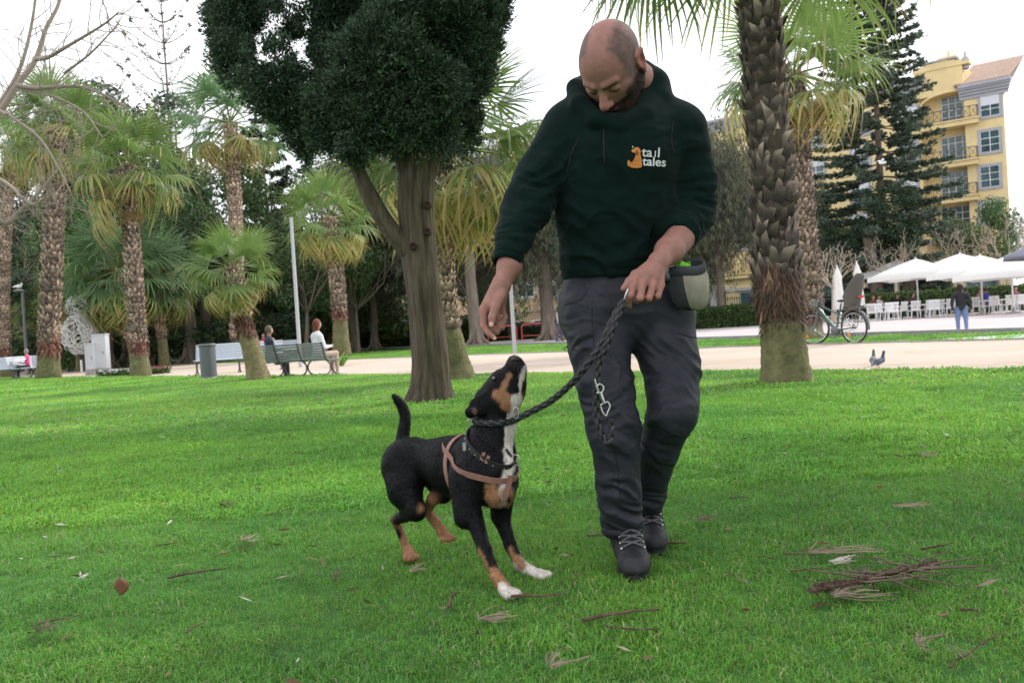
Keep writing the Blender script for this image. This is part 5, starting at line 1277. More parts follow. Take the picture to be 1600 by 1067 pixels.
# ---- vehicles
m_cars = {c: M('car_paint_' + c, v, .3, coat=.6) for c, v in dict(silver=(.45, .47, .50), white=(.75, .75, .76), dark=(.04, .045, .05), green=(.06, .16, .12)).items()}
m_cglass = M('car_glass', (.02, .025, .03), .05, spec=.8)
m_lamp = M('lamp_glass', (.75, .72, .70), .15)
m_redl = M('red_lens', (.5, .02, .02), .2)
def car(loc, rz, colr, label, van=False):
    r = thing('parked_car' if not van else 'parked_van', loc, label, 'car' if not van else 'van', 'cars on the road behind the park', rz); hT = 1.45 if not van else 2.1
    body = [(-2.1, .28), (-2.15, .62), (-2.02, .84), (-1.2, .93), (1.35, .98), (2.0, .9), (2.1, .6), (2.05, .28)]; cab = [(-1.25, .93), (-.62, hT - .06), (-.1, hT), (.9, hT - .02), (1.55, 1.0)] if not van else [(-1.5, .93), (-1.0, hT - .1), (-.6, hT), (1.95, hT), (2.0, 1.0)]
    rot = Matrix(((1, 0, 0), (0, 0, -1), (0, 1, 0)))
    MB().prism(body, -.86, .86, rot).obj('body', m_cars[colr], r, world=False)
    MB().prism(cab, -.74, .74, rot).obj('roof', m_cars[colr], r, world=False)
    gl = [(cab[0][0] + .16, .97), (cab[1][0] + .08, hT - .14), (cab[3][0] - .05, hT - .12), (cab[4][0] - .22, 1.02)]
    MB().prism(gl, -.755, .755, rot).obj('window', m_cglass, r, world=False)
    ws = MB().lathe([(0, -.10), (.20, -.10), (.31, -.09), (.33, -.05), (.33, .05), (.31, .09), (.20, .10), (0, .10)], seg=18, rot=Matrix.Rotation(R(90), 3, 'X')).mesh('wheel', m_black)
    hub = MB().lathe([(0, -.12), (.19, -.115), (.2, -.1)], seg=12, rot=Matrix.Rotation(R(90), 3, 'X')).lathe([(0, .12), (.19, .115), (.2, .1)], seg=12, rot=Matrix.Rotation(R(90), 3, 'X')).mesh('rim', m_steel)
    for x in (-1.32, 1.35):
        for y in (-.78, .78):
            w = link_part('wheel', ws, r, (x, y, .33)); link_part('rim', hub, w)
    for y in (-.62, .62): MB().box((-2.08, y, .68), (.12, .30, .14)).obj('headlight', m_lamp, r, world=False); MB().box((2.06, y, .76), (.10, .26, .14)).obj('tail_light', m_redl, r, world=False)
car(GY(800, 73), R(175), 'silver', 'silver car parked behind the grey lamp pole')
car(GY(846, 74), R(8), 'white', 'white car parked between the lamp pole and the dark trunk')
car(GY(720, 76), R(5), 'dark', 'dark car parked behind the leaning palm trunk')
car(GY(643, 74), R(0), 'white', 'white car glimpsed left of the cypress trunk', True)
car(GY(1172, 70), R(170), 'silver', 'silver car behind the hedge, right of the coach')
car(GY(1395, 68), R(180), 'dark', 'dark car behind the cafe hedge, under the first parasol'); car(GY(1300, 68), R(180), 'dark', 'dark car behind the folded parasols')
car(GY(1555, 66), R(0), 'dark', 'dark car behind the cafe hedge at the right')
# coach
pc_ = GY(1120, 71); co = thing('coach', pc_, 'white coach with dark windscreen behind the hedge and treat pouch', 'coach', rz=R(62))
MB().box((0, 4, 1.75), (2.5, 9, 2.7)).obj('body', m_cars['white'], co, world=False); MB().box((0, -.52, 1.9), (2.2, .06, 1.7)).obj('windscreen', m_cglass, co, world=False)
for sg in (-1, 1):
    for j in range(5): MB().box((sg * 1.255, .8 + j * 1.65, 2.1), (.03, 1.5, 1.1)).obj('window', m_cglass, co, world=False)
    MB().tube(spline([(sg * 1.1, -.5, 3.0), (sg * 1.35, -.95, 3.05), (sg * 1.5, -1.0, 2.6)], 8), [.05] * 6 + [.12, .12], 6).obj('mirror', m_cars['white'], co, world=False)
    MB().box((sg * .85, -.55, .75), (.45, .08, .22)).obj('headlight', m_lamp, co, world=False)
    for y in (1.2, 6.2): MB().lathe([(0, -.15), (.42, -.15), (.5, -.1), (.5, .1), (.42, .15), (0, .15)], (sg * 1.1, y, .5), 16, rot=Matrix.Rotation(R(90), 3, 'Y')).obj('wheel', m_black, co, world=False)
MB().box((.3, -.56, 2.95), (1.1, .04, .22)).obj('destination_display', M('amber_display', (.25, .08, .02), .5), co, world=False)

# ---- cafe: parasols, tables, chairs
rotg = math.atan2(-.8, 1.0)
def parasol(px, pyb, w, label, ytop, rz=rotg):
    p = G(px, pyb); r = thing('open_parasol', p, label, 'parasol', 'open white cafe parasols', rz); ht = TOPZ(px, ytop, p.y); n = 8; e = ht - .95; h = w / 2
    mb = MB(); V = [(0, 0, ht)]; 
    cor = [(-h, -h), (h, -h), (h, h), (-h, h)]
    for i in range(4):
        a_, b_ = cor[i], cor[(i + 1) % 4]; g_ = []
        for j in range(n + 1):
            t = j / n; x, y = a_[0] + (b_[0] - a_[0]) * t, a_[1] + (b_[1] - a_[1]) * t; dip = .13 * math.sin(math.pi * t)
            row = [(x * s, y * s, ht - (ht - e) * s ** 1.12 + dip * s * .35 * 0 - dip * s ** 2 * -.3) for s in (.04, .35, .7, 1.0)] + [(x * 1.005, y * 1.005, e - .22 + dip * .5)]
            g_.append(row)
        Vv = [p_ for row in g_ for p_ in row]; F = [[j * 5 + k, (j + 1) * 5 + k, (j + 1) * 5 + k + 1, j * 5 + k + 1] for j in range(n) for k in range(4)]; mb.add(Vv, F, smooth=True)
    mb.obj('canopy', m_para, r, world=False); MB().tube([(0, 0, 0), (0, 0, ht + .08)], .045, 8).obj('pole', m_wht, r, world=False)
    for cx_, cy_ in cor: MB().tube([(0, 0, ht - .9), (cx_ * .5, cy_ * .5, (ht + e) / 2 - .1), (cx_ * .98, cy_ * .98, e + .02)], .018, 4).obj('rib', m_wht, r, world=False)
    MB().lathe([(0, 0), (.35, 0), (.35, .06), (.08, .1), (.06, .3)], seg=16).obj('base', m_kerb, r, world=False)
parasol(1407, 494.5, 4.0, 'open white parasol farthest left, tip above the seated trio', 406); parasol(1436, 496.5, 4.0, 'second open white parasol from the left, its pole among the white chairs', 404)
parasol(1505, 491.5, 4.4, 'middle open white parasol, highest tip, behind the standing person', 396); parasol(1536, 491.5, 4.2, 'open white parasol whose pole stands right of the standing person', 398.5); parasol(1584, 490, 4.3, 'open white parasol at the right picture edge', 398)
pq = G(1652, 489); r = thing('open_parasol', pq, 'grey parasol just cut by the right edge of the picture', 'parasol', 'open white cafe parasols', rotg); 
MB().lathe([(0.02, 3.3), (1.9, 2.6), (1.95, 2.35), (1.9, 2.58), (.02, 3.26)], seg=8).obj('canopy', M('grey_canvas', (.25, .26, .32), .9), r, world=False); MB().tube([(0, 0, 0), (0, 0, 3.3)], .045, 8).obj('pole', m_wht, r, world=False)
def folded(px, Y, ytop, label):
    p = GY(px, Y); r = thing('folded_parasol', p, label, 'parasol', 'folded white parasols'); ht = TOPZ(px, ytop, Y); g = np.random.default_rng(px); prof = [(.03, ht), (.07, ht - .1), (.13, ht - .35), (.17, ht - .42), (.17, ht - .8), (.22, ht - 1.5), (.27, .75), (.25, .72), (.02, .74)]
    seg = 20; a_ = np.arange(seg) * 2 * np.pi / seg; fold = 1 + .22 * np.cos(a_ * 5 + .5); V = np.concatenate([np.stack([q * np.cos(a_) * fold, q * np.sin(a_) * fold, np.full(seg, z)], 1) for q, z in prof]); k = np.arange(seg); k2 = (k + 1) % seg
    MB().add(V, np.concatenate([np.stack([i * seg + k, i * seg + k2, (i + 1) * seg + k2, (i + 1) * seg + k], 1) for i in range(len(prof) - 1)]), smooth=True).obj('canopy', m_para, r, world=False)
    MB().tube([(0, 0, 0), (0, 0, ht + .1)], .04, 8).obj('pole', m_wht, r, world=False); MB().lathe([(0, 0), (.35, 0), (.35, .08), (.06, .12)], seg=14).obj('base', m_kerb, r, world=False)
folded(1313, 45, 417, 'folded white parasol behind the bicycle handlebar'); folded(1344, 46, 411, 'folded white parasol directly behind the bicycle child seat')

def chair_proto(red=False):
    r = thing('cafe_chair', (0, 0, 0), 'x', 'chair', 'white plastic cafe chairs')
    MB().box((0, 0, .44), (.48, .46, .03)).box((0, -.23, .425), (.48, .02, .06)).obj('seat', m_wplas, r, world=False)
    b = MB(); n = 7
    for i in range(n): b.box((-.21 + .42 * i / (n - 1), .24 + .0 * i, .66), (.045, .02, .40), Matrix.Rotation(R(-10), 3, 'X'))
    b.box((0, .285, .87), (.50, .03, .09), Matrix.Rotation(R(-10), 3, 'X')); b.box((0, .21, .48), (.46, .025, .05)); b.obj('backrest', m_wplas, r, world=False)
    if red: MB().prism([(-.035, -.04), (.04, -.03), (.0, .05)], 0, .004, Matrix.Rotation(R(-80), 3, 'X'), (0, .315, .80)).obj('emblem', M('red_print', (.65, .03, .03), .5), r, world=False); MB().box((0, .25, .70), (.40, .012, .34), Matrix.Rotation(R(-10), 3, 'X')).obj('back_panel', m_wplas, r, world=False)
    lg = {sg: MB().tube([(0, 0, .44), (sg * .05, 0, 0)], [.024, .018], 6).mesh('leg', m_wplas) for sg in (-1, 1)}
    for sg in (-1, 1):
        for y in (-.2, .2): link_part('leg', lg[sg], r, (sg * .2, y, 0))
        MB().tube(spline([(sg * .235, .25, .68), (sg * .26, 0, .67), (sg * .25, -.2, .65), (sg * .225, -.22, .44)], 8), .02, 6).obj('armrest', m_wplas, r, world=False)
    return r
chp, chr_ = chair_proto(), chair_proto(True); used = set()
cl_ = [(1364, 47, 2.6, 0, 'white cafe chair right behind the bicycle rear wheel'), (1378, 48, .2, 0, 'white cafe chair in front of the seated trio, left side'), (1386, 46.5, 3.3, 0, 'white cafe chair with its back to us, left of the second parasol pole'), (1396, 46, 2.9, 0, 'white cafe chair turned sideways under the first parasol'), (1408, 47.5, 3.6, 0, 'white cafe chair pulled out beside the first parasol pole'),
       (1429, 47, 3.1, 0, 'white cafe chair just left of the second parasol pole'), (1449, 47, 3.4, 0, 'white cafe chair just right of the second parasol pole'), (1461, 45.5, 2.7, 0, 'white cafe chair standing alone left of the standing person'), (1467, 47.5, 3.0, 0, 'white stacked-looking cafe chair behind the lone one'), (1483, 46.5, 3.2, 0, 'white cafe chair nearest the standing person on her left'),
       (1527, 47, 2.4, 0, 'white cafe chair between the standing person and the parasol pole'), (1549, 46, 3.2, 1, 'white cafe chair with red emblem, just right of the parasol pole'), (1563, 47.5, .3, 0, 'white cafe chair between the two with red emblems'), (1577, 45.5, 3.0, 1, 'white cafe chair with red emblem nearest the right edge'), (1591, 46.5, 3.5, 0, 'white cafe chair last before the right edge'), (1598, 48, 2.2, 0, 'white cafe chair cut by the right edge')]
for px, Y, rz, red, lab in cl_:
    pr = chr_ if red else chp
    if red in used: c_ = dup(pr, GY(px, Y), rz, lab)
    else: pr.location = GY(px, Y); pr.rotation_euler = (0, 0, rz); pr['label'] = lab; used.add(red)
for px, Y, lab in ((1390, 49, 'white cafe table in front of the seated trio'), (1440, 48.5, 'white cafe table behind the second parasol pole'), (1466, 49.5, 'white cafe table behind the lone chair'), (1535, 49, 'white cafe table at the foot of the right parasol pole'), (1570, 49, 'white cafe table between the emblem chairs')):
    r = thing('cafe_table', GY(px, Y), lab, 'table', 'white cafe tables'); MB().box((0, 0, .72), (.8, .8, .035)).obj('tabletop', m_wplas, r, world=False)
    for sx in (-1, 1):
        for sy in (-1, 1): MB().tube([(sx * .33, sy * .33, .70), (sx * .35, sy * .35, 0)], .022, 6).obj('leg', m_wplas, r, world=False)
for px, Y, rz, top, hair, lab, lh in ((1366, 50.5, .3, (.18, .05, .03), (.12, .04, .02), 'seated person with red-brown hair at the leftmost cafe table', .15), (1375, 51, .1, (.70, .62, .62), (.03, .02, .02), 'seated person in a white shirt at the leftmost cafe table', 0), (1404, 50.5, -.2, (.02, .02, .03), (.02, .015, .01), 'seated person in black at the first parasol pole', 0),
        (1428, 49, .5, (.10, .03, .05), (.02, .015, .01), 'seated person in dark red leaning at the second parasol pole', 0), (1532, 50.5, .4, (.35, .22, .18), (.10, .05, .03), 'seated person with brown hair right of the standing person', 0), (1542, 50, 2.8, (.04, .05, .22), (.02, .015, .01), 'seated person in a navy jacket behind the emblem chair', 0), (1588, 51, .1, (.22, .08, .14), (.02, .015, .01), 'seated person in plum near the right edge', 0)):
    figure(GY(px, Y), rz, 1.72, lab, top, (.04, .04, .05), hair, 'sit', long_hair=lh, group='people sitting at the cafe', h=.022)
_w = figure(GY(1504, 22.0), R(180 - 20), 1.16, 'person with dark bobbed hair, black jacket and blue jeans walking toward the cafe', (.025, .025, .032), (.16, .24, .42), (.035, .022, .018), 'stand', long_hair=.10, h=.012, arm=(-.6, .25)); _w.scale = (1.28, 1.28, 1.0)
figure(GY(875, 46), R(75), 1.72, 'man in grey T-shirt and dark trousers walking near the red hoop rails', (.45, .47, .50), (.09, .08, .12), (.02, .015, .01), 'stand', short=True, arm=(.6, .7), h=.014)

# ---- bicycle with child seat
m_bike = M('bike_paint', (.045, .11, .10), .35, coat=.5); m_chs = M('seat_shell', (.10, .095, .09), .55); m_or = M('orange_reflector', (.9, .22, .02), .4)
rw = G(1336, 537.0); fwp = G(1288, 538); bd = (fwp - rw).normalized()
bk = thing('bicycle', rw, 'green electric bicycle with grey child seat parked on its stand by the path', 'bicycle', rz=math.atan2(bd.y, bd.x)); WB = 1.10; WR = .345
def wheel(par, c, rot, nm='wheel'):
    mb = MB(); T = np.linspace(0, 2 * np.pi, 41)[:-1]; 
    ring = lambda rad, r_, seg=8: np.stack([np.cos(np.linspace(0, 2 * np.pi, 41)) * rad, np.zeros(41), np.sin(np.linspace(0, 2 * np.pi, 41)) * rad], 1)
    mb.tube(ring(WR - .018, 0), .019, 8, cap=False); w = mb.obj(nm, m_black, par, world=False, loc=c); w.rotation_euler = rot
    MB().tube(ring(WR - .045, 0), .010, 6, cap=False).obj('rim', m_steel, w, world=False)
    sp = MB().tube([(0, 0, .03), (0, 0, WR - .05)], .0022, 3, cap=False).mesh('spoke', m_steel)
    for i in range(28): link_part('spoke', sp, w, (0, .018 * (-1) ** i, 0), (0, i * 2 * math.pi / 28, 0))
    MB().tube([(0, -.05, 0), (0, .05, 0)], .03, 10).obj('hub', m_poled, w, world=False)
    MB().box((.14, .012, -.16), (.05, .01, .07), Matrix.Rotation(.7, 3, 'Y')).obj('reflector', m_or, w, world=False); return w
STEER = R(38)
wheel(bk, (0, 0, WR), (0, 0, 0)); wheel(bk, (WB, 0, WR), (0, 0, STEER))
B_ = lambda *p_: Vector(p_)
fr_ = MB(); fr_.tube([B_(.47, 0, .29), B_(.93, 0, .78)], [.042, .038], 8); fr_.tube([B_(.47, 0, .29), B_(.30, 0, .86)], .019, 8); fr_.tube([B_(.36, 0, .62), B_(.90, 0, .86)], .02, 8)
for sg in (-1, 1): fr_.tube([B_(.47, sg * .03, .29), B_(0, sg * .06, WR)], .013, 6); fr_.tube([B_(.35, sg * .02, .68), B_(0, sg * .06, WR)], .010, 6)
fr_.tube([B_(.885, 0, .92), B_(.935, 0, .76)], .026, 8); fr_.obj('frame', m_bike, bk, world=False)
fk = MB(); cs, sn = math.cos(STEER), math.sin(STEER)
for sg in (-1, 1): o_ = Vector((-sn * .055 * sg, cs * .055 * sg, 0)); fk.tube([B_(.94, 0, .76) + o_, B_(1.02, 0, .52) + o_, B_(WB, 0, WR) + o_], [.018, .016, .012], 8)
fk.tube([B_(.94, 0, .74) - Vector((-sn, cs, 0)) * .06, B_(.94, 0, .74) + Vector((-sn, cs, 0)) * .06], .018, 6); fk.obj('fork', m_poled, bk, world=False)
hb_ = MB(); st = B_(.88, 0, 1.02); hb_.tube([B_(.89, 0, .90), st], .016, 8); ax = Vector((-sn, cs, 0)); bkd = Vector((-cs, -sn, 0))
hb_.tube(spline([st + ax * .32 + bkd * .16 + B_(0, 0, .03), st + ax * .2 + bkd * .03 + B_(0, 0, .03), st, st - ax * .2 + bkd * .03 + B_(0, 0, .03), st - ax * .32 + bkd * .16 + B_(0, 0, .03)], 16), .012, 8); hb_.obj('handlebar', m_poled, bk, world=False)
for sg in (-1, 1): MB().tube([st + ax * .24 * sg + bkd * .08 + B_(0, 0, .03), st + ax * .34 * sg + bkd * .18 + B_(0, 0, .03)], .019, 8).obj('grip', m_black, bk, world=False)
MB().box(st + bkd * -.12 + B_(0, 0, -.12), (.13, .22, .13), Matrix.Rotation(STEER, 3, 'Z')).obj('handlebar_bag', m_poled, bk, world=False)
MB().ball(B_(.27, 0, .92), (.14, .07, .03), 10).obj('saddle', m_black, bk, world=False)
MB().tube([B_(.33, 0, .78), B_(.29, 0, .90)], .015, 6).obj('seat_post', m_steel, bk, world=False)
rk = MB(); 
for sg in (-1, 1): rk.tube([B_(.25, sg * .06, .72), B_(-.30, sg * .06, .74)], .009, 5); rk.tube([B_(-.02, sg * .07, WR), B_(-.15, sg * .06, .735)], .008, 5)
rk.obj('rack', m_poled, bk, world=False)
cs_ = MB(); pr = []
V = []; nU, nV = 13, 12
for j in range(nV):
    v = j / (nV - 1); z = .74 + .72 * v; xb = -.12 - .16 * v + (.0 if v > .2 else .0); wdt = (.17 + .03 * math.sin(v * 3.1)) * (1 - .35 * max(0, v - .75) / .25 * (v > .75)); dep = (.22 if v < .35 else .22 * (1 - (v - .35) / .65) + .05)
    for i in range(nU):
        a_ = -math.pi / 2 + math.pi * i / (nU - 1); V.append((xb + dep * (1 - math.cos(a_)) , wdt * math.sin(a_), z))
F = [[j * nU + i, j * nU + i + 1, (j + 1) * nU + i + 1, (j + 1) * nU + i] for j in range(nV - 1) for i in range(nU - 1)]
cs_.add(V, F, smooth=True); cs_.box((-.02, 0, .76), (.30, .30, .05)); o = cs_.obj('child_seat', m_chs, bk, world=False); mo = o.modifiers.new('thick', 'SOLIDIFY'); mo.thickness = .025; mo.offset = 0
MB().box((-.215, 0, .98), (.02, .16, .05)).obj('reflector', m_redl, bk, world=False)
pass
cm_ = MB(); cm_.lathe([(0, -.01), (.10, -.01), (.10, .01), (0, .01)], (.47, .06, .29), 20, rot=Matrix.Rotation(R(90), 3, 'X')); cm_.obj('chainring', m_poled, bk, world=False)
MB().lathe([(0, -.06), (.075, -.06), (.085, 0), (.075, .06), (0, .06)], (.47, 0, .29), 14, rot=Matrix.Rotation(R(90), 3, 'X')).obj('motor', m_poled, bk, world=False)
MB().tube([B_(.47, .06, .39), B_(0, .06, WR + .05)], .006, 4).tube([B_(.47, .06, .19), B_(0, .06, WR - .05)], .006, 4).obj('chain', m_black, bk, world=False)
for sg, dz in ((1, -.16), (-1, .16)): MB().tube([B_(.47, sg * .08, .29), B_(.47 + dz * .3, sg * .09, .29 + dz)], .010, 6).box((.47 + dz * .3, sg * .14, .29 + dz), (.09, .10, .02)).obj('pedal', m_poled, bk, world=False)
for sg in (-1, 1): MB().tube([B_(.38, sg * .04, .27), B_(.28, -.20 - sg * .06, .0)], .011, 6).obj('stand', m_poled, bk, world=False)
MB().tube(np.array([[math.cos(a_) * (WR + .035), 0, WR + math.sin(a_) * (WR + .035)] for a_ in np.linspace(.5, 3.3, 16)]), .022, 5).obj('mudguard', m_poled, bk, world=False)

# ---- pigeons
p = G(1372, 576.8); bird('pigeon', p, R(120), .86, 'blue-grey pigeon facing right on the edge of the path', 'bird', (.11, .13, .18), None, group='pigeons on the path')
p = G(1364, 573.5); bird('pigeon', p, R(150), .86, 'pigeon behind the other, head bent, half hidden by it', 'bird', (.17, .18, .21), None, group='pigeons on the path')

# ---- flower bed, strappy leaf clump
g = np.random.default_rng(4); c = G(190, 588); r = thing('flower_bed', c, 'low flower bed with white and pink blossoms at the yellow-fronded palm', 'flower bed'); n = 1800; P = np.c_[g.uniform(-.75, 1.6, n), g.uniform(-.35, .35, n), g.uniform(.02, .22, n)]; U = rdir(n, g)
MB().diamonds(P, U, nrm(np.cross(U, g.normal(size=(n, 3)))), .05, .025, np.array([.06, .12, .03]) * g.uniform(.5, 1.5, (n, 1))).obj('foliage', m_hedge, r, world=False, kind='stuff')
n = 200; P = np.c_[g.uniform(-.75, 1.6, n), g.uniform(-.4, .2, n), g.uniform(.14, .26, n)]; U = rdir(n, g); cc = np.where((P[:, :1] < .6), np.array([[.8, .75, .8]]), np.array([[.55, .08, .15]]))
MB().diamonds(P, U, nrm(np.cross(U, g.normal(size=(n, 3)))), .035, .03, cc).obj('blossoms', m_hedge, r, world=False, kind='stuff')
def strappy(loc, n, l, label, col, nm='agapanthus'):
    r = thing(nm, loc, label, 'plant'); g = np.random.default_rng(int(l * 100))
    for i in range(n):
        a_ = g.uniform(0, 6.28); d = np.array([math.cos(a_), math.sin(a_), 0]); s_ = np.array([-d[1], d[0], 0]); ll = l * g.uniform(.6, 1.1); sp = g.uniform(.3, .8); V = []
        for t in np.linspace(0, 1, 6): V += [d * (.1 + ll * sp * t) + np.array([0, 0, ll * (1.25 * t - .75 * t * t * (sp + .5))]) - s_ * .022 * (1 - t ** 3), d * (.1 + ll * sp * t) + np.array([0, 0, ll * (1.25 * t - .75 * t * t * (sp + .5))]) + s_ * .022 * (1 - t ** 3)]
        MB().add(V, [[2 * k, 2 * k + 1, 2 * k + 3, 2 * k + 2] for k in range(5)], np.array(col) * g.uniform(.7, 1.3)).obj('leaf', m_hedge, r, world=False)
strappy(GY(531, 26.5), 70, .62, 'bright green clump of strappy leaves right of the long bench', (.20, .36, .07))
strappy(GY(435, 33), 40, .8, 'dark spiky plant left of the white lamp pole', (.07, .12, .07), 'agave')
strappy(G(302, 588), 10, .14, 'small weed sprouting left of the litter bin foot', (.10, .05, .03), 'weed')

# ---- things lying in the grass
m_stick = M('dead_twig', (.105, .066, .045), .85, var=.4, vscale=30, orand=.3, bump=.4, bscale=80); m_straw = M('dry_leaf_blade', (.20, .15, .105), .8, orand=.35, var=.3, vscale=20); m_dleaf = M('dead_leaf', (.24, .115, .06), .75, var=.3, vscale=20, orand=.3)
def wig(g, a, b, n, amp): 
    T = np.linspace(0, 1, n)[:, None]; P = np.array(a) * (1 - T) + np.array(b) * T; L_ = np.linalg.norm(np.array(b) - np.array(a)); P += (np.cumsum(g.normal(size=(n, 3)), 0) * amp * L_ / n ** .5) * [1, 1, .15] * np.sin(T * 3.14); return P
def stick(x0, y0, x1, y1, rad, label, seed, side=3, zz=.020, mat=None, nm='fallen_twig', cat='twig', knobs=True):
    a_, b_ = G(x0, y0), G(x1, y1); g = np.random.default_rng(seed); r = thing(nm, a_, label, cat, 'fallen twigs'); P = wig(g, (0, 0, zz), tuple(b_ - a_ + Vector((0, 0, zz + .01))), 12, .07); rad *= .68; mb = MB().tube(P, np.linspace(rad, rad * .5, 12), 6)
    for i in range(side): j = g.integers(2, 10); d = rdir(1, g)[0]; d[2] = abs(d[2]) * .2; mb.tube([P[j], P[j] + d * np.linalg.norm(P[-1] - P[0]) * .13], [rad * .6, rad * .2], 4)
    if knobs:
        for i in range(14): j = g.uniform(0, 11); q = P[int(j)]; mb.tube([q, q + rdir(1, g)[0] * rad * 2.2], [rad * .55, rad * .1], 3)
    mb.obj('stem', mat or m_stick, r, world=False); return r
stick(262, 912, 355, 902, .006, 'red-brown twig with a bent left end in the left foreground', 1); stick(912, 981, 1032, 970, .007, 'knobbly orange-brown twig in front of the boots', 2, 5); stick(945, 990, 1030, 1003, .004, 'thin dark twig just below the orange-brown one', 3)
stick(1440, 868, 1490, 862, .005, 'short reddish twig at right, beyond the big fallen frond', 4); stick(1225, 875, 1290, 880, .004, 'thin grey twig left of the pale leaf fan', 5); stick(1235, 903, 1300, 905, .004, 'brown bent twig under the thin grey one', 6); stick(800, 942, 878, 944, .006, 'dark twig lying against the white front paw', 7)
stick(1032, 858, 1072, 862, .007, 'dark twig beside the back boot', 8); stick(918, 845, 952, 850, .006, 'dark twig left of the front boot', 9); stick(245, 860, 278, 859, .005, 'short orange twig in the left lawn', 10); stick(415, 812, 460, 804, .004, 'slanting brown twig in the middle left lawn', 11); stick(335, 878, 402, 862, .003, 'long thin dark twig left of the hind paws', 12)
stick(410, 713, 478, 714, .004, 'thin reddish twig far up the left lawn', 13); stick(702, 960, 716, 940, .007, 'short pinkish stick standing in the grass before the dog', 14); stick(525, 915, 528, 900, .006, 'stubby pink stick in the middle foreground', 15); stick(1140, 786, 1170, 788, .004, 'thin twig right of the walking man', 16)
stick(290, 1000, 325, 985, .004, 'slanting dark twig near the bottom left', 17); stick(1485, 1058, 1560, 1010, .004, 'thin long twig at the bottom right corner', 18); stick(1500, 965, 1530, 972, .006, 'mossy curled twig right of the fallen frond', 19); stick(60, 985, 130, 975, .004, 'dark twig among the litter at bottom left', 20)
def leaffan(x, y, l, n, az, label, seed, mat=m_straw, spread=.5, nm='dry_leaf_tuft', cat='dry leaves'):
    c = G(x, y); g = np.random.default_rng(seed); r = thing(nm, c, label, cat, 'dry leaf tufts in the grass'); 
    for i in range(int(n * 1.7)):
        a_ = az + g.normal() * spread; ll = l * .75 * g.uniform(.3, 1.0); P = wig(g, (0, g.normal() * .012, .03), (math.cos(a_) * ll, math.sin(a_) * ll, .03 + g.uniform(0, .018)), 6, .16); s_ = np.array([-math.sin(a_), math.cos(a_), .3]) * .0022 * g.uniform(.5, 1.4); V = []
        for k, q in enumerate(P): f = math.sin(math.pi * (k + .4) / 6.2); V += [q - s_ * f, q + s_ * f]
        MB().add(V, [[2 * k, 2 * k + 1, 2 * k + 3, 2 * k + 2] for k in range(5)]).obj('leaf_blade', mat, r, world=False)
leaffan(1300, 948, .22, 16, .3, 'loose dry blades spread under the big fallen frond', 1, spread=.8); leaffan(1395, 803, .20, 7, -.1, 'pale dry leaf pair at the right middle', 2); leaffan(1265, 878, .3, 9, 0, 'grey dry blades strewn right of the boots', 3); leaffan(1300, 895, .14, 6, .3, 'whitish split leaf fan at right', 4, M('bleached_leaf', (.42, .38, .33), .8)); leaffan(640, 905, .10, 8, 0, 'grey dry tuft in front of the hind paw', 5)
leaffan(385, 857, .10, 12, 1.0, 'grey dry tuft in the left lawn', 6, spread=2); leaffan(350, 798, .09, 14, 0, 'dark dry tuft farther up the left lawn', 7, m_stick, spread=2.5); leaffan(1440, 722, .18, 10, 0, 'dry tuft far up the right lawn', 8, spread=2); leaffan(1090, 825, .14, 10, 0, 'brown dry tuft right of the back boot', 9, m_stick, spread=.8); leaffan(1430, 1025, .10, 8, .3, 'grey withered leaf at the bottom right', 10, spread=1.2)
leaffan(125, 915, .07, 6, 1, 'small white withered leaf at left', 11, MATS['bleached_leaf'], 2); leaffan(748, 985, .14, 8, .0, 'grey strands before the white front paw', 12, spread=.6); leaffan(65, 1000, .12, 14, 0, 'dark clump of litter at the bottom left', 13, m_stick, 2.5); leaffan(1170, 930, .07, 4, 2, 'single curled straw right of the boots', 14); leaffan(860, 1062, .12, 6, .4, 'straw blades at the very bottom edge', 15); leaffan(1520, 1050, .14, 5, 2.2, 'straw blades in the bottom right corner', 16)
for x, y, s, lab, sd_ in ((188, 942, .045, 'upright curled brown leaf in the left foreground', 1), (879, 655, .05, 'rust brown leaf between the dog and the trousers', 2), (1165, 968, .02, 'tiny orange leaf right foreground', 3), (870, 868, .02, 'tiny brown leaf right of the paws', 4), (1378, 770, .03, 'small brown leaf in the right lawn', 5), (410, 990, .012, 'tiny pinkish leaf near the bottom', 6)):
    c = G(x, y); g = np.random.default_rng(sd_); n = 7; V = []
    for j in range(n):
        t = j / (n - 1); w = math.sin(math.pi * (t * .9 + .05)) * s * .55; z = t * s * (1.2 if sd_ == 1 else .4)
        for i in (-1, -.4, .4, 1): V.append((i * w, .3 * s * (i * i) + .1 * s * math.sin(t * 5), .022 + z + .05 * s * math.sin(i * 3)))
    o = MB().add(V, [[j * 4 + i, j * 4 + i + 1, j * 4 + i + 5, j * 4 + i + 4] for j in range(n - 1) for i in range(3)], smooth=True).obj('fallen_leaf', m_dleaf); o.location = c; o.rotation_euler = (0, 0, g.uniform(-.6, .6)); tag(o, lab, 'leaf', 'fallen brown leaves'); mo = o.modifiers.new('t', 'SOLIDIFY'); mo.thickness = .0012
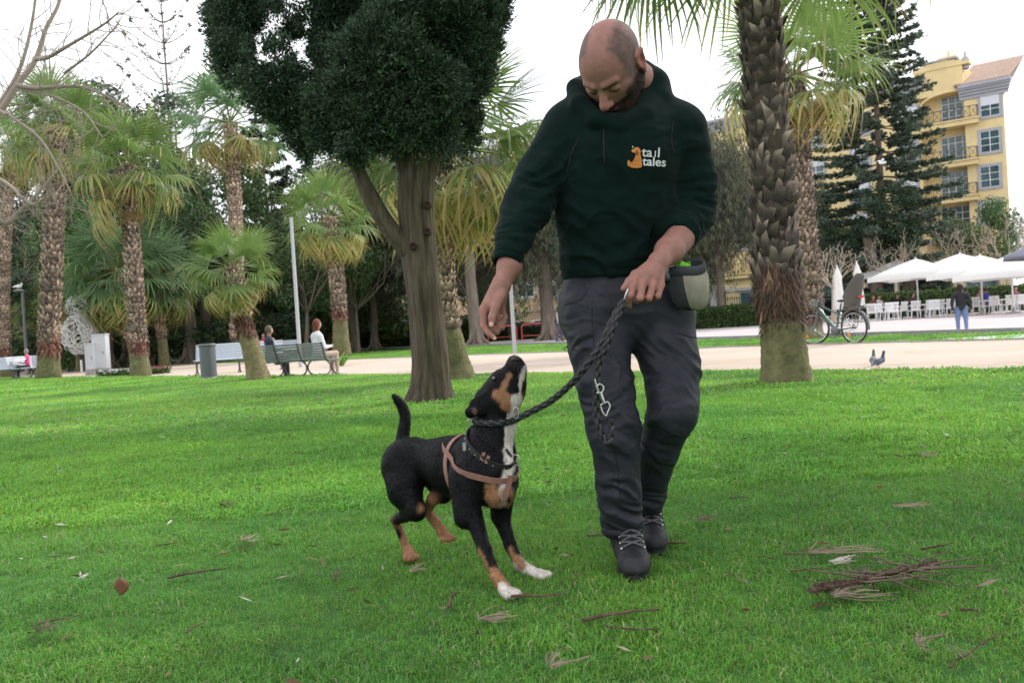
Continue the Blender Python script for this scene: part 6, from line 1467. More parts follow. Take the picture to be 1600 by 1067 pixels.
# the big fallen frond branch
a_, b_ = G(1268, 950), G(1472, 905); g = np.random.default_rng(50); r = thing('fallen_branch', a_, 'large fallen conifer branch with rusty brown stem and grey strands, right foreground', 'branch')
P = wig(g, (0, 0, .045), tuple(b_ - a_ + Vector((0, 0, .05))), 26, .05); MB().tube(P, np.linspace(.009, .003, 26), 8).obj('stem', m_stick, r, world=False)
mb = MB(); 
for i in range(620):
    t = g.uniform(0, 1); j = int(t * 24); q = P[j] + (P[j + 1] - P[j]) * (t * 24 - j); ax_ = nrm(P[j + 1] - P[j]); d = nrm(ax_ * 1.2 + rdir(1, g)[0]); l = .022 * (1 - .4 * t); mb.tube([q, q + d * l], [.0035, .0008], 3, cap=False)
mb.obj('scales', m_stick, r, world=False, kind='stuff'); mb = MB()
for i in range(46):
    t = g.uniform(.35, 1); j = int(t * 24); d = np.array(b_ - a_); d = d / np.linalg.norm(d); s_ = np.array([-d[1], d[0], 0]); e = P[j] + d * g.uniform(-.12, .22) + s_ * g.normal() * .10; e[2] = .03 + g.uniform(0, .03); mb.tube(wig(g, P[j], e, 7, .09), [.0035, .003, .003, .002, .002, .001, .001], 4, cap=False)
mb.obj('strands', m_straw, r, world=False, kind='stuff')
# ================================================================== DOG
m_dog = M('dog_coat', (1, 1, 1), .50, attr=True, bump=.5, bscale=190, bdist=.004, spec=.16, var=.25, vscale=90, stretch=(1, 1, .4))
m_eye = M('wet_dark_eye', (.012, .008, .006), .05, spec=.8)
m_nose = M('nose_leather', (.018, .014, .014), .28, bump=.5, bscale=300, bdist=.002)
m_collar = M('black_webbing', (.018, .018, .02), .6, bump=.4, bscale=400, bdist=.001)
m_harn = M('rose_brown_webbing', (.27, .135, .11), .6, bump=.4, bscale=350, bdist=.001, var=.12, vscale=60)
m_chrome = M('chrome', (.50, .50, .50), .32, metal=1)
D = A
BLK = (.0045, .0045, .0055); TAN = (.34, .175, .09); WHT = (.72, .66, .60)
lat = Vector((.75, .66, 0)).normalized(); fwd_ = Vector((.66, -.75, 0)).normalized()
dg = Sdf(); LQ = (tuple(lat), .80)
dg.cone(D(757, 738, 2.79), D(706, 730, 2.90), .099, .086, BLK, .04, LQ); dg.cone(D(706, 725, 2.90), D(655, 716, 3.02), .084, .062, BLK, .04, LQ)
dg.ball(D(748, 712, 2.83), (.075, .075, .06), BLK, .05)
dg.ball(D(637, 720, 3.06), .077, BLK, .04)
dg.cone(D(772, 742, 2.75), D(779, 765, 2.74), .070, .050, BLK, .04)     # forechest
dg.cone(D(758, 715, 2.79), D(772, 668, 2.80), .074, .060, BLK, .04); dg.cone(D(774, 668, 2.80), D(780, 635, 2.80), .060, .056, BLK, .03)
# head pointing up
dg.cone(D(768, 628, 2.80), D(786, 600, 2.79), .054, .046, BLK, .03); dg.ball(D(790, 618, 2.78), .052, BLK, .03)
dg.cone(D(797, 596, 2.775), D(805, 569, 2.76), .037, .0265, BLK, .025); dg.cone(D(807, 606, 2.78), D(812, 578, 2.765), .028, .020, BLK, .02)
dg.ball(D(779, 593, 2.765), (.014, .014, .016), BLK, .014)              # brow
dg.cone(D(760, 622, 2.745), D(748, 634, 2.74), .020, .026, BLK, .012, ((.3, -.9, .2), .45)); dg.cone(D(748, 634, 2.74), D(735, 644, 2.755), .026, .018, BLK, .012, ((.3, -.9, .2), .45))
dg.cone(D(775, 616, 2.86), D(758, 636, 2.88), .024, .022, BLK, .012, ((.3, -.9, .2), .5))
# tail
_tl = spline([D(634, 706, 3.10), D(629, 685, 3.13), D(633, 658, 3.14), D(630, 637, 3.14), D(616, 619, 3.13)], 13)
dg.chain([Vector(q) for q in _tl], list(np.interp(np.linspace(0, 1, 13), [0, .25, .5, .8, 1], [.028, .019, .016, .0135, .008])), BLK, .012)
# near hind leg (its right)
h0 = D(628, 735, 3.04)
dg.cone(h0, D(632, 765, 3.0), .074, .060, BLK, .04, LQ); dg.cone(D(632, 765, 3.0), D(651, 797, 2.95), .058, .031, BLK, .03, LQ)
dg.cone(D(651, 797, 2.95), D(617, 812, 3.06), .030, .0145, BLK, .02); dg.cone(D(618, 812, 3.06), D(637, 860, 3.05), .0145, .014, TAN, .01)
dg.cone(D(637, 860, 3.05), D(643, 872, 3.00), .019, .017, TAN, .01)
# far hind leg, lifted
dg.cone(D(655, 745, 3.03) + lat * .07, D(674, 778, 2.96) + lat * .05, .055, .026, BLK, .03); dg.cone(D(676, 780, 2.99), D(667, 797, 3.04), .020, .0145, TAN, .015)
dg.cone(D(667, 797, 3.04), D(692, 831, 2.98), .0165, .015, TAN, .01); dg.cone(D(692, 831, 2.98), D(699, 840, 2.94), .018, .014, TAN, .01)
# near fore leg (its right)
dg.cone(D(744, 745, 2.77) - lat * .04, D(738, 806, 2.72) - lat * .03, .056, .031, BLK, .035); 
dg.cone(D(740, 806, 2.71), D(757, 858, 2.64), .027, .0185, BLK, .018); dg.cone(D(757, 858, 2.64), D(775, 900, 2.58), .0185, .0150, BLK, .012); dg.cone(D(775, 900, 2.58), D(789, 922, 2.555), .0160, .0190, TAN, .012)
# far fore leg
dg.cone(D(786, 755, 2.80), D(783, 806, 2.82), .046, .028, BLK, .03); dg.cone(D(783, 806, 2.82), D(797, 850, 2.79), .025, .0175, BLK, .018); dg.cone(D(797, 850, 2.79), D(812, 882, 2.76), .0175, .0140, BLK, .012); dg.cone(D(812, 882, 2.76), D(832, 894, 2.735), .0165, .018, WHT, .012)
for (px, py, Y, dx, dy, col, ln) in ((789, 921, 2.555, 15, 9, WHT, .030), (832, 893, 2.735, 25, 7, WHT, .05), (640, 868, 3.0, 4, 4, TAN, .022), (696, 837, 2.955, 4, 6, TAN, .02)):
    c = D(px, py, Y); tip = D(px + dx, py + dy, Y - .045); v = (tip - c); s_ = v.cross(Vector((0, 0, 1))).normalized()
    for j in (-1.5, -.5, .5, 1.5):
        e = c + v * (1 - .12 * abs(j)) + s_ * j * .0125; e.z = max(e.z, .010); st_ = c + s_ * j * .006; dg.cone(st_, e, .0105, .0090, col, .0035)
V, F = dg.surf(.0042); Cc = dg.colors(V, .006)
def paint(C, V, a, b, r, col, soft=.008):
    a = np.array(list(a)); b = np.array(list(b)); ab = b - a; t = np.clip((V - a) @ ab / max(ab @ ab, 1e-9), 0, 1); d = np.linalg.norm(V - a - t[:, None] * ab, axis=1)
    d = d + (fbm(V * 90, 2, 5) - .5) * .012; w = np.clip((r - d) / soft + .5, 0, 1)[:, None]; return C * (1 - w) + np.array(col) * w
P_ = lambda a, b, r, c, s=.008: globals().__setitem__('Cc', paint(Cc, V, a, b, r, c, s))
dbv0 = bvh_of(V, F); _cp = Vector((0, 0, H))
def PH(pts, r, c, s=.006):
    Q = []
    for (x, y) in pts:
        p = dbv0.ray_cast(_cp, ray(x, y).normalized())[0]
        if p is not None: Q.append(p)
    if len(Q) == 1: Q = Q * 2
    for a, b in zip(Q[:-1], Q[1:]): P_(a, b, r, c, s)
# cheek, muzzle, throat and chest
PH([(776, 616), (786, 620), (797, 626), (806, 628)], .017, TAN); PH([(785, 608), (791, 597), (796, 585)], .008, TAN, .008); PH([(812, 628), (815, 612)], .014, TAN); PH([(790, 632), (803, 636)], .017, TAN)
PH([(808, 624), (806, 645), (803, 670), (799, 692), (795, 712)], .023, WHT); PH([(798, 655), (796, 700)], .021, WHT); PH([(807, 622), (811, 604), (815, 590), (819, 577)], .009, WHT); PH([(817, 590), (820, 576)], .010, WHT)
PH([(797, 722), (794, 745), (789, 765)], .020, WHT, .012)
PH([(802, 598), (804, 608)], .014, BLK); PH([(818, 604), (817, 614)], .007, BLK); PH([(800, 566), (806, 566), (812, 570)], .013, (.03, .02, .02), .01)
PH([(768, 762), (770, 778), (774, 790)], .020, TAN, .012); PH([(797, 765), (798, 785)], .014, TAN, .012); PH([(786, 768), (787, 790)], .012, (.42, .29, .21), .01)
PH([(748, 858), (762, 890)], .008, TAN, .010); PH([(770, 896), (784, 914)], .020, TAN, .012); PH([(795, 925), (803, 931)], .026, WHT); PH([(790, 920), (784, 917)], .014, WHT)
PH([(797, 856), (803, 872)], .008, TAN, .010); PH([(808, 872), (815, 883)], .013, TAN, .010); PH([(657, 796), (660, 790)], .008, TAN, .018); PH([(617, 811), (622, 835)], .013, BLK, .015); PH([(739, 641), (741, 643)], .007, (.16, .10, .08), .008)
Nn = vnormals(V, F); V = V + Nn * ((fbm(V * 55, 3, 1) - .5) * .0035 + (fbm(V * 16, 2, 3) - .5) * .006)[:, None]
dloc = G(700, 905); dog = thing('dog', (D(700, 730, 2.9).x, 2.85, 0), 'black dog with tan and white markings rearing its nose toward the lowered hand', 'dog')
MB().add(V, F, Cc, smooth=True).obj('body', m_dog, dog)
m_fur = M('dog_fur', (.75, .75, .75), .5, attr=True, spec=.10)
def fur(V, F, C, n, l, flow, seed, wd=.0006, lift=.22, mat=None, par=None, nm='fur', mask=None):
    g = np.random.default_rng(seed); Nv = vnormals(V, F); ar = np.linalg.norm(np.cross(V[F[:, 2]] - V[F[:, 0]], V[F[:, 3]] - V[F[:, 1]]), axis=1)
    if mask is not None: ar = ar * mask[F].mean(1)
    fi = g.choice(len(F), n, p=ar / ar.sum()); w = g.dirichlet([1, 1, 1, 1], n); q = F[fi]; P = (V[q] * w[:, :, None]).sum(1); Nn_ = nrm((Nv[q] * w[:, :, None]).sum(1)); Cn = (C[q] * w[:, :, None]).sum(1)
    t = flow(P); t = nrm(t - Nn_ * (t * Nn_).sum(1)[:, None]); U = nrm(t + Nn_ * lift + g.normal(size=(n, 3)) * .16); L_ = l * g.uniform(.6, 1.3, n)
    S = nrm(np.cross(U, Nn_)); o = MB().diamonds(P + U * L_[:, None] * .42, U, S, L_ * .5, wd, Cn * g.uniform(.5, 1.7, (n, 1))).obj(nm, mat, par); o['kind'] = 'stuff'; return o
def dflow(P):
    f = -np.array(fwd_) * .9 + np.array([0, 0, -.55]); hd_ = np.clip((P[:, 2] - .36) / .10, 0, 1)[:, None] * (P[:, 0] > -.25)[:, None]; lg = np.clip((.24 - P[:, 2]) / .08, 0, 1)[:, None]
    return f * (1 - hd_) * (1 - lg) + np.array([-.15, .1, -1.0]) * hd_ + np.array([0, .05, -1.0]) * lg
fur(V, F, Cc, 70000, .0085, dflow, 3, mat=m_fur, par=dog)
dbvh = bvh_of(V, F); CAMP = Vector((0, 0, H))
def hit(bv, px, py, off=.0):
    d = ray(px, py).normalized(); p, n, i, t_ = bv.ray_cast(CAMP, d)
    return (p + n * off, n) if p is not None else (None, None)
pe, ne = hit(dbvh, 772.5, 592)
if pe is None: pe, ne = D(775, 594, 2.75), Vector((0, -1, 0))
MB().ball(pe + ne * .001, .0075, 12).obj('eye', m_eye, dog)
MB().ball(pe + ne * .0075 + Vector((.001, 0, .003)), .0014, 6).obj('eye_glint', m_wht, dog)
nc = D(805.5, 561.5, 2.748); nb_ = MB(); nb_.ball(nc, (.0165, .016, .0115), 14); nb_.obj('nose', m_nose, dog)
for dx in (-4, 4): MB().ball(D(806 + dx, 560.5, 2.738), (.003, .002, .002), 8).obj('nostril', m_black, dog)
MB().tube([D(809, 575, 2.735), D(811, 590, 2.735), D(808, 604, 2.738)], .0016, 5).obj('lip_line', m_black, dog)
def loop_on(bv, c, nrm_, n=72, off=.002, rmax=.3, sm=3):
    c = Vector(c); nn = Vector(nrm_).normalized(); u = nn.orthogonal().normalized(); v = nn.cross(u); P = []; Nn_ = []
    for i in range(n):
        a_ = 2 * math.pi * i / n; d = u * math.cos(a_) + v * math.sin(a_); p, nr, _, t_ = bv.ray_cast(c, d)
        rr = t_ if p is not None else .06; P.append(min(rr, rmax)); Nn_.append(d)
    rr = np.array(P)
    for _ in range(sm): rr = np.maximum(rr, (np.roll(rr, 1) + np.roll(rr, -1)) / 2) * .5 + (np.roll(rr, 1) + rr + np.roll(rr, -1)) / 3 * .5
    return [c + d * (r_ + off) for d, r_ in zip(Nn_, rr)], Nn_, nn
def band(name, bv, c, nn, w, th, mat, par, **k):
    P, Dn, nv = loop_on(bv, c, nn, off=.0015, **k); n = len(P); V = []
    for p, d in zip(P, Dn): V += [p - nv * w / 2, p + nv * w / 2, p + nv * w / 2 + d * th, p - nv * w / 2 + d * th]
    F = []
    for i in range(n):
        j = (i + 1) % n; F += [[4 * i + a_, 4 * j + a_, 4 * j + (a_ + 1) % 4, 4 * i + (a_ + 1) % 4] for a_ in range(4)]
    return MB().add([tuple(v) for v in V], F, smooth=False).obj(name, mat, par), P
def ribbon(name, bv, pxs, w, mat, par, th=.002, off=.001, n=24, zmax=99):
    S_ = spline([(x, y, 0) for x, y in pxs], n); P = []; Ns = []
    for x, y, _ in S_:
        p, nr = hit(bv, x, y, off)
        if p is not None and p.y < zmax: P.append(p); Ns.append(nr)
    if len(P) < 2: return None
    A_ = np.array([list(p) for p in P]); N_ = np.array([list(p) for p in Ns])
    for _ in range(3): N_[1:-1] = (N_[:-2] + N_[1:-1] + N_[2:]) / 3; A_[1:-1] = (A_[:-2] + 2 * A_[1:-1] + A_[2:]) / 4
    T = nrm(np.gradient(A_, axis=0)); S = nrm(np.cross(T, N_)); V = np.stack([A_ - S * w / 2, A_ + S * w / 2, A_ + S * w / 2 + N_ * th, A_ - S * w / 2 + N_ * th], 1).reshape(-1, 3); F = []
    for i in range(len(P) - 1): F += [[4 * i + a_, 4 * i + 4 + a_, 4 * i + 4 + (a_ + 1) % 4, 4 * i + (a_ + 1) % 4] for a_ in range(4)]
    F += [[0, 1, 2, 3]]; return MB().add(V, F).obj(name, mat, par)
v1 = D(812, 724, 2.72) - D(742, 664, 2.84); col_ = thing('dog_collar', D(770, 692, 2.79), 'wide black collar with a steel ring round the dog neck', 'dog collar')
_, Pc = band('strap', dbvh, D(774, 692, 2.80), v1.cross(lat), .024, .004, m_collar, col_, rmax=.15)
q, _n = hit(dbvh, 801, 716, .006); q = q or D(801, 716, 2.70)
MB().tube([q + Vector((math.cos(a_) * .017, -.004, math.sin(a_) * .017 - .008)) for a_ in np.linspace(0, 2 * math.pi, 21)], .0018, 6, cap=False).obj('ring', m_chrome, col_)
MB().box(q + Vector((-.022, -.002, .012)), (.022, .012, .028), Matrix.Rotation(R(-32), 3, 'Y')).obj('buckle', m_collar, col_)
for i, q_ in enumerate(Pc):
    if i % 3 == 0 and q_.y < 2.80:
        dd_ = (q_ - D(774, 692, 2.80)).normalized(); MB().ball(q_ + dd_ * .0045, .0022, 6).obj('stud', m_chrome, col_)
hn = thing('dog_harness', D(745, 720, 2.8), 'rose-brown webbing harness round the dog chest and ribs', 'dog harness')
band('girth_strap', dbvh, D(733, 735, 2.86), fwd_ + Vector((0, 0, .10)), .017, .003, m_harn, hn, rmax=.16)
v1 = D(798, 742, 2.70) - D(727, 694, 2.86); band('neck_strap', dbvh, D(766, 722, 2.80), v1.cross(lat), .018, .003, m_harn, hn, rmax=.17)
ribbon('chest_strap', dbvh, [(796, 742), (793, 757), (788, 775)], .016, m_harn, hn, .003, .003)
for x, y, a_ in ((728, 699, 0), (755, 714, .5), (762, 719, .5)):
    p, n_1 = hit(dbvh, x, y, .007)
    if p: MB().box(p, (.010, .006, .024), Matrix.Rotation(a_ * .9, 3, 'Y')).obj('slider', m_chrome if a_ == 0 else m_harn, hn)

# ---- braided leash
m_br1 = M('braid_charcoal', (.045, .045, .050), .6, bump=.5, bscale=500, bdist=.001); m_br2 = M('braid_black', (.010, .010, .012), .6, bump=.4, bscale=500, bdist=.001)
def braid(name, pts, par, r=.0086, pitch=.066, n=None):
    L_ = sum((Vector(b) - Vector(a)).length for a, b in zip(pts[:-1], pts[1:])); n = n or int(L_ / .0045); P = spline(pts, n); T = nrm(np.gradient(P, axis=0)); X = []; x = np.cross([0, 1, 0], T[0]); x = x / np.linalg.norm(x)
    for i in range(n): x = x - T[i] * (x @ T[i]); x = x / np.linalg.norm(x); X.append(x)
    X = np.array(X); Y = np.cross(T, X); s = np.concatenate([[0], np.cumsum(np.linalg.norm(np.diff(P, axis=0), axis=1))]); root = MB()
    for k in range(4):
        ph = 2 * math.pi * s / pitch * (1 if k < 2 else -1) + (k % 2) * math.pi + (math.pi / 2 if k >= 2 else 0); rr = r * (.48 + .20 * np.cos(2 * (2 * math.pi * s / pitch) + (0 if k < 2 else math.pi)))
        Q = P + X * (np.cos(ph) * rr)[:, None] + Y * (np.sin(ph) * rr)[:, None]; root.tube(Q, r * .60, 7, mat=0 if k < 2 else 1)
    return root.obj(name, [m_br1, m_br2], par)
HND = A(979, 462, 2.535)
le = thing('dog_leash', HND, 'braided black and charcoal leash hanging from the left hand and looped round the dog neck', 'dog leash')
nk = [hit(dbvh, x, y, .010)[0] or D(x, y, 2.74) for x, y in ((744, 659), (760, 661), (778, 661), (795, 658))]
braid('rope', [tuple(p) for p in nk] + [A(812, 652, 2.70), A(830, 643, 2.68), A(860, 627, 2.64), A(890, 602, 2.58), A(915, 573, 2.52), A(938, 540, 2.50), A(958, 498, 2.50), A(975, 470, 2.52)], le)
v1 = D(812, 655, 2.75) - D(744, 660, 2.82); Pn, _, _ = loop_on(dbvh, D(776, 660, 2.80), (v1.cross(lat)), rmax=.10)
MB().tube(Pn + [Pn[0]], .004, 6, cap=False).obj('slip_loop', m_br2, le)
MB().tube([nk[0] + Vector((math.cos(a_) * .010 - .006, -.002, math.sin(a_) * .010)) for a_ in np.linspace(0, 6.283, 17)], .002, 5, cap=False).obj('ring', m_chrome, le)
MB().tube([A(806 + 7 * math.cos(a_) * .6, 645 + 9 * math.sin(a_), 2.70) for a_ in np.linspace(0, 6.283, 17)], .0018, 5, cap=False).obj('ring', m_chrome, le)
braid('rope', [A(974, 472, 2.50), A(958, 510, 2.49), A(945, 545, 2.49), A(936, 565, 2.50), A(932, 600, 2.51), A(931, 640, 2.52), A(935, 665, 2.52), A(944, 688, 2.52), A(952, 690, 2.51), A(956, 672, 2.51), A(954, 655, 2.51)], le, .0082)
ck = MB(); ck.tube([A(x, y, 2.495) for x, y in ((929, 592), (932, 604), (936, 615))], .003, 6); ck.tube(spline([A(x, y, 2.49) for x, y in ((933, 605), (936, 600), (941, 602), (943, 608), (939, 615), (935, 613), (934, 606))], 20), .0028, 6); ck.tube([A(x, y, 2.49) for x, y in ((938, 612), (941, 622), (944, 630))], [.004, .005, .004], 8)
ck.tube(spline([A(x, y, 2.49) for x, y in ((938, 633), (944, 630), (950, 628), (953, 636), (950, 643), (947, 650), (941, 643), (938, 634))], 24), .0028, 6); ck.tube([A(932, 614, 2.49), A(940, 613, 2.49)], .003, 6); ck.obj('snap_hook', m_chrome, le)
MB().tube([A(981, 452, 2.51), A(978, 460, 2.505), A(976, 468, 2.51)], .003, 6).obj('ring', m_chrome, le)
# ================================================================== MAN
m_skin = M('skin', (1, 1, 1), .60, attr=True, var=.12, vscale=45, bump=.25, bscale=300, bdist=.0025, spec=.28)
MATS['skin'].node_tree.nodes['Principled BSDF'].inputs['Subsurface Weight'].default_value = .12
MATS['skin'].node_tree.nodes['Principled BSDF'].inputs['Subsurface Radius'].default_value = (.012, .004, .002)
m_hood = M('hoodie_fleece', (.0035, .0125, .0105), .9, var=.18, vscale=18, bump=.25, bscale=420, bdist=.0012, sheen=.05, spec=.1, attr=True)
m_trou = M('trouser_cloth', (.021, .023, .032), .62, var=.15, vscale=14, bump=.3, bscale=380, bdist=.001, attr=True, spec=.3)
m_bootm = M('boot_leather', (.018, .018, .022), .62, var=.3, vscale=40, bump=.5, bscale=140, bdist=.002, attr=True)
m_sole = M('boot_sole', (.02, .02, .02), .8, bump=.5, bscale=60)
m_lace = M('boot_lace', (.10, .10, .11), .8)
m_seam = M('seam_thread', (.010, .011, .014), .8)
m_zip = M('zip_tape', (.006, .006, .007), .5)
SK = np.array([.30, .148, .118]); SKD = (.30, .135, .095); HAIRC = np.array([.085, .06, .055]); BEARD = np.array([.014, .009, .007])
man = thing('person', (.36, 2.80, 0), 'balding bearded man in dark green hoodie stooping over the dog, leash in hand', 'person')
# ---- head in its own frame
YAW, PIT = R(39), R(55); Fh = np.array([-math.sin(YAW), -math.cos(YAW), 0]); Fw = Fh * math.cos(PIT) + np.array([0, 0, -math.sin(PIT)]); Up = np.array([0, 0, math.cos(PIT)]) + Fh * math.sin(PIT); Rt = np.array([math.cos(YAW), -math.sin(YAW), 0]); TL = R(8); Rt, Up = Rt * math.cos(TL) - Up * math.sin(TL), Up * math.cos(TL) + Rt * math.sin(TL)
HC = np.array(A(954, 102, 2.66)); HS = 1.07
HM = np.stack([Rt, -Fw, Up], 1)                 # local (x right in picture, y back, z up) -> world
hp = lambda x, y, z: HC + HM @ (np.array([x, y, z]) * HS)
def hb(x, y, z, r, col=SK, k=.02, **kw): body.ball(hp(x, y, z), np.array(r) * HS, col, k, HM, **kw)
def hcn(a, b, ra, rb, col=SK, k=.015, **kw): body.cone(hp(*a), hp(*b), ra * HS, rb * HS, col, k, **kw)
body = Sdf()
hb(0, .018, .020, (.0775, .098, .088)); hb(0, -.03, .012, (.066, .062, .072), k=.03); hb(0, -.035, -.045, (.058, .055, .062), k=.03); hb(0, -.060, -.088, (.036, .034, .034), k=.03)
for sg in (-1, 1):
    hb(sg * .042, -.052, -.030, (.026, .024, .022), k=.02); hcn((sg * .052, -.01, -.055), (sg * .028, -.062, -.092), .028, .022, k=.025)
    hcn((sg * .014, -.094, .012), (sg * .044, -.080, .016), .0085, .008, k=.012)          # brow ridge
hb(.033, -.099, -.010, (.019, .013, .013), k=.012, op='sub'); hb(-.033, -.099, -.010, (.019, .013, .013), k=.012, op='sub')
for sg in (-1, 1): hb(sg * .032, -.078, -.010, (.0145, .0125, .0125), k=.004); hb(sg * .032, -.0815, -.006, (.0155, .0105, .0085), k=.003)
hcn((0, -.090, -.002), (0, -.112, -.036), .009, .0125, k=.012); hb(0, -.116, -.041, (.0125, .012, .011), k=.008)
for sg in (-1, 1): hb(sg * .013, -.103, -.044, (.0085, .010, .008), k=.006); hb(sg * .006, -.110, -.052, (.0035, .004, .004), k=.002, op='sub')
hb(0, -.092, -.070, (.026, .012, .006), (.30, .11, .09), k=.006); hb(0, -.090, -.079, (.022, .012, .0065), (.32, .12, .10), k=.005); hb(0, -.101, -.0745, (.024, .006, .0015), k=.002, op='sub')
for sg in (-1, 1):        # ears
    hb(sg * .080, .016, -.012, (.010, .022, .033), np.array([.42, .15, .12]), k=.008); hb(sg * .087, .012, -.008, (.006, .012, .020), k=.006, op='sub'); hcn((sg * .080, .004, .012), (sg * .088, .024, .018), .006, .006, k=.005); hcn((sg * .088, .026, .016), (sg * .084, .026, -.018), .006, .005, k=.005); hb(sg * .080, .006, -.040, (.006, .009, .010), np.array([.42, .16, .13]), k=.005)
hcn((0, .035, -.06), (0, .085, -.17), .062, .066, k=.04)
Vh, Fhd = body.surf(.003); Ch = body.colors(Vh, .005)
L_ = (Vh - HC) @ HM / HS; nz_ = fbm(Vh * 60, 3, 2) - .5
x, y, z = L_[:, 0], L_[:, 1], L_[:, 2]
# cropped hair: sides and back, bald on top and front
side = np.clip((np.abs(x) - (.042 - .014 * np.clip(z / .08, -1, 1) - .012 * (x < 0)) + nz_ * .016) / .016, 0, 1) * np.clip((y + .060 + nz_ * .02) / .022, 0, 1) * np.clip((z + .032) / .02, 0, 1)
back = np.clip((y - .075 + nz_ * .02) / .02, 0, 1); hair = np.maximum(side, back) * np.clip((z + .07) / .02, 0, 1); ear = (np.abs(x) > .079) & (y < .05) & (z < .03)
hair = np.where(ear, 0, hair) * .9 * np.clip(.85 + .9 * nz_ + .5 * (fbm(Vh * 260, 2, 8) - .5), .3, 1); Ch = Ch * (1 - hair[:, None]) + HAIRC * hair[:, None]
top_ = np.clip((z - .03) / .05, 0, 1) * (1 - hair); Ch = Ch * (1 - .12 * top_[:, None]) + np.array([.38, .17, .14]) * (.12 * top_[:, None])
bl = np.clip((-.049 - z + .35 * np.clip(np.abs(x) - .03, 0, 1) * 1.0 + nz_ * .012) / .010, 0, 1); sidb = np.clip((np.abs(x) - .050) / .012, 0, 1) * np.clip((-.012 - z) / .02, 0, 1) * np.clip((.02 - y) / .02, 0, 1)
mouth = (np.abs(x) < .022) & (z < -.064) & (z > -.084) & (y < -.085); beard = np.maximum(bl * np.clip((.03 - y) / .02, 0, 1), sidb) * np.where(mouth, .88, 1) * (.92 + .2 * nz_); beard = np.clip(beard * (z > -.16), 0, 1)
Ch = Ch * (1 - beard[:, None] * .93) + BEARD * beard[:, None] * .93
brow = np.clip((.0055 - np.abs(z - .008 - .10 * (np.abs(x) - .03) * (np.abs(x) < .05)) + nz_ * .004) / .003, 0, 1) * np.clip((np.abs(x) - .010) / .004, 0, 1) * np.clip((.052 - np.abs(x)) / .006, 0, 1) * (y < -.07)
Ch = Ch * (1 - brow[:, None] * .8) + BEARD * brow[:, None] * .8
lash = np.clip((.0022 - np.abs(z + .0135 - 2.5 * (np.abs(x) - .032) ** 2)) / .0012, 0, 1) * (np.abs(np.abs(x) - .032) < .0135) * (y < -.075); Ch = Ch * (1 - lash[:, None] * .8)
red = np.exp(-(((x) / .02) ** 2 + ((z + .042) / .018) ** 2)) * (y < -.09); Ch = Ch * (1 - .35 * red[:, None]) + np.array([.45, .17, .13]) * .35 * red[:, None]

bw = np.where((beard > .45), beard, 0)
fur(Vh, Fhd, np.tile(BEARD, (len(Vh), 1)), 9000, .0055, lambda P: np.tile(Fw * .5 + np.array([0, 0, -1.0]), (len(P), 1)), 5, wd=.0005, lift=.5, mat=MATS['dog_fur'], par=man, nm='beard', mask=bw)
# ---- hands and forearms
hands = Sdf(); K = .010
def fc(S, pts, rads, k=.005): S.chain([A(*p) for p in pts], rads, SK, k); 
# right hand: thumb and index pinching, pointing down
hands.cone(A(806, 372, 2.68), A(796, 415, 2.645), .041, .034, SK, .02); hands.cone(A(796, 415, 2.645), A(784, 445, 2.62), .032, .0245, SK, .02, ((0, 1, 0), 1.15))
hands.cone(A(783, 444, 2.62), A(768, 478, 2.60), .0255, .0245, SK, .015); hands.cone(A(777, 452, 2.615), A(755, 484, 2.60), .019, .0125, SK, .014); hands.cone(A(785, 452, 2.63), A(783, 482, 2.64), .020, .013, SK, .014)
fc(hands, [(755, 484, 2.597), (756, 511, 2.580), (764, 521, 2.566), (773, 528.5, 2.556)], [.0125, .0108, .0095, .0072])
fc(hands, [(784, 458, 2.598), (774, 480, 2.572), (769, 496, 2.560), (768, 508, 2.554)], [.0165, .0135, .0112, .0092])
fc(hands, [(763, 488, 2.610), (766, 514, 2.605), (776, 519, 2.590), (781, 511, 2.585)], [.0118, .0102, .0092, .0078])
fc(hands, [(774, 489, 2.630), (782, 509, 2.635), (784, 512, 2.612), (776, 514, 2.595)], [.0112, .0098, .0088, .0074])
fc(hands, [(783, 483, 2.640), (789, 496, 2.640), (785, 504, 2.618), (779, 506, 2.605)], [.0100, .0088, .0080, .0068])
# left hand: fingers curled round the leash
hands.cone(A(1066, 368, 2.74), A(1045, 392, 2.66), .046, .040, SK, .02); hands.cone(A(1045, 392, 2.66), A(1030, 409, 2.605), .038, .0285, SK, .02)
hands.cone(A(1029, 409, 2.60), A(1012, 436, 2.560), .0285, .0330, SK, .015, ((.2, 1, .3), .62))
for kx, ky, kY, rr in ((992, 437, 2.545, .0128), (1004, 443, 2.540, .0130), (1020, 445, 2.545, .0124), (1033, 445, 2.558, .0112)): hands.cone(A(1025 + (kx - 1012) * .3, 413, 2.592), A(kx, ky, kY), .013, rr, SK, .010)
fc(hands, [(992, 438, 2.543), (985, 462, 2.515), (982, 476, 2.535), (984, 479, 2.552)], [.0120, .0102, .0090, .0080])
fc(hands, [(1004, 444, 2.538), (1000, 466, 2.510), (996, 470, 2.540), (996, 460, 2.560)], [.0122, .0106, .0092, .0080])
fc(hands, [(1020, 446, 2.543), (1014, 466, 2.517), (1009, 468, 2.546), (1008, 458, 2.562)], [.0116, .0100, .0088, .0076])
fc(hands, [(1033, 446, 2.556), (1028, 463, 2.533), (1022, 466, 2.558), (1020, 457, 2.570)], [.0105, .0090, .0080, .0068])
fc(hands, [(1012, 420, 2.580), (993, 430, 2.560), (983, 440, 2.540), (974, 451, 2.525)], [.0180, .0140, .0112, .0085], .008)
Vd, Fd = hands.surf(.0024); Cd = np.tile(SK, (len(Vd), 1)) * (1 + .25 * (fbm(Vd * 50, 3, 4) - .5))[:, None]
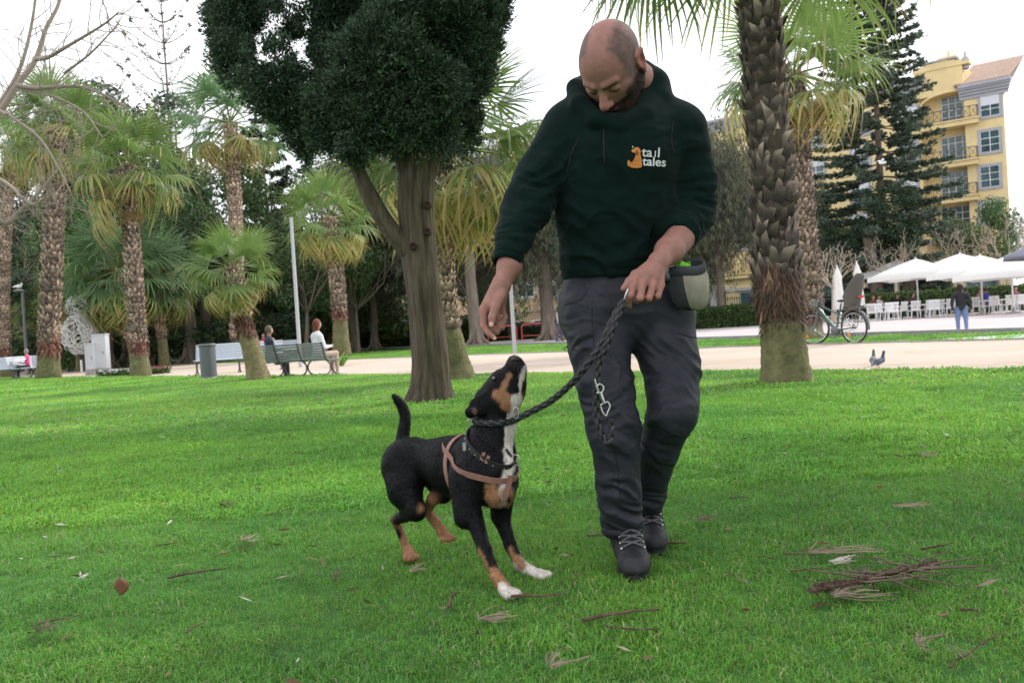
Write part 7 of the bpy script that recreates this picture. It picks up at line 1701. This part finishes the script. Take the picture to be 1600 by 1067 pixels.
for p in ((992, 437, 2.535), (1004, 443, 2.53), (1020, 445, 2.53), (1033, 445, 2.545), (985, 462, 2.505), (1000, 466, 2.50), (1014, 466, 2.507), (754, 484, 2.59), (757, 512, 2.57), (773, 528, 2.55), (974, 451, 2.52)): w = np.exp(-(np.linalg.norm(Vd - np.array(A(*p)), axis=1) / .012) ** 2)[:, None] * .35; Cd = Cd * (1 - w) + np.array([.46, .18, .14]) * w
Nd = vnormals(Vd, Fd)   # tendons and creases
cre = np.zeros(len(Vd))
for p0, p1 in (((992, 437, 2.53), (1024, 412, 2.58)), ((1004, 443, 2.53), (1027, 412, 2.58)), ((1020, 445, 2.53), (1031, 413, 2.585))):
    a_ = np.array(A(*p0)); b_ = np.array(A(*p1)); ab = b_ - a_; t_ = np.clip((Vd - a_) @ ab / (ab @ ab), 0, 1); cre += .0018 * np.exp(-(np.linalg.norm(Vd - a_ - t_[:, None] * ab, axis=1) / .009) ** 2)
Vd = Vd + Nd * (cre - .0006)[:, None] + Nd * ((fbm(Vd * 70, 2, 9) - .5) * .0014)[:, None]
# hidden trunk of the body, so that head, arms and legs belong to one figure
inn = Sdf(); inn.cone(A(966, 420, 2.82), A(970, 230, 2.79), .12, .13, SK, .04, ((0, 1, 0), .6)); inn.cone(A(965, 200, 2.80), A(965, 165, 2.80), .07, .06, SK, .03)
for pts in ([(895, 205, 2.79), (822, 318, 2.74), (803, 385, 2.67)], [(1055, 205, 2.81), (1080, 335, 2.84), (1062, 372, 2.74)]): inn.chain([A(*p) for p in pts], [.05, .038, .034], SK, .03)
for pts in ([(935, 470, 2.82), (957, 665, 2.72), (977, 838, 2.78)], [(1030, 470, 2.85), (1048, 640, 2.74), (1012, 800, 3.03)]): inn.chain([A(*p) for p in pts], [.085, .05, .035], SK, .04)
Vi, Fi = inn.surf(.014)
MB().add(Vh, Fhd, Ch, smooth=True).add(Vd, Fd, Cd, smooth=True).add(Vi, Fi, SK, smooth=True).obj('body', m_skin, man)
hbvh = bvh_of(Vd, Fd)
for (x_, y_, a_, s_) in ((767.5, 507, 0, 1.0), (773, 529, .9, .6), (783, 494, 1.2, .6)):
    p, n_ = hit(hbvh, x_, y_, .0002)
    if p: MB().ball(p, (.0062 * s_, .0018, .0075 * s_), 10, rot=Matrix.Rotation(a_ - .1, 3, 'Y')).obj('nail', M('nail', (.62, .40, .34), .25), man)
p, n_ = hit(hbvh, 1014.5, 461, .0)
if p: MB().tube([A(1014.5 + 7.2 * math.cos(t), 461 + 1.2 * math.sin(t), p.y + .010 - .012 * math.cos(t - math.pi / 2) if False else p.y - .001 + .010 * abs(math.cos(t))) for t in np.linspace(math.pi * .02, math.pi * .98, 9)], .0011, 6).obj('finger_ring', M('gold', (.8, .55, .2), .25, metal=1), man)

# ---- hoodie
hd = Sdf(); W1 = (1, 1, 1); YQ = ((0, 1, 0), .70)
hd.cone(A(957, 402, 2.82), A(962, 330, 2.80), .160, .172, W1, .03, YQ); hd.cone(A(962, 330, 2.80), A(968, 245, 2.77), .172, .188, W1, .04, YQ)
hd.cone(A(957, 424, 2.82), A(957, 402, 2.82), .148, .157, W1, .02, YQ)
hd.cone(A(905, 208, 2.79), A(1045, 206, 2.81), .092, .092, W1, .05); hd.cone(A(935, 168, 2.80), A(1005, 166, 2.82), .085, .085, W1, .05)
hd.cone(A(890, 205, 2.79), A(846, 275, 2.765), .086, .074, W1, .04); hd.cone(A(846, 275, 2.765), A(822, 322, 2.74), .074, .066, W1, .03); hd.cone(A(822, 322, 2.74), A(803, 372, 2.685), .066, .052, W1, .03); hd.cone(A(803, 372, 2.685), A(795, 402, 2.652), .052, .043, W1, .015)
hd.cone(A(1062, 208, 2.81), A(1080, 285, 2.83), .086, .074, W1, .04); hd.cone(A(1080, 285, 2.83), A(1082, 332, 2.83), .074, .068, W1, .03); hd.cone(A(1082, 332, 2.83), A(1066, 364, 2.745), .066, .053, W1, .03)
# hood rolls
hd.chain([A(899, 138, 2.76), A(905, 163, 2.70), A(930, 188, 2.665), A(968, 196, 2.66), A(1006, 184, 2.70), A(1030, 158, 2.78)], [.026, .026, .026, .028, .032, .036], W1, .02)
hd.chain([A(1030, 160, 2.78), A(1022, 130, 2.88), A(985, 118, 2.95), A(935, 122, 2.93), A(903, 138, 2.84), A(900, 138, 2.76)], [.036, .036, .038, .038, .030, .026], W1, .02)
hd.chain([A(1004, 112, 2.83), A(1022, 130, 2.80), A(1030, 158, 2.77)], [.036, .040, .038], W1, .02); hd.ball(A(1008, 134, 2.80), (.035, .05, .05), W1, .02)
hd.ball(A(975, 155, 2.94), (.13, .075, .10), W1, .04); hd.ball(A(1022, 142, 2.84), (.045, .06, .06), W1, .03)
# hollow for the head, neck and the sleeve openings
hd.ball(hp(0, .0, .0), (.084, .104, .100), W1, .01, HM, op='sub')
hd.cone(A(794, 405, 2.65), A(784, 445, 2.615), .034, .034, W1, .004, op='sub'); hd.cone(A(1058, 376, 2.715), A(1030, 409, 2.60), .047, .040, W1, .004, op='sub')
def hclip(P):
    zc = A(962, 432, 2.8).z; r_ = zc - P[:, 2]                       # hem
    a = np.array(A(796, 402, 2.655)); d = nrm(np.array(A(784, 445, 2.62)) - a); s1 = (P - a) @ d; r_ = np.where(P[:, 0] < A(850, 400, 2.7).x, s1, r_)
    a = np.array(A(1055, 378, 2.70)); d = nrm(np.array(A(1030, 409, 2.605)) - a); s2 = (P - a) @ d; near = np.linalg.norm(P - a, axis=1) < .085; far_ = P[:, 1] < 2.735
    return np.where(near & far_ & (s2 > -.02), np.maximum(s2, r_), r_)
Vo, Fo = hd.surf(.0048, hclip); No = vnormals(Vo, Fo); zz = []
for p, r_, d, am, fr in ((A(822, 330, 2.70), .10, (-.5, .2, -1), .0085, 42), (A(800, 385, 2.65), .055, (-.3, -.2, -1), .006, 55), (A(850, 260, 2.72), .09, (.5, 0, -1), .006, 26), (A(1090, 320, 2.80), .10, (-.2, 0, -1), .0085, 42), (A(1075, 355, 2.75), .06, (-.6, -.6, -.6), .006, 50), (A(1070, 240, 2.76), .09, (-.5, 0, 1), .006, 26),
                      (A(900, 300, 2.68), .12, (.7, 0, 1), .006, 20), (A(970, 330, 2.64), .22, (.25, 0, 1), .006, 12), (A(960, 400, 2.68), .16, (.1, 0, 1), .007, 22), (A(1030, 260, 2.68), .12, (-.8, 0, 1), .005, 20), (A(880, 395, 2.72), .07, (.4, 0, 1), .009, 30)): zz.append((p, r_, d, am * 1.6, fr))
Vo = wrinkle(Vo, No, zz, 3); Vo = smooth_mesh(Vo, Fo, 1, .4)
cu = np.ones((len(Vo), 3)); 
MB().add(Vo, Fo, cu, smooth=True).obj('hoodie', m_hood, man); obvh = bvh_of(Vo, Fo)
# ribbed cuff and hem
def ribbed(name, c, d, r, l, n, sq=1, mat=m_hood):
    c = Vector(c); d = Vector(d).normalized(); x = Vector((0, 1, 0)).cross(d).normalized(); y = d.cross(x); V = []; m = n * 2
    for t_, rr in ((0, r * .98), (.1, r), (.5, r * 1.01), (1, r * .97), (1.0, r * .88)):
        for i in range(m): a_ = 2 * math.pi * i / m; q = rr + (.0011 if i % 2 else -.0004); V.append(tuple(c + d * l * t_ + x * math.cos(a_) * q + y * math.sin(a_) * q * sq))
    F = [[j * m + i, j * m + (i + 1) % m, (j + 1) * m + (i + 1) % m, (j + 1) * m + i] for j in range(4) for i in range(m)]; return MB().add(V, F, smooth=True).obj(name, mat, man)
ribbed('cuff', A(796.5, 397, 2.658), A(788, 430, 2.625) - A(795.5, 401, 2.655), .0435, .036, 40)
# print on the chest: word mark and seated dog figure
def project_flat(V2, F2, x0, y0, name, mat, off=.0012):
    out = []
    for (u, v) in V2:
        p, n_ = hit(obvh, x0 + u, y0 - v, off)
        out.append(tuple(p) if p else tuple(A(x0 + u, y0 - v, 2.62)))
    return MB().add(out, F2).obj(name, mat, man)
m_print = M('white_print', (.62, .64, .64), .7); m_oprint = M('orange_print', (.62, .22, .05), .7)
def text_mesh(s, size):
    cu_ = bpy.data.curves.new('t', 'FONT'); cu_.body = s; cu_.size = size; cu_.space_character = 1.02; cu_.offset = size * .018; o = bpy.data.objects.new('t', cu_); COL.objects.link(o); dgp = bpy.context.evaluated_depsgraph_get(); me = bpy.data.meshes.new_from_object(o.evaluated_get(dgp))
    V = [(v.co.x, v.co.y) for v in me.vertices]; F = [list(p.vertices) for p in me.polygons]; bpy.data.objects.remove(o); bpy.data.meshes.remove(me); return V, F
def put_text(s, size, x0, y0, rot):
    V2, F2 = text_mesh(s, size); c, n = math.cos(rot), math.sin(rot); V3 = [(u * c - v * n, u * n + v * c) for u, v in V2]; out = []
    for u, v in V3:
        p, n_ = hit(obvh, x0 + u, y0 - v, .0014); out.append(tuple(p) if p else tuple(A(x0 + u, y0 - v, 2.62)))
    mb = MB(); 
    for f in F2: mb.add([out[i] for i in f], [list(range(len(f)))])
    mb.obj('lettering', m_print, man)
put_text('ta', 21, 1002.5, 244.5, R(-3)); put_text('l', 21, 1026.5, 245.8, R(-3)); put_text('l', 14, 1021.8, 245.5, R(-3)); put_text('tales', 19.5, 1003.5, 258.5, R(-3))
dog_poly = [(0, 0), (6, -3), (14, -4), (21, -3), (22.5, 0), (22, 7), (21, 13), (19.5, 19), (20.5, 22), (19, 26), (16, 28.5), (12, 28), (10, 26), (7, 25), (6, 22.5), (8, 20.5), (12, 20), (13, 17), (11, 12), (9, 8), (6, 5), (4, 6), (2, 9), (0, 7), (-.5, 3)]
cx0, cy0 = 980.5, 259
def poly_fill(poly, mat, name, x0, y0, off=.0013):
    import mathutils.geometry as mg
    tri = mg.tessellate_polygon([[Vector((a_, b_, 0)) for a_, b_ in poly]]); out = []
    for a_, b_ in poly:
        p, _ = hit(obvh, x0 + a_, y0 - b_, off); out.append(tuple(p) if p else tuple(A(x0 + a_, y0 - b_, 2.62)))
    mb = MB(); mb.add(out, [list(t) for t in tri]); return mb.obj(name, mat, man)
poly_fill(dog_poly, m_oprint, 'dog_emblem', cx0, cy0)
poly_fill([(12.5, 22.5), (14.5, 23.5), (16.5, 21), (16.5, 17), (14.5, 16), (13, 18.5)], M('brown_print', (.18, .06, .02), .7), 'ear_emblem', cx0, cy0, .002)
poly_fill([(8.2, 29.5), (9.6, 28), (8.2, 26.5), (6.8, 28)], m_print, 'spark_emblem', cx0, cy0 + -1, .002)
ribbon('seam', obvh, [(943, 200), (945, 225), (944, 255)], .0025, m_seam, man, .001, .0006)      # drawcord
MB().tube([hit(obvh, x_, y_, .003)[0] or A(x_, y_, 2.62) for x_, y_ in ((944, 205), (943, 222), (944, 240), (945, 254))], .0022, 6).obj('drawcord', m_seam, man)
for pts in ([(1052, 190), (1049, 215), (1052, 240)], [(905, 215), (893, 240), (886, 270)]): ribbon('seam', obvh, pts, .003, m_seam, man, .001, .0006)

# ---- trousers
tr = Sdf()
tr.cone(A(958, 432, 2.83), A(963, 470, 2.83), .146, .158, W1, .03, YQ); tr.cone(A(930, 480, 2.83), A(1030, 486, 2.85), .108, .112, W1, .05)
tr.cone(A(931, 500, 2.81), A(946, 600, 2.74), .104, .084, W1, .03); tr.cone(A(946, 600, 2.74), A(958, 668, 2.705), .084, .072, W1, .02); tr.cone(A(960, 668, 2.705), A(967, 760, 2.74), .073, .063, W1, .025); tr.cone(A(967, 760, 2.74), A(973, 824, 2.795), .061, .062, W1, .02)
tr.cone(A(1031, 510, 2.85), A(1050, 580, 2.79), .108, .085, W1, .02); tr.cone(A(1051, 580, 2.79), A(1051, 643, 2.73), .085, .075, W1, .008); tr.cone(A(1048, 648, 2.74), A(1022, 730, 2.90), .075, .056, W1, .012); tr.cone(A(1021, 733, 2.90), A(1011, 792, 3.01), .056, .050, W1, .02)
za = A(973, 834, 2.78).z; zb = A(1013, 800, 3.01).z
Vt, Ft = tr.surf(.005, lambda P: np.maximum(np.where(P[:, 1] > 2.90, zb - P[:, 2], za - P[:, 2]), P[:, 2] - A(962, 418, 2.8).z)); Nt = vnormals(Vt, Ft)
zones = [(A(968, 820, 2.72), .085, (.15, 0, 1), 0.0228, 36), (A(960, 770, 2.68), .07, (.5, 0, 1), 0.0152, 26), (A(955, 690, 2.64), .09, (.35, 0, 1), 0.0171, 24), (A(930, 600, 2.67), .10, (-.7, 0, 1), 0.0114, 16), (A(915, 520, 2.70), .10, (-.4, 0, 1), 0.0133, 18), (A(990, 560, 2.70), .09, (.9, 0, .7), 0.0171, 18), (A(1040, 640, 2.66), .10, (-.4, 0, 1), 0.0152, 20),
         (A(1020, 700, 2.80), .08, (.5, 0, 1), 0.0190, 26), (A(1010, 780, 2.95), .06, (.2, 0, 1), 0.0190, 36), (A(1070, 560, 2.72), .10, (.5, 0, 1), 0.0133, 16), (A(900, 470, 2.72), .08, (.2, 0, 1), 0.0114, 20), (A(960, 440, 2.70), .15, (0, 0, 1), 0.0076, 22)]
zones += [(A(x_, y_, Y_), r_, d_, a_, f_) for x_, y_, Y_, r_, d_, a_, f_ in ((972, 835, 2.72, .07, (.1, 0, 1), .007, 75), (945, 800, 2.72, .06, (.5, 0, 1), .007, 60), (960, 735, 2.66, .08, (.9, 0, .5), .006, 40), (935, 640, 2.66, .08, (-.5, 0, 1), .007, 45), (985, 650, 2.66, .06, (.4, 0, 1), .006, 50), (1000, 560, 2.70, .09, (.6, 0, 1), .008, 38), (1040, 690, 2.72, .08, (.3, 0, 1), .008, 50), (1065, 610, 2.68, .08, (.7, 0, 1), .006, 40), (905, 500, 2.70, .09, (.0, 0, 1), .005, 45), (1010, 770, 2.92, .06, (0, 0, 1), .008, 60), (940, 560, 2.66, .1, (1, 0, .3), .006, 30))]
Vt = wrinkle(Vt, Nt, zones, 11); Vt = smooth_mesh(Vt, Ft, 1, .4); MB().add(Vt, Ft, (1, 1, 1), smooth=True).obj('trousers', m_trou, man); tbvh = bvh_of(Vt, Ft)
for pts in ([(912, 440), (916, 455), (910, 466), (897, 472), (884, 476)], [(925, 470), (926, 520), (932, 580), (938, 640), (944, 690)], [(1060, 520), (1075, 525), (1088, 528)], [(935, 700), (955, 706), (985, 702), (998, 694)], [(960, 700), (966, 740), (970, 790)]): ribbon('seam', tbvh, pts, .0028, m_seam, man, .0012, .0006, 30)
ribbon('zip', tbvh, [(884, 541), (900, 544), (922, 545)], .008, m_zip, man, .002, .001); MB().tube([A(887, 541, 2.72), A(880, 545, 2.72), A(884, 548, 2.72)], .0016, 5).obj('zip_pull', m_zip, man)
# turned hem of the front leg
ribbed('hem', A(972, 820, 2.785), (.03, .02, -1), .063, .022, 30, mat=m_trou)

# ---- boots
def boot(heel, toe, anklep, lab, lift=0.0):
    heel = Vector(heel); toe = Vector(toe); d = (toe - heel); d.z = 0; L_ = d.length; d.normalize(); s_ = Vector((-d.y, d.x, 0)); S = Sdf(); o = lambda t_, z_, w=0: heel + d * (L_ * t_) + s_ * w + Vector((0, 0, z_ + lift * (1 - t_)))
    S.cone(o(.14, .055), o(.45, .058), .040, .044, (1, 1, 1), .02); S.cone(o(.45, .058), o(.82, .046), .045, .044, (1, 1, 1), .02); S.cone(o(.80, .042), o(.90, .038), .047, .038, (.9, .9, 1), .015)
    S.cone(o(.22, .09), Vector(anklep), .045, .046, (1, 1, 1), .02); S.cone(o(.34, .135), o(.70, .078), .036, .032, (.9, .85, .8), .02)
    V, F = S.surf(.0042, lambda P: .022 + lift * .5 * 0 - P[:, 2] + np.where(True, 0, 0)); N_ = vnormals(V, F); V = V + N_ * ((fbm(V * 60, 2, 6) - .5) * .003)[:, None]
    u = np.array(bpy.data and [0]); al = (V - np.array(heel)) @ np.array(d) / L_; Cb = np.ones((len(V), 3)); tan_ = ((al > .80) | (al < .12)) & (V[:, 2] < .07); Cb[:] = (.55, .55, .6); Cb[tan_] = (1.25, 1.25, 1.3); rim_ = (np.abs(al - .79) < .018); Cb[rim_] = (.2, .2, .2); ms = (V[:, 2] < .034); Cb[ms] = (.7, .7, .75)
    b = MB().add(V, F, Cb, smooth=True).obj('boot', m_bootm, man); poly = []
    for t_ in np.linspace(0, 2 * math.pi, 28, endpoint=False):
        c_, sn_ = math.cos(t_), math.sin(t_); wv = .043 if c_ > 0 else .037; q = heel + d * (L_ * (.5 + .50 * c_ + .02)) + s_ * sn_ * (wv * (1 - .12 * math.cos(2 * t_))); poly.append((q.x, q.y))
    so = MB().prism(poly, .004, .030).obj('sole', m_sole, b if False else man); bv = bvh_of(V, F)
    for i in range(6):
        t_ = .80 - i * .055; z_ = .070 + i * .019
        for sg in (-1, 1):
            a_ = o(t_, z_ + .02, sg * .030); b_ = o(t_ - .05, z_ + .038, -sg * .030); P = []
            for k in range(7):
                q = a_.lerp(b_, k / 6); src = q + d * .12 + Vector((0, 0, .10)); dr = (o(t_ - .1, z_ - .04) - src).normalized(); src2 = src; p, n_, _, _ = bv.ray_cast(q + (d * .8 + Vector((0, 0, .6))) * .12, -(d * .8 + Vector((0, 0, .6))).normalized())
                if p: P.append(p + n_ * .0025)
            if len(P) > 3: MB().tube(P, .0034, 5).obj('lace', m_lace, man)
        for sg in (-1, 1):
            q = o(t_, z_ + .02, sg * .032); p, n_, _, _ = bv.ray_cast(q + (d * .8 + Vector((0, 0, .6))) * .12, -(d * .8 + Vector((0, 0, .6))).normalized())
            if p: MB().ball(p + n_ * .001, .0052, 6).obj('eyelet', m_steel, man)
g0 = lambda px, Y: Vector((A(px, 800, Y).x, Y, 0))
boot(g0(975, 2.915), g0(989, 2.605), A(976, 838, 2.80), 'front'); boot(g0(1012, 3.16), g0(1019, 2.89), A(1013, 800, 3.04), 'back')

# ---- treat pouch on the belt
m_pd = M('pouch_dark', (.045, .048, .055), .8, bump=.4, bscale=300, bdist=.001, var=.15, vscale=30); m_pl = M('pouch_canvas', (.30, .275, .215), .85, bump=.5, bscale=300, bdist=.001, var=.2, vscale=25); m_lime = M('lime_lining', (.16, .52, .03), .6)
pc0 = A(1077, 447, 2.70); po = thing('treat_pouch', pc0, 'grey treat pouch with dark rim and lime green lining hanging at the hip', 'pouch'); rot = np.array(Matrix.Rotation(R(-9), 3, 'Y') @ Matrix.Rotation(R(14), 3, 'X'))
def plathe(prof, lo, hi, seg=40, sx=1.0, sy=.80, off=0):
    a_ = np.linspace(lo, hi, seg); P = np.array(prof); V = np.concatenate([np.stack([(r_ + off) * np.cos(a_) * sx * (1 + .06 * np.sin(3 * a_ + z * 40)), (r_ + off) * np.sin(a_) * sy, np.full(seg, z) + .006 * np.sin(2 * a_)], 1) for r_, z in P]); F = np.array([[i * seg + j, i * seg + j + 1, (i + 1) * seg + j + 1, (i + 1) * seg + j] for i in range(len(P) - 1) for j in range(seg - 1)]); return V @ rot.T, F
prof = [(.0, -.070), (.028, -.068), (.044, -.056), (.054, -.034), (.058, -.005), (.056, .022), (.051, .040)]
V_, F_ = plathe(prof, -math.pi, math.pi); MB().add(V_, F_, smooth=True).obj('body', m_pd, po, world=False)
V_, F_ = plathe(prof[1:], R(-112), R(35), 24, off=.0025); MB().add(V_, F_, smooth=True).obj('front_panel', m_pl, po, world=False)
V_, F_ = plathe([(.050, .036), (.0545, .040), (.056, .052), (.054, .066), (.050, .068), (.047, .060), (.045, .035)], -math.pi, math.pi); MB().add(V_, F_, smooth=True).obj('rim', m_pd, po, world=False)
V_, F_ = plathe([(.0465, .062), (.045, .03), (.04, .0), (.0, -.01)], R(60), R(250), 24); MB().add(V_, F_, smooth=True).obj('lining', m_lime, po, world=False)
lt = MB(); 
for k in range(3): lt.tube(spline([np.array([-.030 + k * .012, -.010 + .01 * k, .030]), np.array([-.028 + k * .012, -.014, .065 + .008 * (k == 1)]), np.array([-.010 + k * .012, .01, .050])], 8) @ rot.T, [.007, .010, .011, .011, .010, .009, .007, .004], 6)
lt.obj('treat_bag', m_lime, po, world=False)
belt = MB().tube([hit(tbvh, x_, y_, .004)[0] or A(x_, y_, 2.68) for x_, y_ in ((1000, 440), (1020, 441), (1040, 440), (1052, 438))], .006, 6).obj('belt', m_pd, po)
tot = sum(len(o.data.polygons) for o in SC.objects if o.type == 'MESH')
import sys
u = {o.data.name: sum(p.loop_total - 2 for p in o.data.polygons) if len(o.data.polygons) < 0 else len(o.data.loops) - 2 * len(o.data.polygons) for o in SC.objects if o.type == 'MESH'}
print('TRIS unique', sum(u.values()), 'objects', len(SC.objects), file=sys.stderr)
print('TRIS unique', sum(u.values()), 'objects', len(SC.objects))
